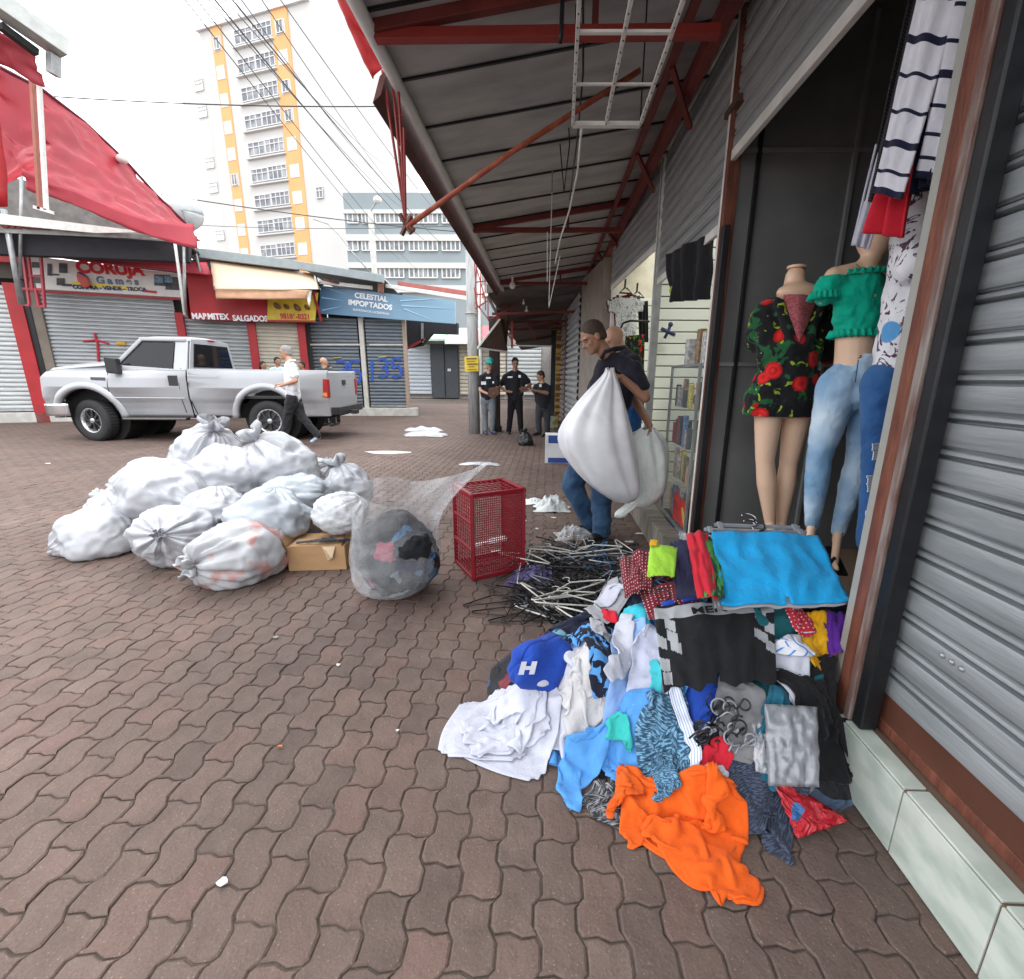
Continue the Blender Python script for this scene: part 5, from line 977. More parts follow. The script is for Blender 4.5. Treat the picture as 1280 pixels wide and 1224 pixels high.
cc = J['neck']+V(.0, 0, -.035); ruffle((cc.x, cc.y), .112, .088, cc.z-.0, 26, .010, -.02, GRN, m2)
cc = J['el'+'L'].lerp(J['shL'], .22); ruffle((cc.x, cc.y), .058, .058, cc.z, 18, .012, .03, GRN, m2)
JEAN = cloth('faded light blue denim', (.20, .36, .55), (.60, .72, .82), pat='denim')
hc = J['hipL'].lerp(J['hipR'], .5); T = [('c', hc+V(-.0, 0, .22), .084, hc, .115)]
for k in 'LR': T += [('c', J['hip'+k], .094, J['kn'+k], .055), ('c', J['kn'+k], .055, J['kn'+k].lerp(J['an'+k], .35), .054), ('c', J['kn'+k].lerp(J['an'+k], .35), .054, J['an'+k], .033), ('c', hc+V(0, 0, .1), .09, J['hip'+k], .095)]
jn = blob('jeans', T, JEAN, m2, .008, 3, wr=.008, wrs=.04, cut=[(V(YP(1070, 441, YM-.09)), (.05, 0, 1))])
for q in ((1073, 450, 1069, 478),): MB().tube([YP(q[0], q[1], YM-.128), YP((q[0]+q[2])/2, (q[1]+q[3])/2, YM-.13), YP(q[2], q[3], YM-.122)], .0022, 5).build('seam', mat('dark denim seam', (.04, .08, .16), .9), m2)
MB().ball(YP(1075, 446, YM-.122), .007, 6).build('button', mat('brass', (.5, .28, .1), .3, .9), m2, smooth=True)
for k in 'LR':
    a, t_ = J['an'+k], J['toe'+k]; MB().tube([t_+V(.03, .02, .0), t_+V(.0, .01, .03), t_+V(-.03, .0, -.0)], .009, 6).build('sandal_strap', BLACK, m2); MB().tube([a+V(.02, .03, -.0), a+V(0, -.03, -.0), a+V(-.02, .03, .0)], .007, 6).build('sandal_strap', BLACK, m2)
    MB().prism([t_+V(.03, -.06, -.02), t_+V(-.03, -.05, -.02), a+V(-.02, .05, -.10), a+V(.03, .05, -.10)], (0, 0, -.012)).build('sandal_sole', BLACK, m2)
MB().tube([YP(1070, 330, YM-.05), YP(1082, 341, YM-.075), YP(1100, 340, YM-.07), YP(1108, 332, YM-.05)], .0016, 5).build('necklace', mat('gold', (.5, .35, .1), .3, .9), m2)
# mannequin three : printed shirt over ripped jeans, half behind the pillar
YM = 1.82
J = JP(YM, hipL=(1108, 480), hipR=(1165, 480), knL=(1100, 585), knR=(1150, 585), anL=(1086, 680), anR=(1140, 690), neck=(1175, 200)); J = {k: V(v) for k, v in J.items()}
m3 = thing('mannequin', 'mannequin in white palm print shirt and ripped blue jeans half behind the pillar', 'mannequin', (J['anL'].x, YM, .19), group='shop mannequins in the niche')
hc = J['hipL'].lerp(J['hipR'], .5)
RJ = cloth('mid blue denim', (.025, .09, .25), (.06, .17, .38), pat='denim')
T = [('c', hc+V(0, 0, .1), .09, hc, .11)]
for k in 'LR': T += [('c', J['hip'+k], .088, J['kn'+k], .062), ('c', J['kn'+k], .062, J['an'+k], .045)]
blob('jeans', T, RJ, m3, .009, 3, wr=.012, wrs=.05)
rp = random.Random(4)
for (x, y) in ((1095, 556), (1088, 596), (1086, 640)):
    b = MB()
    for k in range(7): yy = y+k*3.0; b.bar(YP(x-4+rp.uniform(-1, 1), yy, YM-.09), YP(x+7+rp.uniform(-2, 2), yy-1, YM-.085), .004, .008)
    b.build('ripped_threads', mat('white threads', (.6, .65, .7), .9), m3)
blob('body', [('c', hc, .08, J['neck']+V(.0, 0, -.2), .09), ('c', J['neck']+V(0, 0, -.2), .06, J['neck'], .045), ('c', J['anL'], .03, J['anL']+V(-.02, -.08, -.07), .02), ('c', J['anR'], .03, J['anR']+V(-.02, -.08, -.07), .02)], MSK, m3, .012, 3)
PALM = cloth('white palm print', (.74, .74, .78), (.10, .05, .09), pat='palm', obj=True, k=.75)
ls = V(YP(1146, 275, YM)); T = [('c', V(YP(1160, 250, YM)), .09, V(YP(1118, 560, YM)), .112), ('c', V(YP(1190, 260, YM)), .09, V(YP(1160, 560, YM)), .11), ('c', ls, .05, V(YP(1142, 335, YM-.05)), .06), ('c', V(YP(1165, 240, YM)), .05, ls, .055)]
blob('printed_shirt', T, PALM, m3, .009, 3, wr=.02, wrs=.07, cut=[(V(YP(1110, 512, YM-.12)), (.1, 0, -1))])
# ================= PICKUP TRUCK =================
TO = np.array([-5.6, 8.97, 0.]); th = R(6); TUv = np.array([-math.cos(th), -math.sin(th), 0]); TVv = np.array([-math.sin(th), math.cos(th), 0])
def tw(u, v, z): return tuple(TO+TUv*u+TVv*v+np.array([0, 0, z]))
def TU(px, py, v=0.):
    a = TO+TVv*v; b_ = a+TUv; p = PLN(px, py, a, b_); return float((p-TO) @ TUv), float(p[2])
TWD = 1.86
truck = thing('pickup_truck', 'silver single cab pickup truck parked in front of the games shop', 'truck', tuple(TO))
SIL = mat('silver car paint', (.39, .40, .42), .38, .15, var=.03, scale=2, bump=0, coat=.6); CHR = mat('chrome', (.75, .76, .78), .12, 1., var=.02, bump=0); TYR = mat('tyre rubber', (.022, .022, .024), .8, var=.2, scale=20)
TRIM = mat('black plastic trim', (.02, .02, .022), .5); CGL = mat('tinted car glass', (.012, .014, .017), .04, 0, var=.02, bump=0, alpha=.72)
def fv(z):     # how far the flank sits inwards at a height
    return float(np.interp(z, [.40, .62, .80, .84, 1.0, 1.25, 1.36, 1.42, 2.1], [.085, .05, .02, .0, .002, .012, .035, .07, .30]))
def flank(name, outline, mt, side=0, thick=.03, zs=None, parent=None):
    """side panel from a (u, z) outline, bent to the flank section; side 0 near, 1 far"""
    bm = bmesh.new(); vs = [bm.verts.new((u, 0, z)) for u, z in outline]; bm.faces.new(vs)
    for z in (zs or np.arange(.42, 1.5, .04)): bmesh.ops.bisect_plane(bm, geom=bm.verts[:]+bm.edges[:]+bm.faces[:], plane_co=(0, 0, z), plane_no=(0, 0, 1))
    for v in bm.verts:
        u, z = v.co.x, v.co.z; d = fv(z); d = d if side == 0 else TWD-d; v.co = tw(u, d, z)
    bmesh.ops.triangulate(bm, faces=[f for f in bm.faces if len(f.verts) > 4])
    me = bpy.data.meshes.new(name); bm.to_mesh(me); bm.free(); me.materials.append(mt); me.polygons.foreach_set('use_smooth', [True]*len(me.polygons)); me.set_sharp_from_angle(angle=R(25))
    o = bpy.data.objects.new(name, me); link(o, parent or truck); s_ = o.modifiers.new('s', 'SOLIDIFY'); s_.thickness = thick; s_.offset = 0; return o
def arch(cu, cz_, r, a0, a1, n=14): return [(cu+r*math.cos(a), cz_+r*math.sin(a)) for a in np.linspace(a0, a1, n)]
WB = TU(112, 521)[0]; WR = .405; ZS = .50     # wheelbase, wheel radius, sill height
z_rail = TU(330, 464)[1]; z_hood = TU(135, 456)[1]; z_roof = TU(215, 421, .2)[1]; u_nose = TU(50, 480)[0]; u_cabr = TU(233, 480)[0]; u_gap = u_cabr-.04; u_tail = TU(409, 480)[0]; u_cowl = TU(137, 456)[0]; z_belt = z_rail
z_nose = TU(56, 465)[1]
# front clip + door flank
for sd in (0, 1):
    out = [(u_cabr, ZS), (WB-.58, ZS)]+arch(WB, .46, .57, PI-.08, .1)[0:]+[(u_nose-.02, .62), (u_nose, .85), (u_nose-.03, z_nose-.1), (u_nose-.14, z_nose), (u_nose-.75, z_hood-.045), (u_cowl, z_hood), (u_cabr, z_belt)]
    flank('side_panel', out, SIL, sd)
    out = [(u_tail, .52), (u_tail, z_rail), (u_gap, z_rail), (u_gap, ZS), (.60, ZS)]+arch(0, .46, .585, .07, PI-.07)[0:]+[(-.62, .52)]
    flank('bed_side', out, SIL, sd, thick=.05)
# hood, nose, bed parts
def sheet(rows, name, m, smooth=True, solid=.02, parent=None): return MB().grid([[tw(*p) for p in r] for r in rows]).build(name, m, parent or truck, smooth=smooth, solid=solid)
hood = []
for k, u in enumerate(np.linspace(u_nose-.03, u_cowl, 8)):
    f = k/7; zc = z_nose+(z_hood-z_nose)*f**.7
    if k == 0: zc = z_nose-.10
    hood.append([(u, fv(1.36)+.0, zc-.01), (u, .12, zc+.035), (u, .30, zc+.06), (u, .36, zc+.085), (u, 1.0, zc+.095), (u, 1.62, zc+.085), (u, 1.68, zc+.06), (u, 1.86, zc+.035), (u, TWD-fv(1.36), zc-.01)])
sheet(hood, 'hood', SIL)
MB().prism([tw(u_nose, .05, .80), tw(u_nose, TWD-.05, .80), tw(u_nose-.03, TWD-.05, z_nose-.07), tw(u_nose-.03, .05, z_nose-.07)], tuple(-TUv*.12)).build('front_panel', SIL, truck, bevel=.02)
MB().prism([tw(u_nose+.03, .45, .85), tw(u_nose+.03, TWD-.45, .85), tw(u_nose, TWD-.45, z_nose-.1), tw(u_nose, .45, z_nose-.1)], tuple(-TUv*.02)).build('grille', CHR, truck)
for v in (.10, TWD-.40): MB().prism([tw(u_nose+.02, v, .88), tw(u_nose+.02, v+.3, .88), tw(u_nose, v+.3, z_nose-.12), tw(u_nose, v, z_nose-.12)], tuple(-TUv*.03)).build('headlight', mat('headlight glass', (.75, .76, .78), .08, bump=0), truck, bevel=.01)
bp_ = [(u_nose-.42, -.0), (u_nose-.02, -.02), (u_nose+.10, .16), (u_nose+.13, .5), (u_nose+.13, TWD-.5), (u_nose+.10, TWD-.16), (u_nose-.02, TWD+.02), (u_nose-.3, TWD)]
MB().grid([[tw(u, v, z) for u, v in bp_] for z in (.50, .54, .62, .70, .73)]).build('front_bumper', CHR, truck, smooth=True, solid=.03)
# chassis, inner arches, bed
DKM = mat('underbody black', (.012, .012, .012), .9)
MB().prism([tw(u_nose-.1, .25, .45), tw(u_tail+.1, .25, .45), tw(u_tail+.1, TWD-.25, .45), tw(u_nose-.1, TWD-.25, .45)], (0, 0, .30)).build('chassis', DKM, truck)
MB().prism([tw(u_nose-.12, .30, .7), tw(u_cabr, .30, .7), tw(u_cabr, TWD-.3, .7), tw(u_nose-.12, TWD-.3, .7)], (0, 0, .42)).build('engine_bay', DKM, truck)
MB().prism([tw(u_gap, .06, .85), tw(u_tail+.04, .06, .85), tw(u_tail+.04, TWD-.06, .85), tw(u_gap, TWD-.06, .85)], (0, 0, .05)).build('bed_floor', TRIM, truck)
MB().prism([tw(u_gap-.0, .06, .6), tw(u_gap-.05, .06, .6), tw(u_gap-.05, TWD-.06, .6), tw(u_gap, TWD-.06, .6)], (0, 0, z_rail-.62)).build('bed_front_wall', SIL, truck)
MB().prism([tw(u_tail, .05, .60), tw(u_tail, TWD-.05, .60), tw(u_tail+.01, TWD-.05, z_rail), tw(u_tail+.01, .05, z_rail)], tuple(TUv*.06)).build('tailgate', SIL, truck, bevel=.015)
MB().prism([tw(u_tail-.005, .9, 1.12), tw(u_tail-.005, 1.08, 1.12), tw(u_tail+.0, 1.08, 1.22), tw(u_tail+.0, .9, 1.22)], tuple(-TUv*.012)).build('tailgate_handle', TRIM, truck)
for v in (.02, TWD-.08): MB().bar(tw(u_gap, v+.05, z_rail+.012), tw(u_tail, v+.05, z_rail+.012), .09, .03).build('bed_rail', SIL, truck, bevel=.008)
MB().prism([tw(u_tail-.02, .02, .53), tw(u_tail-.02, TWD-.02, .53), tw(u_tail-.15, TWD-.10, .53), tw(u_tail-.15, .10, .53)], (0, 0, .17)).build('rear_bumper', mat('dark bumper', (.05, .05, .055), .35, .6), truck, bevel=.02)
MB().prism([tw(u_tail-.16, .8, .50), tw(u_tail-.16, 1.0, .50), tw(u_tail-.28, 1.0, .50), tw(u_tail-.28, .8, .50)], (0, 0, .08)).build('tow_hitch', TRIM, truck)
TLM = mat('tail lamp red', (.30, .012, .015), .15, bump=0); 
for v in (-.035, TWD-.09): MB().prism([tw(u_tail+.10, v+.0, .90), tw(u_tail-.014, v+.0, .88), tw(u_tail-.014, v+.02, 1.25), tw(u_tail+.08, v+.02, 1.25)], tuple(TVv*.13)).build('tail_light', TLM, truck, bevel=.012)
MB().prism([tw(u_tail+.09, -.04, .91), tw(u_tail+.01, -.04, .90), tw(u_tail+.01, -.038, .98), tw(u_tail+.09, -.038, .98)], tuple(TVv*.01)).build('indicator', mat('amber lamp', (.65, .2, .05), .2, bump=0), truck)
# flared arches
for cu, r0 in ((WB, .60), (0, .615)):
    for sd in (0, 1):
        P = []
        for k, (dr, dv) in enumerate(((-.035, .06), (-.03, -.035), (.02, -.045), (.075, -.02), (.12, .03))):
            P.append([tw(cu+(r0+dr)*math.cos(a), (dv if sd == 0 else TWD-dv)+(fv(.46+r0*max(0, math.sin(a)))*(1 if sd == 0 else -1)), .46+(r0+dr)*math.sin(a)) for a in np.linspace(-.0, PI+.0, 25)])
        MB().grid(P).build('wheel_arch', SIL, truck, smooth=True, solid=.01)
        MB().tube([tw(cu, .25 if sd == 0 else TWD-.25, .46), tw(cu, .75 if sd == 0 else TWD-.75, .46)], .56, 24).build('arch_liner', DKM, truck)
# cab greenhouse
def cv(z, side=0): d = .06+(z-z_belt)*.23/(z_roof-z_belt); return d if side == 0 else TWD-d
u_rf, u_rr = TU(176, 428, .25)[0], TU(232, 426, .25)[0]; u_wb = TU(140, 455, .1)[0]
def cp(u, z, side): return tw(u, cv(z, side), z)
PIL = .075
for sd in (0, 1):
    s = sd
    a0, a1, b0, b1 = (u_wb, z_belt), (u_rf, z_roof-.06), (u_rr-.02, z_roof-.05), (u_cabr, z_belt)
    MB().bar(cp(*a0, s), cp(*a1, s), .09, .07).build('front_pillar', SIL, truck, bevel=.02)
    ub = TU(214, 440, .1)[0]
    MB().prism([cp(ub+.0, z_belt-.01, s), cp(ub+.0, z_roof-.04, s), cp(u_rr-.03, z_roof-.04, s), cp(u_cabr, z_belt-.01, s)], tuple(TVv*(.06 if s == 0 else -.06))).build('rear_pillar', SIL, truck, bevel=.012)
    MB().bar(cp(u_rf+.02, z_roof-.05, s), cp(u_rr, z_roof-.05, s), .08, .07).build('roof_rail', SIL, truck, bevel=.02)
    MB().bar(cp(u_wb, z_belt+.0, s), cp(u_cabr, z_belt+.0, s), .07, .05).build('belt_moulding', SIL, truck, bevel=.015)
    g = [cp(u_wb-.06, z_belt+.03, s), cp(u_rf-.0, z_roof-.09, s), cp(ub+.01, z_roof-.09, s), cp(ub+.01, z_belt+.03, s)]; MB().prism(g, tuple(TVv*(.008 if s == 0 else -.008))).build('side_window', CGL, truck)
    MB().tube([np.array(q)-TVv*(.012 if s == 0 else -.012) for q in g], .009, 5, close=True).build('window_seal', TRIM, truck)
MB().prism([tw(u_wb+.05, .10, z_belt+.04), tw(u_wb+.05, TWD-.10, z_belt+.04), tw(u_rf+.02, TWD-.30, z_roof-.05), tw(u_rf+.02, .30, z_roof-.05)], tuple(-TUv*.01)).build('windshield', CGL, truck)
rw = [tw(u_cabr-.025, .12, z_belt+.0), tw(u_cabr-.025, TWD-.12, z_belt+.0), tw(u_rr-.07, TWD-.30, z_roof-.03), tw(u_rr-.07, .30, z_roof-.03)]
MB().prism(rw, tuple(TUv*.02)).build('cab_back', SIL, truck, bevel=.004)
def lerp4(a, b_, c, d, u, v): a, b_, c, d = map(np.array, (a, b_, c, d)); return (a*(1-u)+b_*u)*(1-v)+(d*(1-u)+c*u)*v
RWG = mat('dark rear glass', (.008, .009, .011), .05, bump=0)
MB().prism([tuple(lerp4(*rw, u, v)-TUv*.012) for u, v in ((.07, .10), (.93, .10), (.93, .86), (.07, .86))], tuple(TUv*.01)).build('rear_window', RWG, truck, bevel=.004)
q = lerp4(*rw, .5, .98); MB().ball(q-TUv*.0+np.array([0, 0, .02]), (.05, .12, .02), 6).build('brake_lamp', TLM, truck)
rf = []
for k, u in enumerate(np.linspace(u_rf+.06, u_rr-.06, 7)):
    e = .04 if k in (0, 6) else 0; rf.append([(u, .27, z_roof-.06-e*.5), (u, .33, z_roof-.015-e), (u, .5, z_roof+.015-e), (u, 1.0, z_roof+.03-e), (u, TWD-.5, z_roof+.015-e), (u, TWD-.33, z_roof-.015-e), (u, TWD-.27, z_roof-.06-e*.5)])
sheet(rf, 'roof', SIL)
MB().prism([tw(u_wb, .2, .9), tw(u_cabr+.05, .2, .9), tw(u_cabr+.05, TWD-.2, .9), tw(u_wb, TWD-.2, .9)], (0, 0, z_belt-.92)).build('cab_interior', TRIM, truck)
MB().prism([tw(u_wb, .2, z_belt-.1), tw(u_wb-.35, .2, z_belt-.1), tw(u_wb-.35, TWD-.2, z_belt-.1), tw(u_wb, TWD-.2, z_belt-.1)], (0, 0, .13)).build('dashboard', mat('dash grey', (.12, .12, .12), .7), truck, bevel=.03)
for v in (.3, 1.1): MB().prism([tw(u_cabr+.42, v, z_belt-.15), tw(u_cabr+.30, v, z_belt-.15), tw(u_cabr+.14, v, z_belt+.33), tw(u_cabr+.24, v, z_belt+.33)], tuple(TVv*.5)).build('seat_back', mat('seat cloth', (.14, .13, .12), .9), truck, bevel=.04)
cc = np.array(tw(u_wb-.50, .55, z_belt+.05)); MB().tube([cc+TVv*.18*math.cos(a)+np.array([0, 0, .18*math.sin(a)])*.9-TUv*.08*math.sin(a) for a in np.linspace(0, 2*PI, 17)[:-1]], .016, 6, close=True).build('steering_wheel', TRIM, truck, smooth=True)
# lines, handle, mirror, board, mouldings
def flank_line(pts, name='panel_gap', r=.006, m=TRIM, dv=-.002):
    P = []
    for (x, y) in pts: u, z = TU(x, y); P.append(tw(u, fv(z)-.014+dv, z))
    MB().tube(P, r, 5).build(name, m, truck)
flank_line([(134, 466), (134.5, 480), (138, 497), (145, 514)]); flank_line([(223, 460), (224, 480), (228, 500), (232, 516)]); flank_line([(235.5, 466), (236.5, 480), (239, 500), (246, 518)], r=.014)
flank_line([(137, 467.5), (180, 467.3), (222, 467.5)], 'shoulder_crease', .007, SIL, .004); flank_line([(240, 466), (330, 467.5), (404, 470)], 'shoulder_crease', .007, SIL, .004)
flank_line([(140, 497), (185, 497.5), (232, 498)], 'body_moulding', .012, SIL, .004); flank_line([(243, 497), (270, 497.3), (305, 498)], 'body_moulding', .012, SIL, .004)
flank_line([(370, 498), (404, 499)], 'body_moulding', .012, SIL, .004)
u, z = TU(216.5, 476); MB().prism([tw(u-.09, fv(z)-.022, z-.10), tw(u+.09, fv(z)-.022, z-.10), tw(u+.09, fv(z)-.022, z+.10), tw(u-.09, fv(z)-.022, z+.10)], tuple(TVv*.02)).build('door_handle', TRIM, truck, bevel=.01)
u, z = TU(252, 487); P = [tw(u+.1*math.cos(a), fv(z)-.017, z+.1*math.sin(a)) for a in np.linspace(0, 2*PI, 21)[:-1]]; MB().tube(P, .004, 5, close=True).build('fuel_flap', GREYM, truck)
u, z = TU(144, 457); MB().prism([tw(u+.07, -.16, z-.14), tw(u-.10, -.10, z-.16), tw(u-.10, -.10, z+.13), tw(u+.07, -.16, z+.16)], tuple(TVv*.12)).build('wing_mirror', TRIM, truck, bevel=.02); MB().bar(tw(u-.05, .0, z-.02), tw(u-.05, .12, z-.05), .04, .06).build('mirror_arm', TRIM, truck)
MB().prism([tw(u+.07, TWD+.04, z-.1), tw(u-.10, TWD+.0, z-.1), tw(u-.10, TWD+.0, z+.13), tw(u+.07, TWD+.04, z+.13)], tuple(TVv*.12)).build('wing_mirror', TRIM, truck, bevel=.02)
MB().bar(tw(WB-.66, -.04, .46), tw(u_cabr+.04, -.04, .46), .14, .06).build('running_board', TRIM, truck, bevel=.02); MB().bar(tw(WB-.7, -.115, .462), tw(u_cabr+.04, -.115, .462), .012, .02).build('board_trim', CHR, truck)
u, z = TU(122, 473.5); MB().prism([tw(u+.12, fv(z)-.02, z-.025), tw(u-.14, fv(z)-.02, z-.035), tw(u-.14, fv(z)-.02, z+.025), tw(u+.12, fv(z)-.02, z+.03)], tuple(TVv*.01)).build('fender_badge', mat('badge grey', (.10, .10, .11), .4, .5, var=.7, scale=60), truck)
# wheels
def wheel(u, v, sgn, steer=0., front=True):
    c = tw(u, v, WR); w = thing('w', None, None); bpy.data.objects.remove(w)
    ax = V(tuple(-TVv*sgn)); ax.rotate(Matrix.Rotation(steer, 3, 'Z')); fx = V(0, 0, 1).cross(ax).normalized(); C = V(c)
    def Pw(r, a, d): return tuple(C+fx*(r*math.cos(a))+V(0, 0, r*math.sin(a))+ax*d)
    prof = [(.235, -.12), (.30, -.125), (.37, -.12), (.398, -.095), (.405, -.05), (.405, .05), (.398, .095), (.37, .12), (.30, .125), (.245, .115), (.235, .10)]
    A = np.linspace(0, 2*PI, 49)[:-1]; rings = [[Pw(r, a, d) for a in A] for r, d in prof]
    ty = MB().grid(rings, closev=True).build('tyre', TYR, None, smooth=True)
    ty.name = 'wheel'; link_ = ty
    ty.parent = truck; ty.matrix_parent_inverse = Matrix.Translation(truck.location).inverted()
    b = MB()
    for k in range(40):
        a = 2*PI*k/40; b.prism([Pw(.405, a, -.08), Pw(.405, a+.07, -.075), Pw(.405, a+.07, .075), Pw(.405, a, .08)], tuple(V(Pw(.413, a, 0))-V(Pw(.405, a, 0))))
    tr_ = b.build('tread', TYR, ty, local=True); 
    rim = MB().grid([[Pw(r, a, d) for a in A] for r, d in ((.24, .118), (.232, .12), (.215, .10), (.205, .06), (.20, .03))], closev=True)
    rim.grid([[Pw(r, a, d) for a in A] for r, d in ((.05, .085), (.05, .10), (.035, .108), (.001, .11))], closev=True, mi=0)
    rim.build('rim', mat('rim alloy', (.52, .53, .54), .3, .8, var=.1, bump=0), ty, local=True, smooth=True)
    MB().grid([[Pw(r, a, d) for a in A] for r, d in ((.21, .045), (.10, .05), (.001, .05))], closev=True).build('rim_back', mat('black rim face', (.02, .02, .022), .4), ty, local=True)
    b = MB()
    for k in range(8):
        a = 2*PI*k/8; b.prism([Pw(.06, a-.35, .085), Pw(.14, a-.10, .080), Pw(.21, a-.16, .075), Pw(.222, a, .085), Pw(.21, a+.16, .075), Pw(.14, a+.10, .080), Pw(.06, a+.35, .085)], tuple(ax*-.03))
    b.build('spokes', mat('black rim face', (.02, .02, .022), .4), ty, local=True, bevel=.004)
    b = MB()
    for k in range(16): a = 2*PI*(k+.5)/16; b.ball(Pw(.218, a, .10), .014, 4)
    b.build('rim_bolts', mat('rim alloy', (.52, .53, .54), .3, .8), ty, local=True); ty.children[-1]['kind'] = 'stuff'
wheel(WB, .16, 1, R(-14)); wheel(0, .17, 1); wheel(WB, TWD-.16, -1, R(-14)); wheel(0, TWD-.17, -1)
# ================= SACKS =================
def sackmat(name, col=(.44, .45, .48), tint=None, red=0.):
    m = bpy.data.materials.new(name); m.use_nodes = True; n = m.node_tree.nodes; l = m.node_tree.links; b = n['Principled BSDF']
    tc = n.new('ShaderNodeTexCoord'); nz = n.new('ShaderNodeTexNoise'); nz.inputs['Scale'].default_value = 5; nz.inputs['Detail'].default_value = 4; l.new(tc.outputs['Object'], nz.inputs['Vector'])
    cr = n.new('ShaderNodeValToRGB'); e = cr.color_ramp; e.elements[0].color = tuple(x*.86 for x in col)+(1,); e.elements[1].color = col+(1,); e.elements[0].position = .35; e.elements[1].position = .6
    if tint: q = e.elements.new(.28); q.color = tuple(tint)+(1,)
    if red: q = e.elements.new(.66); q.color = (.48, .27, .25, 1); e.elements[-2].position = .53; e.elements[-1].position = .60
    l.new(nz.outputs['Fac'], cr.inputs[0]); l.new(cr.outputs[0], b.inputs['Base Color'])
    b.inputs['Roughness'].default_value = .33; b.inputs['Subsurface Weight'].default_value = .0; b.inputs['Subsurface Scale'].default_value = .04; b.inputs['Subsurface Radius'].default_value = (1, 1, 1)
    n2 = n.new('ShaderNodeTexNoise'); n2.noise_type = 'RIDGED_MULTIFRACTAL'; n2.inputs['Scale'].default_value = 5.5; n2.inputs['Detail'].default_value = 6; n2.inputs['Distortion'].default_value = .8; l.new(tc.outputs['Object'], n2.inputs['Vector'])
    bp = n.new('ShaderNodeBump'); bp.inputs['Strength'].default_value = .16; bp.inputs['Distance'].default_value = .03; l.new(n2.outputs['Fac'], bp.inputs['Height']); l.new(bp.outputs[0], b.inputs['Normal'])
    MATS[name] = m; return m
SACK = sackmat('white plastic sack'); SACKR = sackmat('white sack red contents', (.45, .46, .48), None, 1.); SACKB = sackmat('bluish white sack', (.41, .45, .49))
def sack(label, c, r, knot, m=SACK, seed=0, pl=1., ruff=.10, zmin=0., group='white plastic sacks heaped on the paving', tail=None, name='plastic_sack', open_=False, flat=.8, n=84):
    """tied sack: c centre, r radii (x,y,z), knot = direction of the tied neck; pleats run out of the neck; belly lies flat on zmin"""
    k = V(knot).normalized(); a = k.orthogonal().normalized(); b_ = k.cross(a); c = V(c); NT, NP = n, int(n*.75); P = []; kn = None
    for i in range(NP+1):
        ph = PI*i/NP; row = []
        for j in range(NT):
            t = 2*PI*j/NT; d = k*math.cos(ph)+(a*math.cos(t)+b_*math.sin(t))*math.sin(ph)
            near = math.exp(-(ph/.9)**2); s3 = noise.noise(V(math.cos(t)*2.2, math.sin(t)*2.2, seed*3.1)); 
            pleat = (abs(math.sin(t*6.5+s3*3+seed))**.6-.5)*.13*math.exp(-((ph-.55)/.55)**2)*pl+(abs(math.sin(t*11+seed*2+s3*4))-.5)*.05*near*pl
            lump = noise.noise(d*1.6+V(seed*5.3, 0, 0))*.16+noise.noise(d*3.5+V(0, seed*2.7, 0))*.07
            rid = (1-abs(noise.noise(d*2.6+V(0, 0, seed*1.9))*2))**2*.05+(1-abs(noise.noise(d*6+V(seed, 0, 0))*2))**2*.014
            R_ = 1+lump+rid+pleat
            if not open_: R_ += .16*near**3        # drawn up towards the knot
            p = V(d.x*r[0], d.y*r[1], d.z*r[2])*R_
            if ph < .30 and not open_: sh = ph/.30; q = k*(V(k.x*r[0], k.y*r[1], k.z*r[2]).length*1.12); p = q.lerp(p, .12+.88*sh**1.1)
            w = c+p
            if w.z < zmin+.004: w.z = zmin+.004+(w.z-zmin)*.02+.003*abs(noise.noise(w*8))
            row.append(w)
        P.append(row)
    o = MB().grid([[tuple(v) for v in r_] for r_ in P], closev=True).build(name, m, None, smooth=True); tag(o, label, 'sack', group)
    if ruff and not open_:
        top = c+k*(V(k.x*r[0], k.y*r[1], k.z*r[2]).length*1.12); Q = []
        for i, (d, rr) in enumerate(((-.03, .035), (.0, .016), (.02, .020), (.05, .6*ruff), (.085, .85*ruff), (.12, ruff*.8))):
            Q.append([tuple(top+k*d*(ruff/.1)*(1+.25*math.sin(3*t+seed))+(a*math.cos(t)+b_*math.sin(t))*rr*(1+(.35*math.sin(5*t+seed)+.25*math.sin(9*t+2*seed) if i > 2 else 0))) for t in np.linspace(0, 2*PI, 37)])
        rf_ = MB().grid(Q).build('knot_ruffle', m, o, smooth=True, solid=.002, local=True)
    return o
def SG(x, y, z=0): return V(G(x, y, z))
def psack(label, x, y, w, h, Y_, knot, m=SACK, seed=0, dep=.8, **k):
    c = YP(x, y, Y_); s_ = Y_*1.03/CF; kw = dict(k); sack(label, c, (w*.5*s_*.92, w*.5*s_*dep, h*.5*s_*.95), knot, m, seed, **kw)
psack('flat white sack at the left front edge of the heap', 128, 668, 102, 78, 3.15, (-1., -.25, -.45), SACK, 1, ruff=.06, pl=.8)
psack('plump white sack lying on top at the left of the heap', 203, 614, 114, 90, 3.45, (.9, -.2, -.35), SACK, 2, ruff=0, pl=.7)
psack('small white sack corner behind the left side of the heap', 150, 640, 70, 60, 3.7, (-.8, .2, .5), SACK, 3, ruff=.05)
psack('white tied sack in the front row with knot facing the street', 220, 670, 104, 82, 2.98, (.35, -.85, .35), SACK, 4, pl=1.6, ruff=.04)
psack('frontmost sack with red cloth showing through and pleats to a knot', 303, 693, 118, 94, 2.78, (-.45, -.9, .10), SACKR, 5, pl=2.2, ruff=.07)
psack('white sack in the middle of the heap behind the red tinted one', 335, 648, 108, 70, 3.1, (.1, .3, .8), SACKB, 6, ruff=0, pl=.6)
psack('large white sack at the heap top with tall knotted neck', 262, 574, 90, 78, 4.1, (.42, -.25, .85), SACK, 7, ruff=.10, pl=1.6)
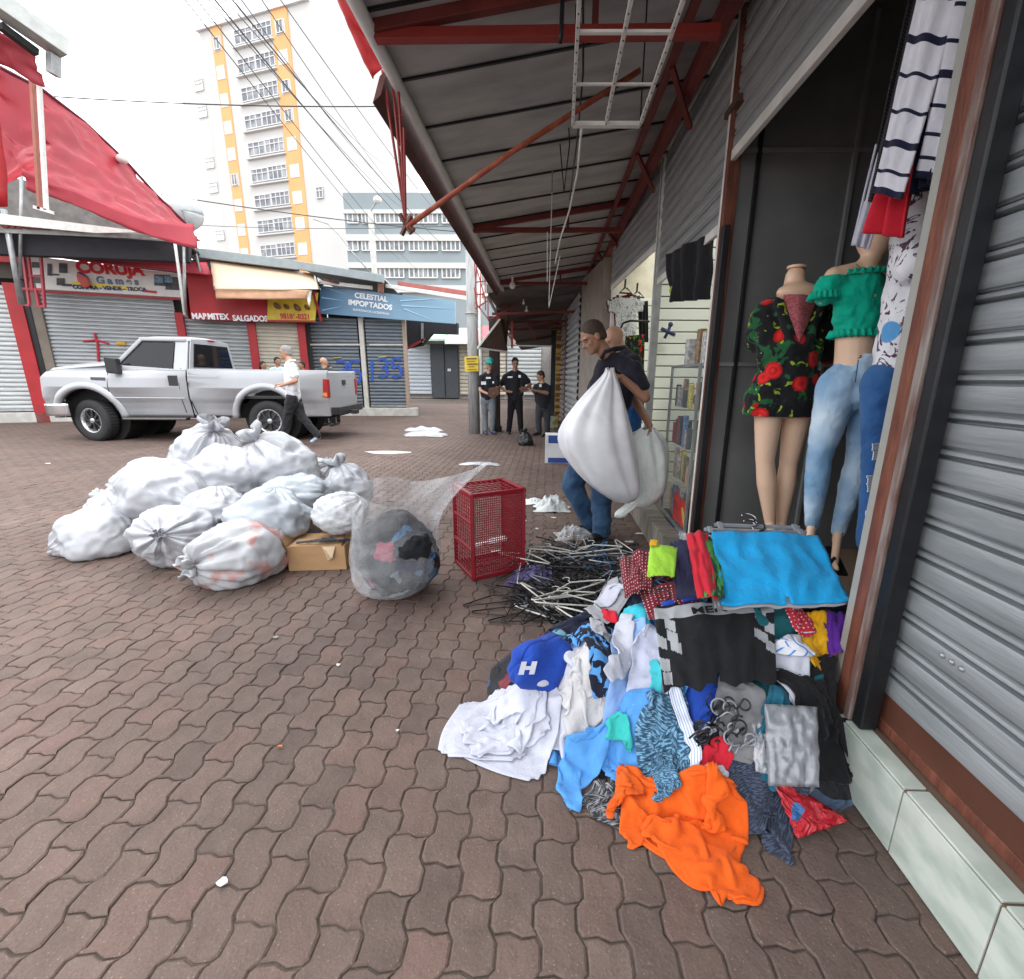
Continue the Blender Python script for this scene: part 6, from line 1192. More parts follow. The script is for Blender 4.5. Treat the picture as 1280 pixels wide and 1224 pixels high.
psack('white sack in the second layer below the tall knotted one', 284, 598, 98, 76, 3.75, (-.2, .4, .8), SACK, 8, ruff=0, pl=.9)
psack('white sack at the top right of the heap with upright knot', 354, 584, 92, 72, 3.95, (-.55, -.15, .8), SACK, 9, ruff=.10, pl=1.8)
psack('bottom white sack under the top right sack of the heap', 372, 622, 92, 60, 3.6, (1, .2, .1), SACKB, 10, ruff=0, pl=.6)
psack('white sack at the right back of the heap with small twisted knot', 392, 600, 60, 50, 4.3, (.6, 0, .6), SACK, 11, ruff=.05)
psack('white sack standing at the right end of the heap behind the box', 437, 612, 62, 56, 3.8, (-.4, .1, 1), SACK, 12, ruff=.08, pl=1.2)
psack('low white sack buried at the back middle of the heap', 290, 602, 110, 60, 4.5, (0, 1, .2), SACK, 13, ruff=0)
psack('low white sack buried at the left back of the heap', 185, 612, 80, 50, 4.2, (-1, .2, .2), SACK, 14, ruff=0)
psack('low white sack filling the gap in the heap centre', 270, 640, 80, 60, 3.35, (0, .2, 1), SACK, 15, ruff=0)
# sheer white bag
sack('sheer white bag standing on the cardboard box', tuple(YP(423, 642, 3.12)), (.19, .13, .15), (.8, .05, .65), mat('sheer white film', (.58, .60, .62), .35, var=.05, trans=.0, bump=.5, bscale=14, dist=.006), 16, ruff=0, pl=1.2, group=None, zmin=.19)
# cardboard box
CBD = mat('brown cardboard', (.42, .25, .12), .8, var=.08, scale=5, stretch=(1, 1, 4))
bx = thing('cardboard_box', 'open brown cardboard box with parcel tape in front of the sacks', 'box', (-1.55, 3.0, 0))
c0, c1 = G(362, 714), G(433, 712); dx = (c1-c0)/np.linalg.norm(c1-c0); dy = np.array([-dx[1], dx[0], 0]); Lb = np.linalg.norm(c1-c0)
def bq(u, v, z): return tuple(c0+dx*u+dy*v+np.array([0, 0, z]))
for q in (((0, 0), (Lb, 0)), ((Lb, 0), (Lb, .28)), ((Lb, .28), (0, .28)), ((0, .28), (0, 0))):
    MB().bar(bq(*q[0], .09), bq(*q[1], .09), .006, .175).build('side_wall', CBD, bx)
MB().prism([bq(0, 0, .004), bq(Lb, 0, .004), bq(Lb, .28, .004), bq(0, .28, .004)], (0, 0, .17)).build('bottom', CBD, bx)
MB().prism([bq(-.01, 0, .178), bq(-.01, .26, .178), bq(-.05, .24, .29), bq(-.06, .03, .29)], (.004, 0, .002)).build('flap', CBD, bx)
MB().prism([bq(.02, -.004, .178), bq(Lb-.02, -.004, .178), bq(Lb-.03, .12, .19), bq(.03, .12, .19)], (0, 0, .004)).build('flap', CBD, bx)
MB().prism([bq(Lb*.62, -.006, .178), bq(Lb*.85, -.006, .178), bq(Lb*.80, -.03, .10), bq(Lb*.70, -.008, .075)], (0, -.003, 0)).build('parcel_tape', mat('tan tape', (.55, .40, .25), .35), bx)
o = MB(); rr = random.Random(8)
for k in range(7): o.tube([bq(.06+.04*k*rr.random()+.03*k, .02+.02*k, .20), bq(.2+.03*k, .0+.03*rr.random(), .215), bq(.32+.02*k, .05+.02*rr.random(), .20)], .008, 5)
o = o.build('hanger_bundle', mat('dark plastic', (.03, .035, .05), .35)); tag(o, 'dark plastic hangers lying on the open cardboard box', 'hangers'); o['kind'] = 'stuff'
# ---- clear bag of clothes
cb = SG(495, 725); cb = V(-.93, 2.62, .27)
inner = sack('tangled colourful clothes inside the clear bag', cb+V(.01, -.01, -.03), (.25, .205, .24), (0, 0, 1), mat('mixed dark clothes', (.02, .02, .025), .8, col2=(.03, .03, .04), bump=.6, bscale=18), 21, ruff=0, pl=.2, name='clothes_bundle', group=None)
inner['category'] = 'clothes'
def multicol(name, stops, scale, dist=1.5):
    """patchwork of cloth colours: distorted cells, each with a colour of its own"""
    m = bpy.data.materials.new(name); m.use_nodes = True; n = m.node_tree.nodes; l = m.node_tree.links; b = n['Principled BSDF']; tc = n.new('ShaderNodeTexCoord')
    nz = n.new('ShaderNodeTexNoise'); nz.inputs['Scale'].default_value = scale*.7; nz.inputs['Detail'].default_value = 3; l.new(tc.outputs['Object'], nz.inputs['Vector'])
    ml = n.new('ShaderNodeVectorMath'); ml.operation = 'MULTIPLY_ADD'; ml.inputs[1].default_value = (.35*dist/scale*2,)*3; l.new(nz.outputs['Color'], ml.inputs[0]); l.new(tc.outputs['Object'], ml.inputs[2])
    vo = n.new('ShaderNodeTexVoronoi'); vo.inputs['Scale'].default_value = scale*1.6; l.new(ml.outputs[0], vo.inputs['Vector']); sp = n.new('ShaderNodeSeparateXYZ'); l.new(vo.outputs['Color'], sp.inputs[0])
    cr = n.new('ShaderNodeValToRGB'); e = cr.color_ramp; e.interpolation = 'CONSTANT'
    while len(e.elements) < len(stops): e.elements.new(.5)
    for i, (p, c) in enumerate(stops): e.elements[i].position = p; e.elements[i].color = tuple(c)+(1,)
    l.new(sp.outputs['X'], cr.inputs[0]); l.new(cr.outputs[0], b.inputs['Base Color']); b.inputs['Roughness'].default_value = .8
    n2 = n.new('ShaderNodeTexNoise'); n2.inputs['Scale'].default_value = 14; n2.inputs['Detail'].default_value = 5; n2.inputs['Distortion'].default_value = 1; l.new(tc.outputs['Object'], n2.inputs['Vector'])
    bp = n.new('ShaderNodeBump'); bp.inputs['Strength'].default_value = 1; bp.inputs['Distance'].default_value = .05; l.new(n2.outputs['Fac'], bp.inputs['Height']); l.new(bp.outputs[0], b.inputs['Normal'])
    MATS[name] = m; return m
inner.data.materials[0] = multicol('bundle colours', [(0, (.012, .012, .016)), (.48, (.05, .13, .24)), (.58, (.008, .008, .010)), (.70, (.30, .03, .07)), (.76, (.16, .20, .24)), (.82, (.015, .02, .06)), (.94, (.4, .4, .42))], 5, 2.2)
FILM = plastic_film('clear bag film', (.80, .83, .86), .16, .08)
blk = sack('black garment bunched at the right inside the clear bag', cb+V(.12, -.09, .06), (.13, .11, .10), (.3, 0, 1), BLKC, 61, ruff=0, pl=.6, name='black_garment', group=None); blk['category'] = 'garment'
P = []; k = 60
prof = [(.02, .0), (.16, .01), (.235, .08), (.27, .20), (.27, .32), (.24, .42), (.22, .50), (.23, .58), (.27, .66), (.29, .70)]
for i, (r_, z_) in enumerate(prof):
    row = []
    for j in range(k):
        t = 2*PI*j/k; n_ = noise.noise(V(math.cos(t)*1.5, math.sin(t)*1.5, z_*5))*.10+(1-abs(noise.noise(V(math.cos(t)*4, math.sin(t)*4, z_*3+5))*2))*.06
        up = max(0, z_-.45); rr_ = r_*(1+n_+.22*up*math.sin(5*t+1)+.10*up*math.sin(11*t)); ex = 0
        w = V(cb.x+rr_*math.cos(t)*1.02-up*.05, cb.y+rr_*math.sin(t)*.85+up*.05, z_*(.93+.05*math.sin(3*t+2))+.004)
        if math.cos(t-.15) > .4 and z_ > .45: s_ = (math.cos(t-.15)-.4)/.6; w += V(.28, .12, .14)*s_*up/.25
        if math.sin(t-.4) < -.2 and z_ < .12: w += V(-.01, -.05, 0)
        row.append(tuple(w))
    P.append(row)
o = MB().grid(P, closev=True).build('clear_bag', FILM, None, smooth=True, sub=1); tag(o, 'transparent plastic bag full of dark clothes standing with open wide mouth', 'bag')
# ---- sacks held by the man
neck = V(YP(764, 466, 3.44))
def heldsack(label, pts, m, seed, name='plastic_sack', n=48):
    """pts: list of (centre, rx (screen x), ry(depth)) rings from the neck down"""
    P = []; m_ = len(pts)
    for i, (c, rx, ry) in enumerate(pts):
        row = []
        for j in range(n):
            t = 2*PI*j/n; f = i/(m_-1); pl = (.16*math.sin(7*t+seed)+.09*math.sin(13*t+seed*2))*(1-f)**1.0+.04*math.sin(5*t+seed)
            nn = noise.noise(V(math.cos(t)*1.6+seed, math.sin(t)*1.6, f*4))*.12+(1-abs(noise.noise(V(math.cos(t)*3, math.sin(t)*3, f*5+seed))*2))*.05
            q = 1+pl*.8+nn*(f+.2); row.append((c[0]+rx*math.cos(t)*q, c[1]+ry*.75*math.sin(t)*q, c[2]+.01*math.sin(4*t+i)))
        P.append(row)
    # close the bottom
    c = pts[-1][0]; P.append([(c[0]+pts[-1][1]*.4*math.cos(2*PI*j/n), c[1]+pts[-1][2]*.4*math.sin(2*PI*j/n), c[2]-.015) for j in range(n)]); P.append([(c[0], c[1], c[2]-.018)]*n)
    o = MB().grid(P, closev=True).build(name, m, None, smooth=True, sub=1); tag(o, label, 'sack'); return o
def ring(xl, xr, y, Y_, ry): a, b_ = V(YP(xl, y, Y_)), V(YP(xr, y, Y_)); return ((a+b_)/2, (b_-a).length/2, ry)
heldsack('big white sack swung up by its neck in the left hand of the man', [ring(757, 767, 461, 3.40, .02), ring(757, 768, 467, 3.42, .03), ring(748, 773, 478, 3.42, .07), ring(732, 778, 495, 3.40, .12), ring(716, 783, 515, 3.38, .16), ring(700, 788, 537, 3.36, .19), ring(702, 793, 560, 3.36, .20), ring(716, 797, 582, 3.36, .19), ring(733, 800, 603, 3.37, .16), ring(752, 800, 618, 3.38, .11), ring(768, 794, 626, 3.4, .06)], sackmat('bright white sack', (.78, .78, .81)), 31)
heldsack('second white sack dragged behind the man onto the stone step', [ring(800, 818, 536, 3.62, .03), ring(786, 826, 544, 3.64, .10), ring(778, 832, 556, 3.66, .17), ring(780, 834, 575, 3.66, .22), ring(784, 833, 595, 3.66, .22), ring(786, 832, 612, 3.64, .20), ring(784, 826, 624, 3.62, .14), ring(780, 810, 632, 3.6, .08)], mat('greenish white sack', (.74, .78, .75), .45, var=.06, scale=5, bump=.6, bscale=14, dist=.006), 32)
o = heldsack('twisted loose tail of the second sack touching the paving', [ring(790, 804, 622, 3.6, .06), ring(783, 800, 630, 3.56, .05), ring(776, 792, 636, 3.52, .04), ring(770, 784, 641, 3.5, .035), ring(767, 782, 645, 3.5, .02)], mat('greenish white sack', (.6, .64, .62)), 33, name='sack_tail')
# ---- red crate standing on end
CR = mat('red crate plastic', (.24, .008, .018), .35, var=.15, scale=4, bump=.1)
cr = thing('plastic_crate', 'dark red mesh plastic crate standing on its short end', 'crate', G(600, 712))
k0, k1, k3 = G(591, 727), G(655, 713), G(571, 703); ex = (k1-k0); wx = np.linalg.norm(ex); ex /= wx; ey = np.array([-ex[1], ex[0], 0.]); wy = .36; wx = .40; HC = .595
def kp(u, v, z): return tuple(k0+ex*u+ey*v+np.array([0, 0, z+.003]))
def kbar(a, b_, w, h, name=None, bb=None): (bb or MB()).bar(kp(*a), kp(*b_), w, h)
b = MB()
for u in (0.012, wx-.012):
    for v in (.012, wy-.012): b.bar(kp(u, v, 0), kp(u, v, HC), .026, .026)
for z in (.012, HC-.012):
    for u in (.012, wx-.012): b.bar(kp(u, .0, z), kp(u, wy, z), .026, .026)
    for v in (.012, wy-.012): b.bar(kp(0, v, z), kp(wx, v, z), .026, .026)
b.build('frame', CR, cr, bevel=.004)
def mesh_panel(o, du, dv, nu_, nv_, name, th_=.004, w=.005):
    b = MB(); o, du, dv = map(np.array, (o, du, dv))
    for i in range(nu_+1): p = o+du*i/nu_; b.bar(kp(*p), kp(*(p+dv)), th_, w)
    for j in range(nv_+1): p = o+dv*j/nv_; b.bar(kp(*p), kp(*(p+du)), th_, w)
    return b.build(name, CR, cr)
mesh_panel((.03, .006, .03), (wx-.06, 0, 0), (0, 0, HC-.06), 22, 34, 'bottom_mesh')
for u in (.006, wx-.006):
    for z0, z1 in ((.03, .20), (.215, .385), (.40, HC-.03)): mesh_panel((u, .03, z0), (0, wy-.06, 0), (0, 0, z1-z0), 9, 6, 'side_mesh', w=.007)
    for z in (.207, .392): MB().bar(kp(u, 0, z), kp(u, wy, z), .02, .022).build('rib', CR, cr, bevel=.003)
for z in (.006, HC-.006): mesh_panel((.03, .03, z), (wx-.06, 0, 0), (0, wy-.06, 0), 8, 6, 'end_mesh', w=.007)
PAP = mat('white paper', (.72, .73, .75), .7, var=.04)
o = fabric([[kp(.06, .10, .19), kp(.3, .09, .215)], [kp(.08, .2, .18), kp(.34, .2, .2)]], 'paper_scrap', 'crumpled white paper seen low behind the crate mesh', PAP, None, 'paper', 6, 8, .02, 3)
# ================= CLOTHES HEAP =================
HX0, HX1, HY0, HY1, HR = -.9, 1.25, .6, 3.6, .0125
gx = np.arange(HX0, HX1, HR); gy = np.arange(HY0, HY1, HR); GX, GY = np.meshgrid(gx, gy, indexing='ij')
def _mound(cx, cy, rx0, rx1, ry0, ry1, h, p=1.7):
    dx = (GX-cx)/np.where(GX < cx, rx0, rx1); dy = (GY-cy)/np.where(GY < cy, ry0, ry1); d = np.sqrt(dx*dx+dy*dy); return h*np.clip(1-d**p, 0, 1)
HF = np.maximum.reduce([_mound(.86, 1.78, .80, .5, .62, .5, .62, 1.35), _mound(.45, 1.85, .62, .5, .55, .45, .40, 1.5), _mound(.15, 1.75, .42, .3, .35, .4, .20, 1.6), _mound(.42, 1.95, .28, .4, .4, .35, .46, 2.)])
HF[(GX > .985) & (GY > 1.32)] = np.maximum(HF[(GX > .985) & (GY > 1.32)], .235)
def hsample(x, y):
    u = np.clip((x-HX0)/HR, 0, len(gx)-1.001); v = np.clip((y-HY0)/HR, 0, len(gy)-1.001); i = u.astype(int); j = v.astype(int); a = u-i; b_ = v-j
    h = (HF[i, j]*(1-a)+HF[i+1 if np.isscalar(i) else np.minimum(i+1, len(gx)-1), j]*a)*(1-b_)+(HF[i, np.minimum(j+1, len(gy)-1)]*(1-a)+HF[np.minimum(i+1, len(gx)-1), np.minimum(j+1, len(gy)-1)]*a)*b_
    out = (x < HX0) | (x > HX1) | (y < HY0) | (y > HY1); return np.where(out, 0, h)
core = np.zeros((len(gx[::3]), len(gy[::3]), 3)); core[..., 0] = GX[::3, ::3]; core[..., 1] = GY[::3, ::3]
nzc = np.array([[noise.noise(V(x*9, y*9, 0))*.02 for y in gy[::3]] for x in gx[::3]])
core[..., 2] = np.where(HF[::3, ::3] > .01, HF[::3, ::3]-.02+nzc, -.02)
HF0 = HF.copy()
o = MB().grid(core).build('clothes_heap', multicol('heap under colours', [(0, (.02, .025, .05)), (.3, (.012, .012, .015)), (.5, (.08, .12, .2)), (.6, (.2, .03, .04)), (.68, (.3, .32, .35)), (.75, (.015, .015, .02)), (.9, (.03, .10, .2))], 5), None, smooth=True)
tag(o, 'lower mass of jumbled dark clothes under the garments heaped by the pillar', 'clothes', None, 'stuff')
def hit(px_, py_):
    r = _ray(px_, py_); r = r/np.linalg.norm(r); p = np.array([0, 0, CH])+r*.5
    for _ in range(900):
        p = p+r*.006
        if p[2] <= max(0, float(hsample(np.array([p[0]]), np.array([p[1]]))[0])): return p
    return p
SHAPES = {}
def shape(kind, n, m):
    u, v = np.meshgrid(np.linspace(0, 1, n), np.linspace(0, 1, m), indexing='ij')   # u across, v from hem (0) to top (1)
    if kind == 'rect': return (np.abs(2*u-1)**7+np.abs(2*v-1)**7) < 1.25
    if kind == 'tee': return ((u > .22) & (u < .78)) | ((v > .62-.25*np.abs(u-.5)*0) & (v < 1) & (v > .60+.0*u)) & ~((np.abs(u-.5) < .12) & (v > .93))
    if kind == 'shorts': return ~((np.abs(u-.5) < .035+.10*(.45-v)) & (v < .42))
    if kind == 'boxer': return (np.abs(u-.5) < .5-.10*v) & ~((np.abs(u-.5) < .03) & (v < .10))
    if kind == 'long': return (np.abs(u-.5) < .30) | (v > .7)
    if kind == 'round': return (u-.5)**2+(v-.5)**2 < .27
    return np.ones((n, m), bool)
def garment(name, label, kind, pos, ang, size, m, res=.014, crumple=.82, steps=120, lift=.02, fold=None, group=None, cat=None, thick=.004, seed=0, update=True, stiff=6, drop=0., fr=.06, parent=None):
    """cloth relaxed onto the heap with a small position-based solver; pos = (x,y) or a photo pixel ('p',x,y)"""
    global HF
    if crumple < .9: crumple = max(.55, crumple-.08)
    if pos[0] == 'p': q = hit(pos[1], pos[2]); cx, cy = q[0], q[1]
    else: cx, cy = pos
    W_, L_ = size; W_ *= .93/crumple**.45; L_ *= .93/crumple**.45; n, mm = max(6, int(W_/res)+1), max(6, int(L_/res)+1); mask = shape(kind, n, mm); r_ = np.random.default_rng(seed+17)
    U, Vv = np.meshgrid(np.linspace(-W_/2, W_/2, n), np.linspace(-L_/2, L_/2, mm), indexing='ij')
    base = np.stack([U, Vv], -1); ph = r_.uniform(0, 6.28, 8); fx = r_.uniform(-1, 1, (8, 2)); fx /= np.linalg.norm(fx, axis=1, keepdims=True); wl = r_.uniform(.07, .22, 8)
    wob = np.zeros((n, mm)); disp = np.zeros((n, mm, 2)); amp = (1-crumple)
    for k in range(8):
        arg = (U*fx[k, 0]+Vv*fx[k, 1])/wl[k]*6.28+ph[k]; wob += np.sin(arg)*wl[k]*.16; disp += (np.cos(arg)*wl[k])[..., None]*fx[k]*.10*(amp*6)
    c, s_ = math.cos(ang), math.sin(ang); nu_ = U/W_*2; nv_ = Vv/L_*2; xy = base*crumple*(1-.10*(nu_**2*nv_**2))[..., None]+disp*.6+np.stack([np.sin(nv_*2.2+ph[0])*.022+np.sin(nv_*6+ph[1])*.008, np.sin(nu_*2.4+ph[2])*.022+np.sin(nu_*6+ph[3])*.008], -1)*(W_+L_); X = np.zeros((n, mm, 3)); X[..., 0] = cx+xy[..., 0]*c-xy[..., 1]*s_; X[..., 1] = cy+xy[..., 0]*s_+xy[..., 1]*c
    if fold is not None:      # fold part of the cloth back over itself across a line v=fold (in metres)
        fb = Vv > fold; yy = np.where(fb, 2*fold-Vv, Vv); b2 = np.stack([U, yy], -1)*crumple+disp*.5; X[..., 0] = cx+b2[..., 0]*c-b2[..., 1]*s_; X[..., 1] = cy+b2[..., 0]*s_+b2[..., 1]*c
    X[..., 2] = hsample(X[..., 0], X[..., 1])+lift+np.abs(wob)*amp*4.5+(np.where(fb, .02+.15*np.abs(Vv-fold), 0) if fold is not None else 0)+drop
    P = X.copy(); dx, dy = W_/(n-1), L_/(mm-1); cons = []
    def add(di, dj, rest, k):
        for off_ in range(2 if (di or dj) else 1):
            cons.append((di, dj, rest, k))
            break
    add(1, 0, dx, 1); add(0, 1, dy, 1); add(1, 1, math.hypot(dx, dy), .6); add(1, -1, math.hypot(dx, dy), .6); add(2, 0, 2*dx, .35); add(0, 2, 2*dy, .35)
    mk = mask
    for st in range(steps):
        vel = (X-P)*.93; P = X.copy(); X = X+vel; X[..., 2] -= .0016
        for _ in range(3):
            for di, dj, rest, k in cons:
                if dj >= 0: a = (slice(0, n-di), slice(0, mm-dj)); b2 = (slice(di, n), slice(dj, mm))
                else: a = (slice(0, n-di), slice(-dj, mm)); b2 = (slice(di, n), slice(0, mm+dj))
                d = X[b2]-X[a]; L = np.sqrt((d*d).sum(-1))+1e-9; w = (mk[a] & mk[b2])*k*.24*(L-rest)/L; cr_ = d*w[..., None]; X[a] += cr_; X[b2] -= cr_
        h = hsample(X[..., 0], X[..., 1])+.004; inside = X[..., 2] < h
        X[..., 2] = np.where(inside, h, X[..., 2]); f = inside[..., None]; X[..., :2] = np.where(f, P[..., :2]+(X[..., :2]-P[..., :2])*fr, X[..., :2])
        stepd = X-P; sl_ = np.sqrt((stepd**2).sum(-1, keepdims=True)); X = P+stepd*np.minimum(1, .02/(sl_+1e-9))
    if fold is not None or True:      # keep layers apart where the cloth doubles over
        pass
    idx = -np.ones((n, mm), int); ids = np.argwhere(mask); idx[mask] = np.arange(mask.sum()); vs = X[mask]; fs = []
    for i in range(n-1):
        for j in range(mm-1):
            if mask[i, j] and mask[i+1, j] and mask[i+1, j+1] and mask[i, j+1]: fs.append((idx[i, j], idx[i+1, j], idx[i+1, j+1], idx[i, j+1]))
    b = MB(); b.v = [tuple(v) for v in vs]; b.f = fs; b.m = [0]*len(fs); b.uv = np.stack([ids[:, 0]/(n-1), ids[:, 1]/(mm-1)], -1)
    o = b.build(name, m, parent, smooth=True, solid=thick, sub=1)
    if parent is None: tag(o, label, cat or name.replace('_', ' '), group)
    if kind == 'rect' and min(W_, L_) > .12:      # stitched hems
        for row in (X[2:n-2, 1], X[2:n-2, mm-2]):
            MB().tube([tuple(p+np.array([0, 0, thick*.6])) for p in row[::2]], thick*.42, 5).build('hem', m, o, smooth=True, local=True)
    if update:
        gi = np.clip(((X[..., 0]-HX0)/HR), 1, len(gx)-2); gj = np.clip(((X[..., 1]-HY0)/HR), 1, len(gy)-2)
        Z = X[..., 2]+thick
        for a_ in np.linspace(0, 1, 3):     # densify
            for b_ in np.linspace(0, 1, 3):
                A = X[:-1, :-1]*(1-a_)*(1-b_)+X[1:, :-1]*a_*(1-b_)+X[:-1, 1:]*(1-a_)*b_+X[1:, 1:]*a_*b_; mm_ = mask[:-1, :-1] & mask[1:, 1:]
                I = np.clip(np.round((A[..., 0]-HX0)/HR).astype(int), 0, len(gx)-1); Jj = np.clip(np.round((A[..., 1]-HY0)/HR).astype(int), 0, len(gy)-1)
                ok = mm_ & (A[..., 2] < hsample(A[..., 0], A[..., 1])+.10); np.maximum.at(HF, (I[ok], Jj[ok]), A[..., 2][ok]+thick)
    o['_X'] = 0; del o['_X']
    return o, X
GG = 'clothes thrown on the heap by the pillar'
cl = lambda n_, c_, c2_=None, p_=None, k_=1.: cloth(n_, c_, c2_, pat=p_, k=k_)
WT = cl('bluish white cotton', (.52, .53, .61)); ROY = cl('royal blue cotton', (.015, .06, .36)); SKY = cl('sky blue jersey', (.09, .30, .66)); LBL2 = cl('light blue poplin', (.26, .42, .74)); TURQ = cl('turquoise cotton', (.06, .52, .58)); AQ = cl('aqua cotton', (.05, .55, .68))
ORG = cl('bright orange jersey', (.78, .115, .010)); MAR = cl('maroon dotted cotton', (.16, .012, .022), (.62, .5, .5), 'dots', .8); RED = cl('red cotton', (.60, .02, .04)); BRT = cl('bright blue shorts cloth', (.01, .33, .68)); GRY = cl('light grey jersey', (.36, .36, .39)); MGR = cl('mid grey jersey', (.24, .24, .25))
NVY = cl('dark navy cotton', (.012, .014, .035)); NVM = cl('navy marl jersey', (.02, .035, .09), (.22, .38, .55), 'marl'); BLM = cl('blue marl jersey', (.03, .08, .15), (.18, .36, .5), 'marl', .8); BK = cl('black cotton', (.010, .010, .012)); PUR = cl('purple satin', (.10, .02, .26)); GOLD = cl('gold yellow cotton', (.72, .38, .01)); LIME = cl('lime green cotton', (.38, .72, .05)); GNC = cl('green camo cotton', (.05, .28, .06), (.01, .06, .03), 'camo'); BUR = cl('burgundy cotton', (.10, .008, .02))
NVB = cl('navy with blue blotches', (.012, .014, .03), (.10, .32, .70), 'camo', 1.6); DMA = cl('dark denim marl', (.03, .04, .07), (.09, .11, .16), 'marl', 1.2); GRM = cl('grey heather', (.30, .31, .33), (.40, .41, .43), 'marl', 2); RDW = cl('red white print', (.52, .03, .05), (.7, .7, .72), 'dots', .6); OFFW = cl('off white crumpled cotton', (.55, .54, .55)); BLW = cl('blue white stripe', (.70, .71, .75), (.08, .25, .65), 'vstripe', 1.)
g = garment
# under layers spread over the heap
under = [(('p', 720, 800), .3, NVY, 'dark navy garment crumpled under the blue cap'), (('p', 1010, 870), 1.2, BK, 'black garment bundled beside the stone step'), (('p', 990, 800), .5, NVY, 'navy garment under the gold and purple shirt'), (('p', 760, 870), 1., OFFW, 'off white crumpled garment below the light blue shirts'),
         (('p', 870, 910), .2, BK, 'black garment behind the bundle of hooks'), (('p', 930, 940), .8, DMA, 'dark denim marl garment draped at the front right of the heap'), (('p', 800, 960), .4, BK, 'thin black garment peeking out beside the orange sweatshirt'), (('p', 700, 830), 2.1, NVY, 'dark navy garment behind the blue hat'),
         (('p', 1030, 790), 2.6, NVY, 'deep navy garment tucked against the pillar'), (('p', 850, 720), .9, BUR, 'burgundy garment under the maroon shorts'), (('p', 960, 720), .1, NVY, 'navy garment under the bright blue shorts'), (('p', 780, 820), 1.6, NVB, 'navy garment with blue blotches left of the heap'), (('p', 880, 880), 2.2, ROY, 'royal blue garment tucked under the black boxers'), (('p', 700, 870), .9, WT, 'white garment spread under the white shirts'), (('p', 950, 830), 1.9, cl('dark teal cotton', (.01, .10, .12)), 'dark teal garment right of the black boxers'), (('p', 840, 800), .4, SKY, 'sky blue garment mostly hidden under the boxers')]
rz_ = random.Random(77); extra = [('small black', BK), ('small navy', NVY), ('small grey', MGR), ('small burgundy', BUR), ('small denim marl', DMA), ('small royal blue', ROY), ('small red', RED), ('small sky blue', SKY), ('small off white', OFFW), ('small navy marl', NVM)]
spots_ = ((742, 850, 'beside the blue hat'), (905, 905, 'behind the hook bundle'), (965, 960, 'left of the red printed bag'), (720, 880, 'near the off white garment'), (890, 950, 'above the orange sweatshirt'), (812, 900, 'over the sky blue shirt'), (935, 915, 'beside the grey packet'), (700, 930, 'between white shirts and blue sleeve'), (735, 830, 'under the white sleeve'), (1000, 850, 'above the grey packet'))
for k, ((nm, m_), (x_, y_, w_)) in enumerate(zip(extra, spots_)): g('garment', nm+' crumpled garment '+w_, 'rect', ('p', x_, y_), rz_.uniform(0, 3), (.22, .26), m_, crumple=.62, seed=200+k, group=GG, steps=90, res=.018)
for k, (ps, an, m_, lb) in enumerate(under): g('garment', lb, 'rect' if k % 3 else 'tee', ps, an, (.46, .50), m_, crumple=.66, seed=k, group=GG, steps=110, res=.02)
g('shirt', 'white cotton shirts folded together at the lower left of the heap', 'rect', ('p', 640, 915), -.5, (.42, .36), WT, crumple=.93, seed=40, group=GG)
g('shirt', 'white cotton shirt spread flat at the far left edge of the lower pile', 'rect', ('p', 612, 912), -.2, (.36, .32), WT, crumple=.93, seed=39, group=GG)
g('shirt', 'second white cotton shirt in pleats over the lower left pile', 'rect', ('p', 628, 895), .35, (.36, .38), WT, crumple=.88, seed=41, group=GG, fold=.06)
g('shorts', 'white ribbed shorts lying over the white shirts under the blue cap', 'shorts', ('p', 650, 885), -1.0, (.30, .28), WT, crumple=.74, seed=42, group=GG)
g('garment', 'crumpled off white garment between white shirts and light blue sleeves', 'rect', ('p', 738, 895), .5, (.28, .42), OFFW, crumple=.62, seed=43, group=GG)
g('garment', 'grey and black streaked garment under the sky blue sleeve', 'rect', ('p', 760, 1005), .5, (.30, .22), cl('black grey streaks', (.03, .03, .035), (.3, .3, .32), 'marl', .6), crumple=.7, seed=44, group=GG)
g('jeans', 'blue green tie dyed garment at the left rear of the heap', 'rect', ('p', 700, 806), .7, (.26, .18), cl('teal blue dye', (.02, .10, .18), (.18, .34, .42), 'camo'), crumple=.7, seed=45, group=GG)
g('shirt', 'navy shirt with light blue blotches hanging down the left side', 'long', ('p', 745, 805), .25, (.30, .42), NVB, crumple=.72, seed=46, group=GG)
g('shirt', 'light grey folded shirt with white panel at the top left of the heap', 'rect', ('p', 762, 752), .5, (.26, .24), GRY, crumple=.86, seed=47, group=GG)
g('shirt', 'white panel cloth lying over the grey folded shirt', 'rect', ('p', 765, 740), .45, (.20, .12), WT, crumple=.92, seed=48, group=GG)
g('cloth', 'red trimmed light grey sleeve below the folded shirt', 'rect', ('p', 752, 790), .9, (.10, .20), GRY, crumple=.85, seed=49, group=GG)
g('cloth', 'small red cloth strip beside the turquoise square', 'rect', ('p', 770, 778), .7, (.06, .22), RED, crumple=.85, seed=50, group=GG)
g('cloth', 'turquoise cloth square lying at the upper left of the heap', 'rect', ('p', 795, 770), -.5, (.15, .14), AQ, crumple=.93, seed=51, group=GG)
g('shirt', 'light blue shirt running down the middle left of the heap', 'rect', ('p', 785, 850), -.25, (.17, .46), LBL2, crumple=.92, seed=52, group=GG)
g('shirt', 'white sleeve lying beside the light blue shirt', 'rect', ('p', 775, 810), -.32, (.09, .34), WT, crumple=.86, seed=53, group=GG)
g('shirt', 'bluish white shirt with wide hem beside the black boxers', 'rect', ('p', 808, 838), -.2, (.16, .34), cl('pale lilac white', (.56, .58, .72)), crumple=.9, seed=54, group=GG)
g('cloth', 'turquoise narrow cloth edge beside the black boxers', 'rect', ('p', 818, 860), -.15, (.06, .28), TURQ, crumple=.85, seed=55, group=GG)
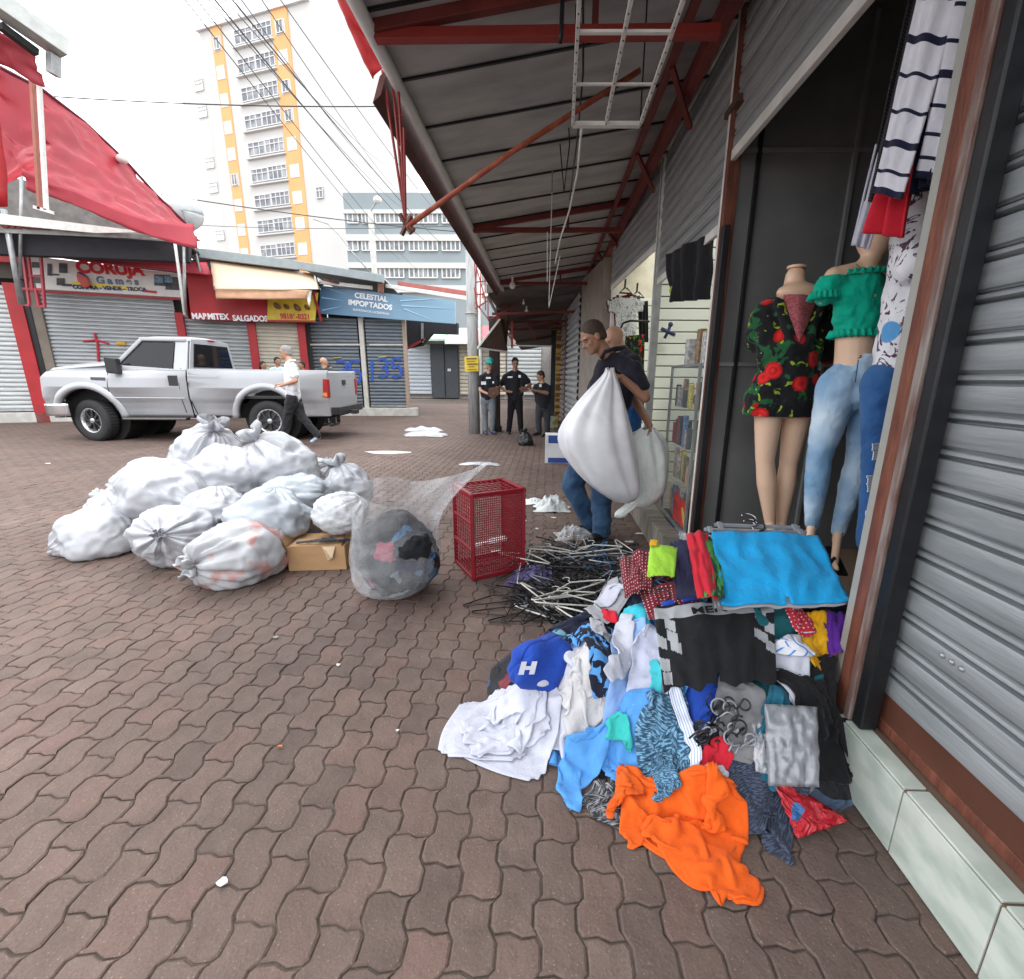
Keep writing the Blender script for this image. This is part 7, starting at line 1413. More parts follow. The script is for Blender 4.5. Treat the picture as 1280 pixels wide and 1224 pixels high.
g('shirt', 'sky blue jersey shirt spread over the lower middle of the heap', 'rect', ('p', 795, 935), -.45, (.30, .34), SKY, crumple=.76, seed=56, group=GG)
g('sleeve', 'sky blue sleeve pointing down to the paving', 'rect', ('p', 728, 962), -.40, (.16, .38), SKY, crumple=.88, seed=57, group=GG, cat='sleeve')
g('cloth', 'turquoise green cloth corner in the middle of the sky blue shirt', 'rect', ('p', 778, 905), .4, (.12, .14), cl('sea green cotton', (.04, .45, .42)), crumple=.86, seed=58, group=GG)
g('garment', 'dark denim marl sweatpants at the lower right of the heap', 'rect', ('p', 915, 950), .35, (.26, .34), DMA, crumple=.78, seed=59, group=GG)
g('garment', 'grey jersey cloth right of the wire hook bundle', 'rect', ('p', 925, 890), -.3, (.16, .26), MGR, crumple=.8, seed=60, group=GG)
g('garment', 'red cloth below the wire hook bundle', 'rect', ('p', 888, 925), .5, (.16, .16), RED, crumple=.75, seed=61, group=GG)
g('garment', 'teal denim strip beside the grey packet', 'rect', ('p', 965, 905), .05, (.14, .30), cl('teal denim', (.02, .13, .20), (.05, .2, .3), 'denim'), crumple=.85, seed=62, group=GG)
g('garment', 'blue marl sweatshirt hanging over the middle front of the heap', 'rect', ('p', 838, 930), .0, (.24, .40), BLM, crumple=.74, seed=63, group=GG, thick=.006)
g('shorts', 'light blue and white waistband strip beside the blue marl sweatshirt', 'rect', ('p', 856, 905), .08, (.05, .30), BLW, crumple=.92, seed=64, group=GG)
g('garment', 'white cloth scrap at the bottom edge above the orange sweatshirt', 'rect', ('p', 880, 965), .2, (.14, .10), WT, crumple=.85, seed=65, group=GG)
g('sweatshirt', 'bright orange sweatshirt lying on the paving in front of the heap', 'rect', ('p', 850, 1020), -.30, (.42, .36), ORG, crumple=.86, seed=66, thick=.008, group=GG, fold=.12)
g('sleeve', 'orange sleeve folded across the lower end of the orange sweatshirt', 'rect', ('p', 872, 1072), .80, (.17, .38), ORG, crumple=.88, seed=67, thick=.008, group=GG, cat='sleeve')
g('sleeve', 'upper orange sleeve end under the blue marl sweatshirt', 'rect', ('p', 782, 985), .4, (.15, .19), ORG, crumple=.66, seed=68, thick=.008, group=GG, cat='sleeve')
g('sleeve', 'right orange sleeve bunched beside the orange sweatshirt', 'rect', ('p', 893, 1010), -.2, (.10, .22), ORG, crumple=.6, seed=69, thick=.008, group=GG, cat='sleeve')
g('garment', 'blue marl sleeve flopped over the orange sweatshirt', 'rect', ('p', 830, 968), -.3, (.13, .18), BLM, crumple=.66, seed=71, thick=.006, group=GG)
# right side stack near the pillar
g('shirt', 'gold yellow shirt with purple trim stuffed beside the pillar', 'rect', ('p', 1010, 800), .15, (.20, .20), GOLD, crumple=.82, seed=70, group=GG)
g('shirt', 'purple satin cloth lying beside the gold shirt', 'rect', ('p', 1035, 795), .6, (.10, .24), PUR, crumple=.8, seed=71, group=GG)
g('cloth', 'white cloth with blue lining hanging at the right of the black boxers', 'rect', ('p', 990, 840), -.35, (.12, .28), WT, crumple=.84, seed=72, group=GG)
g('shirt', 'black glossy garment lump above the grey packet', 'rect', ('p', 1015, 860), .3, (.26, .22), BK, crumple=.68, seed=73, group=GG)
g('cloth', 'red cloth with white print under the bright blue shorts', 'rect', ('p', 995, 775), .2, (.16, .14), RDW, crumple=.82, seed=74, group=GG)
g('cloth', 'white printed cap shaped cloth under the red printed cloth', 'rect', ('p', 980, 795), .3, (.14, .12), BLW, crumple=.8, seed=75, group=GG)
# ---- laid flat pieces with their own shapes
def laid(name, label, pts, m, group=GG, cat='shorts', n=26, mm=20, bump_=.008, lift=.012, uvk=1., thick=.005, mats=None, seed=0, parent=None, hang=True):
    """garment spanned over photo-measured corner points [TL, TR, BR, BL] in world space with soft folds"""
    TL_, TR_, BR_, BL_ = [np.array(p) for p in pts]; P = np.zeros((n, mm, 3)); uv = []
    for i in range(n):
        for j in range(mm):
            u, v = i/(n-1), j/(mm-1); p = (TL_*(1-u)+TR_*u)*(1-v)+(BL_*(1-u)+BR_*u)*v
            nrm = np.cross(TR_-TL_, BL_-TL_); nrm = -nrm/np.linalg.norm(nrm); w = noise.noise(V(u*4+seed, v*2.2, seed))*bump_+(1-abs(noise.noise(V(u*5+seed, v*3, seed*2+3))*2))*bump_*.9+math.sin(PI*u)*bump_*1.2*(1-v*.3)
            p = p+nrm*w; P[i, j] = p; uv.append((u, 1-v))
    return P, uv
def lay_build(name, label, P, uv, m, mask=None, thick=.004, cat='shorts', parent=None, mats=None, mi=None, group=GG):
    n, mm = P.shape[:2]; b = MB(); b.grid(P); b.uv = uv
    if mask is not None or mi is not None:
        fs, ms = [], []
        for k, f in enumerate(b.f):
            i, j = divmod(k, mm-1); u, v = (i+.5)/(n-1), (j+.5)/(mm-1)
            if mask is None or mask(u, v): fs.append(f); ms.append(mi(u, v) if mi else 0)
        b.f, b.m = fs, ms
    o = b.build(name, m, parent, smooth=True, solid=thick)
    if parent is None: tag(o, label, cat, group)
    return o
for (q_, lb, sd) in (([YP(776, 702, 2.0), YP(818, 690, 1.95), YP(816, 738, 1.72), YP(783, 752, 1.70)], 'maroon dotted shorts at the upper left behind the lime packet', 4), ([YP(800, 742, 1.76), YP(872, 730, 1.72), YP(876, 768, 1.58), YP(812, 778, 1.60)], 'maroon dotted shorts lying above the black boxers', 9)):
    P_, uv_ = laid('', '', q_, None, n=20, mm=16, bump_=.016, seed=sd); lay_build('shorts', lb, P_, uv_, MAR)
# bright blue shorts
q = [YP(889, 667, 1.86), YP(1022, 672, 1.80), YP(1063, 752, 1.46), YP(901, 756, 1.46)]
P, uv = laid('', '', q, None, n=40, mm=28, bump_=.010, seed=3)
for i in range(40):
    for j in range(28):
        u, v = i/39, j/27; P[i, j, 2] -= .004*math.exp(-((v-.14)/.02)**2)+.004*math.exp(-((v-.93)/.02)**2)-.006*math.sin(u*9+v*4)*v; d = math.hypot((u-.52)*3, (v-.94)*2); P[i, j, 2] += (-.012*math.exp(-d*d*6)+.004*math.sin(u*40+v*5)*math.exp(-d*d*3)); P[i, j, 2] -= .035*max(0, v-.9)*10*(.3+.7*math.sin(u*PI))*.4
lay_build('shorts', 'bright blue boxer shorts clipped to a hanger on top of the heap', P, uv, BRT, mask=lambda u, v: not (abs(u-.52) < .012 and v > .93))
MB().tube([P[0, 2]+np.array([0, 0, .006]), P[20, 2]+np.array([0, 0, .01]), P[39, 2]+np.array([0, 0, .006])], .0025, 5).build('waist_seam', BRT, bpy.data.objects['shorts'] if False else None)
bpy.data.objects.remove(bpy.data.objects['waist_seam'])
# grey shorts edge beneath, hanger bars and clips
P2 = P.copy(); P2[..., 2] -= .014; P2[..., 0] -= .012; lay_build('shorts', 'light grey shorts just under the bright blue ones', P2, uv, GRY)
HGR = mat('black hanger plastic', (.012, .012, .014), .35); HGW = mat('cream hanger plastic', (.62, .60, .54), .4); HGG = mat('clear grey hanger plastic', (.28, .30, .33), .25); HGB = mat('blue hanger plastic', (.05, .24, .55), .4); STEEL = mat('hook steel', (.5, .5, .52), .25, .95)
def clip_hanger(label, a, b_, m=HGR, hookdir=(0, 0, 1), group='clip hangers on the heap'):
    a, b_ = V(a), V(b_); t = thing('clip_hanger', label, 'hanger', a.lerp(b_, .5), group=group); MB().bar(a, b_, .010, .016).build('bar', m, t, bevel=.002)
    for f in (.06, .94): c = a.lerp(b_, f); d = (b_-a).normalized(); MB().bar(c+V(0, .012, .008), c+V(0, -.035, -.012), .022, .014).build('clip', m, t, bevel=.003)
    c = a.lerp(b_, .5); h = V(hookdir).normalized(); s_ = (b_-a).normalized(); P_ = [c, c+h*.03]+[c+h*.06+(s_*math.sin(x)+h*-math.cos(x))*.028 for x in np.linspace(.0, 4.4, 9)]
    MB().tube(P_, .0035, 6).build('hook', STEEL if m is not HGR else m, t, smooth=True); return t
clip_hanger('black clip hanger holding the bright blue shorts', YP(886, 668, 1.86), YP(1022, 674, 1.80), HGR, (0, .8, .5))
clip_hanger('clear grey clip hanger just behind the bright blue shorts', YP(880, 662, 1.90), YP(1008, 666, 1.85), HGG, (.1, .9, .3)); clip_hanger('second clear grey clip hanger behind the bright blue shorts', YP(893, 656, 1.95), YP(1000, 660, 1.9), HGG, (-.2, .9, .4))
# side edge shorts: red, green camo
for (xa, ya, xb, yb, w, m_, lb, Ya, Yb) in ((868, 672, 888, 748, 30, GNC, 'green camouflage shorts edge between red and blue shorts', 1.86, 1.46), (858, 668, 882, 748, 26, RED, 'red shorts stacked left of the bright blue ones', 1.84, 1.46), (838, 678, 858, 750, 30, cl('navy film cloth', (.02, .02, .06)), 'navy shorts in clear wrap left of the red shorts', 1.82, 1.46), (874, 670, 898, 760, 10, MGR, 'thin grey shorts edge left of the bright blue ones', 1.86, 1.45)):
    q = [YP(xa, ya, Ya), YP(xa+w, ya-2, Ya), YP(xb+w*.6, yb, Yb), YP(xb-w*.4, yb, Yb)]; P_, uv_ = laid('', '', q, None, n=12, mm=22, bump_=.012, seed=w); P_[..., 2] -= .01; lay_build('shorts', lb, P_, uv_, m_)
q = [YP(812, 690, 1.72), YP(846, 692, 1.72), YP(842, 728, 1.52), YP(808, 728, 1.50)]; P_, uv_ = laid('', '', q, None, n=12, mm=12, bump_=.006, seed=5); P_[..., 2] += .02; lay_build('shorts', 'lime green folded shorts in clear wrap', P_, uv_, LIME)
q = [YP(812, 683, 1.74), YP(822, 683, 1.74), YP(821, 690, 1.70), YP(811, 690, 1.70)]; P_, uv_ = laid('', '', q, None, n=5, mm=4, bump_=.002); P_[..., 2] += .025; lay_build('label_card', 'small yellow label card on the lime green shorts', P_, uv_, GOLD, cat='card', group=None)
for (q_, lb, m_, sd) in (([YP(1000, 770, 1.56), YP(1040, 768, 1.54), YP(1050, 826, 1.44), YP(985, 830, 1.44)], 'gold yellow shirt with folded edge stuffed beside the pillar', GOLD, 14), ([YP(1028, 766, 1.55), YP(1064, 775, 1.50), YP(1058, 818, 1.42), YP(1036, 824, 1.42)], 'purple satin trim beside the gold yellow shirt', PUR, 19), ([YP(1000, 758, 1.62), YP(1062, 760, 1.56), YP(1064, 790, 1.50), YP(1030, 785, 1.5)], 'dark navy cloth tucked under the corner of the bright blue shorts', NVY, 24), ([YP(975, 826, 1.46), YP(1046, 826, 1.42), YP(1044, 884, 1.32), YP(962, 880, 1.32)], 'glossy black cloth bulging above the grey packet', BK, 29)):
    P_, uv_ = laid('', '', q_, None, n=20, mm=16, bump_=.022, seed=sd); lay_build('shirt', lb, P_, uv_, m_)
# black MEN boxers
q = [YP(817, 766, 1.60), YP(966, 756, 1.56), YP(969, 858, 1.33), YP(828, 868, 1.30)]
P, uv = laid('', '', q, None, n=90, mm=68, bump_=.011, seed=8); P[..., 2] += .012
for i in range(90):
    for j in range(10, 68): P[i, j, 1] -= .012*(j-10)/58*math.sin(i*.21+j*.03)+.007*math.sin(i*.47+1)*(j-10)/58
GRB = cl('grey waistband', (.36, .37, .39)); MB_ = cl('black stretch cotton', (.012, .012, .014))
def men_mi(u, v):
    if v < .17: return 1
    for (cu, cv, s_) in ((.12, .24, 1), (.03, .44, 1), (.16, .55, 1), (.05, .72, 1), (.13, .40, 0), (.06, .88, 1)):
        if abs(u-cu)/.045+0 < 1 and abs((v-cv)-(u-cu)*.9) < .07: return 1
    for (cu, cv) in ((.89, .20), (.97, .36), (.90, .46), (.97, .60), (.88, .70 if False else .46)):
        if abs(u-cu) < .045 and abs((v-cv)+(-(u-cu))*.9) < .065: return 1
    return 0
bo = lay_build('boxer_shorts', 'black boxer shorts with grey MEN waistband and check side panels', P, uv, [MB_, GRB], mi=men_mi, mask=lambda u, v: not (abs(u-.5) < .015 and v > .90))
a_, b_ = V(P[22, 6]), V(P[56, 6]); RM = rot2(b_-a_, V(P[40, 0]-P[40, 10])); sg_ = 1 if RM.col[2].dot(V(0, -1, .6)) > 0 else -1; mc = V(P[40, 7]); text('MEN', 'lettering', MB_, bo, mc+V(0, -1, .7).normalized()*.021, RM, .040, .001, .0009, sx=1.55)
clip_hanger('black clip hanger at the waist of the black MEN boxers', YP(822, 762, 1.62), YP(848, 758, 1.61), HGR, (-.2, .8, .5))
q = [YP(826, 757, 1.64), YP(880, 747, 1.63), YP(882, 753, 1.62), YP(828, 762, 1.62)]; P_, uv_ = laid('', '', q, None, n=10, mm=4, bump_=.003); P_[..., 2] += .012; lay_build('shorts', 'royal blue waistband edge behind the MEN boxers', P_, uv_, ROY)
# blue cap/hat with H
hc = hit(668, 850); hc = V(hc[0], hc[1], hc[2]+.01)
hat = thing('bucket_hat', 'royal blue bucket hat with white letter lying on the white shirts', 'hat', hc)
R4 = Matrix.Rotation(R(-58), 4, 'Y') @ Matrix.Rotation(R(12), 4, 'X'); R4 = Matrix.Rotation(R(25), 4, 'Z') @ R4
Pp = []
for i, (r_, z_) in enumerate(((.002, .085), (.05, .085), (.075, .08), (.088, .055), (.095, .02), (.10, .0), (.125, -.03), (.145, -.055))):
    Pp.append([tuple(hc+V(0, 0, .055)+R4.to_3x3() @ V(r_*math.cos(t)*(1+.06*math.sin(3*t+i*.5)), r_*math.sin(t)*(.8+.05*math.sin(2*t)), z_+.008*math.sin(4*t+1)*(i > 3)+.012*noise.noise(V(math.cos(t)*2, math.sin(t)*2, i*.4)))*(1+.10*noise.noise(V(math.cos(t)*2.5, math.sin(t)*2.5, i*.5+4)))) for t in np.linspace(0, 2*PI, 41)])
for row in Pp:
    for k_, p_ in enumerate(row):
        if p_[2] < hc.z-.0: row[k_] = (p_[0], p_[1], hc.z+(p_[2]-hc.z)*.15)
MB().grid(Pp).build('crown_and_brim', ROY, hat, smooth=True, solid=.004)
text('H', 'lettering', WT, hat, V(YP(658, 836, hc.y-.095))+V(0, -.0, .0), rot2(V(1, .1, .0), V(.2, .6, .8)), .055, .002, .004, sx=1.5, shear=.2)
MB().ball(hc+V(.075, -.04, .03), (.035, .03, .02), 8).build('lining', RED, hat, smooth=True)
MB().ball(hc+V(.03, -.055, .03), (.035, .03, .018), 8).build('lining', WT, hat, smooth=True)
# bundle of hooks and rings
t = thing('hanger_bundle', 'bundle of black and steel hanger hooks in the middle of the heap front', 'hangers', hit(890, 900)); rr = random.Random(12); t['kind'] = 'stuff'
b1, b2 = MB(), MB(); 
for k in range(26):
    px_, py_ = rr.uniform(862, 935), rr.uniform(872, 925); c = V(hit(px_, py_))+V(0, -.02, .015); ax = V(rr.uniform(-.4, .4), -1, rr.uniform(0, .9)).normalized(); a = ax.orthogonal().normalized(); b_ = ax.cross(a); r_ = rr.uniform(.013, .026); s0 = rr.uniform(0, 6)
    (b1 if rr.random() < .6 else b2).tube([c+(a*math.cos(x)+b_*math.sin(x))*r_ for x in np.linspace(s0, s0+4.6, 12)]+[c+(a*math.cos(s0+4.6)+b_*math.sin(s0+4.6))*r_+a*.04], .0032, 5)
b1.build('black_hooks', HGR, t, smooth=True); b2.build('steel_hooks', HGG, t, smooth=True)
# packets : grey polybag, red film bag, wraps
def packet(name, label, pts, m, bulge=.02, seed=0, cat='packet', n=22, ridge=.006, group=None):
    TL_, TR_, BR_, BL_ = [np.array(p) for p in pts]; rows = []; nrm = np.cross(TR_-TL_, BL_-TL_); nrm = -nrm/np.linalg.norm(nrm)
    for i in range(n):
        row = []
        for j in range(n):
            u, v = i/(n-1), j/(n-1); p = (TL_*(1-u)+TR_*u)*(1-v)+(BL_*(1-u)+BR_*u)*v; e = (math.sin(PI*u)*math.sin(PI*v))**.5
            row.append(tuple(p+nrm*(bulge*e+noise.noise(V(u*6+seed, v*6, seed))*ridge*2+(1-abs(noise.noise(V(u*9, v*7+seed, 1))*2))*ridge)))
        rows.append(row)
    o = MB().grid(rows).build(name, m, None, smooth=True, solid=.003); tag(o, label, cat, group); return o
GP = mat('grey heather knit in film', (.25, .26, .28), .3, col2=(.18, .19, .21), scale=40, bump=.25, bscale=18, coat=.8)
packet('clothing_packet', 'flat grey garment in a clear shiny packet leaning at the stone step', [YP(955, 880, 1.27), YP(1021, 884, 1.25), YP(1023, 984, 1.10), YP(960, 982, 1.12)], GP, .02, 1)
packet('plastic_wrap', 'clear plastic wrap edge left of the grey packet', [YP(938, 900, 1.28), YP(960, 902, 1.28), YP(960, 968, 1.14), YP(944, 965, 1.15)], plastic_film('clear wrap', (.9, .9, .92), .3, .1), .015, 2, 'plastic wrap')
q = [G(960, 965, .13), G(1000, 988, .05), G(1060, 1026, .012), G(995, 1048, .012)]
RB = multicol('red comic print film', [(0, (.58, .02, .035)), (.72, (.05, .18, .45)), (.8, (.75, .50, .04)), (.88, (.58, .02, .035))], 14, 1.); RB.node_tree.nodes['Principled BSDF'].inputs['Roughness'].default_value = .2
packet('red_packet', 'glossy red printed garment bag lying on the paving near the tiled ledge', q, RB, .012, 3)
FW = plastic_film('crinkled clear wrap', (.88, .9, .92), .30, .12); FP = plastic_film('violet tinted film', (.16, .14, .34), .55, .1)
def wrap(label, px_, py_, w, h, m, seed, z=.04, Y_=None):
    c = V(hit(px_, py_)) if Y_ is None else V(YP(px_, py_, Y_)); rows = []
    for i in range(28):
        row = []
        for j in range(28):
            u, v = i/27-.5, j/27-.5; q_ = 1+.35*noise.noise(V(u*3, v*3, seed)); n_ = (1-abs(noise.noise(V(u*5+seed, v*5, seed)))*3)*z*.7+abs(noise.noise(V(u*13, v*13+seed, 2)))*z*(.8 if seed != 13 else .15)
            e = max(0, 1-(u*u+v*v)*3.6); x_, y_ = c.x+u*w*q_, c.y+v*h*q_; hz = float(hsample(np.array([x_]), np.array([y_]))[0]) if HX0 < x_ < HX1 and HY0 < y_ < HY1 else 0
            row.append((x_, y_, hz+.006+max(0, n_)*e+z*e*.5))
        rows.append(row)
    o = MB().grid(rows).build('plastic_wrap', m, None, smooth=True); tag(o, label, 'plastic wrap'); return o
wrap('crinkled clear plastic wrap over the navy and lime shorts', 838, 705, .22, .26, FW, 3, .05); wrap('clear plastic lump with black hooks on the heap top', 905, 655, .14, .12, FW, 5, .07)
wrap('frosted white plastic wad on the paving behind the man', 690, 637, .34, .24, mat('frosted plastic', (.60, .64, .62), .4, bump=.8, bscale=30), 7, .11); wrap('crinkled clear film at the boot of the man', 716, 672, .30, .20, FW, 9, .08)
wrap('flat white packets on the paving right of the crate', 668, 628, .20, .22, PAP, 11, .03)
# ---- hanger pile
def hanger_mesh(kind):
    b = MB(); r_ = .0042 if kind != 'w' else .005
    if kind == 'c':   # clip style bar
        b.bar((-.16, 0, 0), (.16, 0, 0), .008, .012); b.bar((-.15, .015, 0), (-.15, -.02, 0), .02, .012); b.bar((.15, .015, 0), (.15, -.02, 0), .02, .012); top = .03
    else:
        pts = [(-.20, 0, 0), (-.10, .045, 0), (-.02, .075, 0), (0, .08, 0), (.02, .075, 0), (.10, .045, 0), (.20, 0, 0), (.195, -.012, 0), (.10, -.016, 0), (-.10, -.016, 0), (-.195, -.012, 0)]
        b.tube(pts, r_, 5, close=True); top = .08
    b.tube([(0, top, 0), (0, top+.03, 0)]+[(.022*math.sin(x)+.0, top+.055-.022*math.cos(x), 0) for x in np.linspace(.3, 4.2, 8)], .0028, 5)
    me = bpy.data.meshes.new('clothes_hanger'); me.from_pydata(b.v, [], b.f); me.polygons.foreach_set('use_smooth', [True]*len(me.polygons)); return me
rr = random.Random(21); HM = {}
for k_, m_ in (('b', HGR), ('w', HGW), ('g', HGG), ('u', HGB), ('c', HGR)): me = hanger_mesh(k_ if k_ == 'c' else 'w' if k_ == 'w' else 'b'); me.materials.append(m_); HM[k_] = me
def put_hanger(kind, x, y, z, rz, tx, ty, label, group):
    o = bpy.data.objects.new('clothes_hanger', HM[kind]); COL.objects.link(o); o.location = (x, y, z); o.rotation_euler = (tx, ty, rz); tag(o, label, 'hanger', group)
LB = {'b': ('black plastic clothes hanger in the tangled pile', 'black hangers in the pile'), 'w': ('cream clothes hanger in the tangled pile', 'cream hangers in the pile'), 'g': ('clear grey clothes hanger in the tangled pile', 'clear grey hangers in the pile'), 'u': ('blue clothes hanger in the tangled pile', 'blue hangers in the pile'), 'c': ('black clip hanger in the tangled pile', 'black clip hangers in the pile')}
nH = 0
while nH < 185:
    px_, py_ = rr.uniform(640, 815), rr.uniform(676, 790)
    u_ = (px_-725)/95; v_ = (py_-722)/(48 if py_ < 722 else 55)
    if u_*u_+v_*v_ > 1 or (px_ > 760 and py_ > 745) or (px_ < 690 and py_ < 690): continue
    p = G(px_, py_, .03); d = math.sqrt(u_*u_+v_*v_); kd = rr.choices(['b', 'c', 'g', 'w', 'u'], [60, 16, 12, 9, 5])[0]
    if kd == 'u' and px_ < 730: kd = 'b'
    z = rr.uniform(.012, .02+.085*(1-d)); put_hanger(kd, p[0], p[1], z, rr.uniform(0, 6.28), rr.gauss(0, .16), rr.gauss(0, .16), *LB[kd]); nH += 1
for (x, y, rz) in ((705, 748, .35), (722, 738, .5), (690, 690, .2), (745, 690, .15), (735, 772, 2.6), (712, 757, .1), (655, 700, -.4), (790, 764, .4)):
    p = G(x, y, .08); put_hanger('w', p[0], p[1], .095, rz, rr.gauss(0, .08), rr.gauss(0, .08), 'cream clothes hanger on top of the tangled pile', 'cream hangers on top of the pile')
for (x, y, rz) in ((620, 752, .3), (632, 768, -.1), (655, 775, .1)):
    p = G(x, y, .01); put_hanger('b', p[0], p[1], .012, rz, 0, 0, 'black hanger lying at the left fringe of the pile', 'hangers at the fringe of the pile')
wrap('violet tinted plastic film draped over the hangers beside the crate', 668, 722, .34, .30, FP, 13, .06, None)
# ---- litter and small ground things
def flat_bit(label, px_, py_, w, h, m, seed, z=.004, name='paper_scrap', thick=.004):
    c = G(px_, py_); r_ = random.Random(seed); n = 9; pts = [(c[0]+w/2*math.cos(2*PI*k/n)*r_.uniform(.7, 1.15), c[1]+h/2*math.sin(2*PI*k/n)*r_.uniform(.7, 1.15), z+r_.uniform(0, .004)) for k in range(n)]
    o = MB().prism(pts, (0, 0, thick)).build(name, m); tag(o, label, 'litter', 'litter scraps on the paving'); return o
for (x, y, w, h, m_, lb) in ((279, 1105, .03, .025, PAP, 'crumpled grey white scrap in the left foreground'), (423, 833, .02, .012, PAP, 'tiny white scrap beside the middle of the paving'), (350, 935, .02, .008, mat('orange scrap', (.5, .15, .03), .7), 'tiny orange scrap on the paving'), (692, 648, .06, .03, PAP, 'white torn paper near the frosted wad'), (801, 668, .10, .04, PAP, 'white card scrap below the stone doorstep'), (787, 678, .08, .03, PAP, 'narrow white scrap near the hangers'), (671, 662, .03, .02, PAP, 'small white scrap between crate and man'),
        (655, 652, .05, .03, PAP, 'white scrap right of the red crate'), (620, 690, .12, .05, PAP, 'white label sheet behind the crate mesh'), (345, 798, .03, .02, mat('grey leaf', (.3, .28, .24), .8), 'small pale leaf near the sacks'), (60, 580, .08, .04, PAP, 'white scrap at the far left of the paving'), (497, 915, .015, .01, PAP, 'tiny white speck in the middle paving')):
    flat_bit(lb, x, y, w, h, m_, int(x))
o = flat_bit('pale cement stain patch on the paving behind the clear bag', 487, 566, .95, .35, mat('cement stain', (.50, .46, .42), .9, col2=(.30, .25, .22), c2=(.55, .7), scale=6), 3, .0015, 'stain', .002); o['category'] = 'stain'
for (x, y, w, h, s_, lb) in ((532, 545, .95, .42, 4, 'lower of two flat white sacks lying on the far paving'), (530, 539, .9, .36, 5, 'upper of two flat white sacks lying on the far paving'), (600, 581, .60, .20, 6, 'flattened white plastic sheet lying on the paving behind the crate')):
    c = G(x, y); rows = []
    for i in range(20):
        rows.append([(c[0]+(i/19-.5)*w*(1+.1*math.sin(j*.6+s_)), c[1]+(j/11-.5)*h*(1+.12*math.sin(i*.7+s_)), .006+.10*max(0, math.sin(PI*i/19)*math.sin(PI*j/11))**.5*(1 if s_ < 6 else .35)*(1+.5*noise.noise(V(i*.3, j*.4, s_)))) for j in range(12)])
    o = MB().grid(rows).build('plastic_sack', SACK, None, smooth=True, solid=.003, sub=1); tag(o, lb, 'sack')
o = sack('small black bin bag with tied top on the paving before the officers', tuple(YP(657, 552, 9.0)), (.15, .13, .16), (-.1, 0, 1), mat('black bin bag', (.02, .02, .022), .3, bump=.6, bscale=20, dist=.006), 51, ruff=.06, name='bin_bag', group=None)
# blue and white carton
t = thing('carton', 'white and blue carton standing on the paving by the man', 'box', G(697, 580)); c0, c1 = G(681, 579), G(714, 581); h_ = YP(681, 544, c0[1])[2]; bw = mat('white carton', (.62, .63, .66), .7); bb = mat('blue carton print', (.02, .06, .26), .6)
MB().box((c0[0], c0[1], .0), (c0[0]+.42, c0[1]+.34, h_)).build('body', bw, t, bevel=.004)
for z0, z1 in ((.72, .995), (.02, .20)): MB().box((c0[0]+.05, c0[1]-.004, h_*z0), (c0[0]+.42, c0[1]-.001, h_*z1)).build('printed_band', bb, t)
MB().box((c0[0]+.3, c0[1]-.006, h_*.52), (c0[0]+.42, c0[1]-.002, h_*.72)).build('printed_band', bb, t); MB().box((c0[0]+.22, c0[1]-.007, h_*.80), (c0[0]+.36, c0[1]-.004, h_*.87)).build('print_line', bw, t)
o = MB(); o.box((.02, 12.2, .0), (.30, 12.6, .32)); o = o.build('small_carton', mat('white green carton', (.55, .56, .5), .7, col2=(.30, .36, .05), c2=(.5, .55), scale=6)); tag(o, 'small white and green carton by the far wall behind the officers', 'box')
fabric([[(-.02, 12.15, .40), (.3, 12.15, .36)], [(-.0, 12.6, .36), (.3, 12.6, .40)]], 'cloth', 'dark green cloth lying on the small far carton', mat('dark green cloth', (.04, .06, .03), .9), None, 'cloth', 6, 6, .06, 4)
# ================= SHOP GOODS =================
# glass display case
t = thing('display_case', 'glass display case full of small packets beside the rusty post', 'display case', (1.25, 3.4, .2)); X0, X1, Y0, Y1, Z0, Z1 = 1.02, 1.55, 3.16, 3.85, .22, 1.42
GLA = mat('case glass', (.6, .7, .66), .05, 0, var=.01, bump=0, alpha=.07)
for x in (X0, X1):
    for y in (Y0, Y1): MB().bar((x, y, Z0), (x, y, Z1), .018, .018).build('frame_bar', GREYM, t)
for z in (Z0, Z1): 
    MB().bar((X0, Y0, z), (X0, Y1, z), .018, .018).build('frame_bar', GREYM, t); MB().bar((X0, Y1, z), (X1, Y1, z), .018, .018).build('frame_bar', GREYM, t)
MB().box((X0-.002, Y0, Z0), (X0+.002, Y1, Z1)).build('glass_pane', GLA, t); MB().box((X0, Y1-.002, Z0), (X1, Y1+.002, Z1)).build('glass_pane', GLA, t)
for z in (.52, .80, 1.10): MB().box((X0+.01, Y0+.01, z), (X1, Y1-.01, z+.008)).build('shelf', GLA, t)
MB().box((X1-.02, Y0, Z0), (X1, Y1, Z1)).build('back_board', mat('case back', (.30, .33, .30), .7), t); MB().box((X0+.01, Y0, Z0-.02), (X1, Y1, Z0)).build('base', BLACK, t)
MB().box((X0-.006, Y1-.05, .48), (X0-.003, Y1-.015, .70)).build('red_sticker', REDW, t); MB().box((X0-.006, Y0+.02, .26), (X0-.003, Y0+.32, .46)).build('red_poster', multicol('poster', [(0, (.5, .04, .03)), (.7, (.65, .45, .1)), (.85, (.5, .05, .04))], 4), t)
rr = random.Random(33); pc = [(.05, .05, .06), (.35, .05, .05), (.55, .5, .1), (.1, .2, .4), (.5, .5, .5), (.3, .2, .12), (.1, .3, .15), (.6, .3, .2), (.2, .15, .1), (.5, .35, .3)]
pm = [mat('packet print %s' % nm, c, .35, var=.5, scale=40) for nm, c in zip('black red yellow blue white brown green salmon umber rose'.split(), pc)]
nmz = 'black red yellow blue white brown green salmon umber rose'.split()
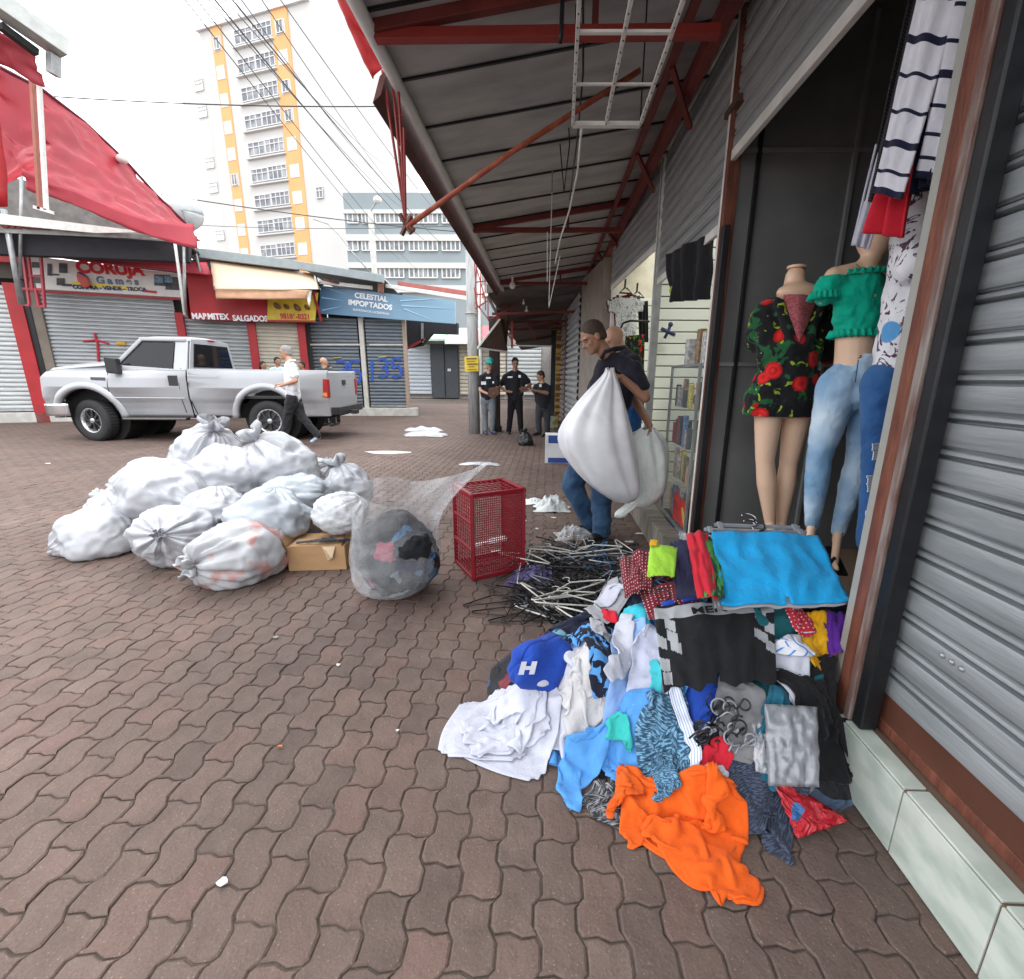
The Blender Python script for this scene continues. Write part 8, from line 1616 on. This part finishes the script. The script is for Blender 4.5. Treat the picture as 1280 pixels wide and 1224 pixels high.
for sh, z in enumerate((.235, .53, .81, 1.11)):
    for k in range(12):
        y = Y0+.04+k*.055; i_ = rr.randrange(10); h = rr.uniform(.13, .25); x = X0+.03+rr.uniform(0, .05)
        o = MB().box((x, y-.024, z), (x+.03, y+.024, z+h)).build('goods_packet', pm[i_], None, bevel=.004); tag(o, 'small %s packet on the %s shelf of the glass case' % (nmz[i_], ('bottom', 'second', 'third', 'top')[sh]), 'packet', 'packets inside the glass case')
        if rr.random() < .5: o = MB().ball((x+.10, y, z+.06), (.03, .03, .055), 6).build('toy', pm[(i_+3) % 10], None, smooth=True); tag(o, 'rounded %s toy on the %s shelf of the glass case' % (nmz[(i_+3) % 10], ('bottom', 'second', 'third', 'top')[sh]), 'toy', 'toys inside the glass case')
for (x, y, zc, w, h, m_, lb) in ((1.12, 3.75, 1.43, .07, .20, pm[4], 'white boxed item on top of the glass case'), (1.15, 3.6, 1.43, .06, .26, pm[5], 'brown boxed item on top of the glass case'), (1.14, 3.42, 1.43, .07, .22, pm[4], 'grey white bagged item on top of the glass case'), (1.16, 3.52, 1.43, .05, .24, pm[2], 'yellow narrow box on top of the glass case'), (1.15, 3.3, 1.43, .09, .24, pm[4], 'white wrapped item nearest the post on the glass case')):
    o = MB().box((x-w/2, y-w/2, zc), (x+w/2, y+w/2, zc+h)).build('boxed_item', m_, None, bevel=.008); tag(o, lb, 'box')
o = MB(); c = (1.22, 3.5, 1.86); o.tube([(c[0], c[1], 1.72), (c[0], c[1], 1.86)], [.03, .02], 8); o.tube([(c[0], c[1], 1.86), (c[0], c[1], 1.93)], [.02, .05], 8); o = o.build('toy_funnel', mat('red toy plastic', (.6, .06, .03), .35), smooth=True); tag(o, 'red toy trumpet shaped item hanging on the slatwall', 'toy')
o = MB(); o.box((1.25, 3.35, 1.68), (1.33, 3.45, 1.98)); o = o.build('toy_box', mat('yellow toy plastic', (.72, .5, .03), .4), bevel=.015); tag(o, 'yellow toy pack hanging on the slatwall', 'toy')
o = MB(); o.box((1.22, 3.2, 2.02), (1.5, 3.5, 2.05)); o = o.build('toy_tray', mat('red toy plastic', (.6, .06, .03), .35), bevel=.008); tag(o, 'flat red toy tray above the glass case', 'toy')
o = MB(); c = V(YP(835, 415, 4.8)); o.tube([c+V(-.07, 0, .03), c, c+V(.07, 0, -.03)], .018, 6); o.tube([c+V(-.03, 0, -.06), c, c+V(.02, 0, .07)], .015, 6); o.ball(c+V(.02, 0, .07), .025, 6); o = o.build('toy_figure', mat('dark blue toy plastic', (.03, .04, .12), .4), smooth=True); tag(o, 'dark blue toy figure fixed to the slatwall', 'toy')
# hanging garments
def hung(name, label, corners, m, cat, n=40, mm=36, amp=.02, seed=0, uvs=None, group=None, shape_=None, pleats=5, thick=.006, mats=None, mi=None):
    TL_, TR_, BR_, BL_ = [np.array(p) for p in corners]; P = np.zeros((n, mm, 3)); uv = []
    d = (TR_-TL_); nr = np.cross(d, np.array([0, 0, -1.])); nr /= np.linalg.norm(nr)
    for i in range(n):
        for j in range(mm):
            u, v = i/(n-1), j/(mm-1); p = (TL_*(1-u)+TR_*u)*(1-v)+(BL_*(1-u)+BR_*u)*v; w = amp*(.3+.7*v)*math.sin(u*pleats*PI+seed+.8*v)+noise.noise(V(u*3+seed, v*2, seed))*amp
            P[i, j] = p+nr*w; uv.append((u, 1-v))
    b = MB(); b.grid(P); b.uv = uv
    if shape_ or mi:
        fs, ms = [], []
        for k, f in enumerate(b.f):
            i, j = divmod(k, mm-1); u, v = (i+.5)/(n-1), (j+.5)/(mm-1)
            if not shape_ or shape_(u, v): fs.append(f); ms.append(mi(u, v) if mi else 0)
        b.f, b.m = fs, ms
    o = b.build(name, mats or m, None, smooth=True, solid=thick); tag(o, label, cat, group); return o
tees = lambda u, v: v > .30*abs(u-.5)**1.2 and ((.20 < u < .80) or (v < .40-.12*abs(u-.5) and abs(u-.5) < .5-.12*max(0, v-.1))) and not ((abs(u-.5) < .11) and v < .045)
hung('skirt', 'black pleated skirt hanging under the raised shutter', [YP(832, 318, 4.0), YP(893, 290, 3.25), YP(890, 374, 3.25), YP(834, 378, 4.0)], BK, 'skirt', amp=.03, pleats=7)
o = MB().ball(YP(841, 363, 3.95), (.03, .008, .035), 7).build('emblem', mat('yellow emblem', (.5, .5, .05), .5)); tag(o, 'round yellow emblem tag hanging in front of the black skirt', 'tag')
hung('t_shirt', 'dark red shirt hanging behind the white printed shirt', [YP(757, 370, 6.9), YP(800, 362, 6.9), YP(799, 425, 6.9), YP(762, 430, 6.9)], BUR, 't-shirt', shape_=tees)
hung('t_shirt', 'white t shirt with grey leaf print hanging on the slatwall', [YP(759, 369, 6.7), YP(806, 369, 6.7), YP(803, 428, 6.7), YP(762, 428, 6.7)], cl('white leaf print', (.60, .62, .60), (.2, .24, .23), 'leaf', 1.), 't-shirt', shape_=tees)
hung('t_shirt', 'black t shirt hanging right of the white printed shirt', [YP(797, 378, 6.8), YP(810, 376, 6.8), YP(810, 428, 6.8), YP(800, 428, 6.8)], BK, 't-shirt')
hung('dress', 'black dress with pink and green flower print hanging on the rail', [YP(782, 420, 6.0), YP(806, 418, 6.0), YP(804, 478, 6.0), YP(778, 478, 6.0)], cl('pink flower print', (.015, .012, .014), None, 'floral', 1.1), 'dress')
t = thing('clothes_rail', 'black curved clothes rail in front of the slatwall', 'rail', YP(790, 420, 6.1)); MB().tube([YP(776, 440, 6.1), YP(775, 412, 6.1), YP(779, 404, 6.1), YP(788, 401, 6.1), YP(812, 402, 6.1)], .014, 8).build('rail_tube', BLACK, t, smooth=True)
for x, y in ((782, 357), (797, 362)): o = MB().tube([YP(x, y-8, 6.8), YP(x-1, y+3, 6.8), YP(x-8, y+9, 6.8), YP(x+8, y+10, 6.8), YP(x+1, y+3, 6.8)], .014, 6).build('clothes_hanger', HGR); tag(o, 'black hanger holding the %s shirt on the slatwall' % ('white printed' if x < 790 else 'black'), 'hanger')
# garments hanging at the top beside the pillar
STR = cloth('white navy striped knit', (.66, .66, .72)); NAVK = cloth('navy knit', (.012, .015, .04))
YH = 1.62
def striped_mi(u, v): return 1 if min(abs(v-x) for x in (.16, .32, .47, .62, .76, .89)) < .012 or v > .965 else 0
hung('striped_sweater', 'white sweater sleeve with navy stripes hanging beside the pillar', [YP(1160, -60, 1.62), YP(1215, -60, 1.55), YP(1128, 250, 1.62), YP(1090, 240, 1.72)], STR, 'sweater', n=20, mm=60, amp=.012, pleats=3, mats=[STR, NAVK], mi=striped_mi)
hung('striped_sweater', 'second white striped knit sleeve half hidden by the palm shirt', [YP(1195, -40, 1.58), YP(1230, -40, 1.5), YP(1168, 225, 1.58), YP(1140, 222, 1.64)], STR, 'sweater', n=16, mm=50, amp=.012, pleats=3, mats=[STR, NAVK], mi=striped_mi)
hung('garment', 'long black patterned garment hanging left of the striped sweater', [YP(1145, -40, 1.85), YP(1180, -40, 1.80), YP(1112, 262, 1.84), YP(1080, 250, 1.90)], cl('black ribbed', (.012, .012, .014), (.05, .05, .055), 'stripes', 12), 'garment', amp=.015, pleats=4)
hung('garment', 'red garment hanging below the striped sweater cuff', [YP(1150, 60, 1.78), YP(1165, 60, 1.72), YP(1132, 298, 1.70), YP(1074, 290, 1.80)], RED, 'garment', amp=.02, pleats=5)
hung('garment', 'white garment hem peeking out under the red garment', [YP(1095, 180, 1.90), YP(1120, 200, 1.86), YP(1086, 312, 1.86), YP(1064, 306, 1.92)], WT, 'garment', amp=.012)
hung('garment', 'dark navy garment hanging between striped sweater and pillar', [YP(1180, -60, 1.68), YP(1225, -60, 1.56), YP(1165, 230, 1.60), YP(1140, 245, 1.70)], NAVK, 'garment', amp=.02, pleats=5)
t = thing('hanging_rail', 'dark hanging rail above the garments in the niche', 'rail', (1.9, 1.9, 2.7)); MB().tube([(1.2, 1.75, 2.62), (2.58, 1.75, 2.62)], .014, 8).build('rail_tube', BLACK, t, smooth=True)
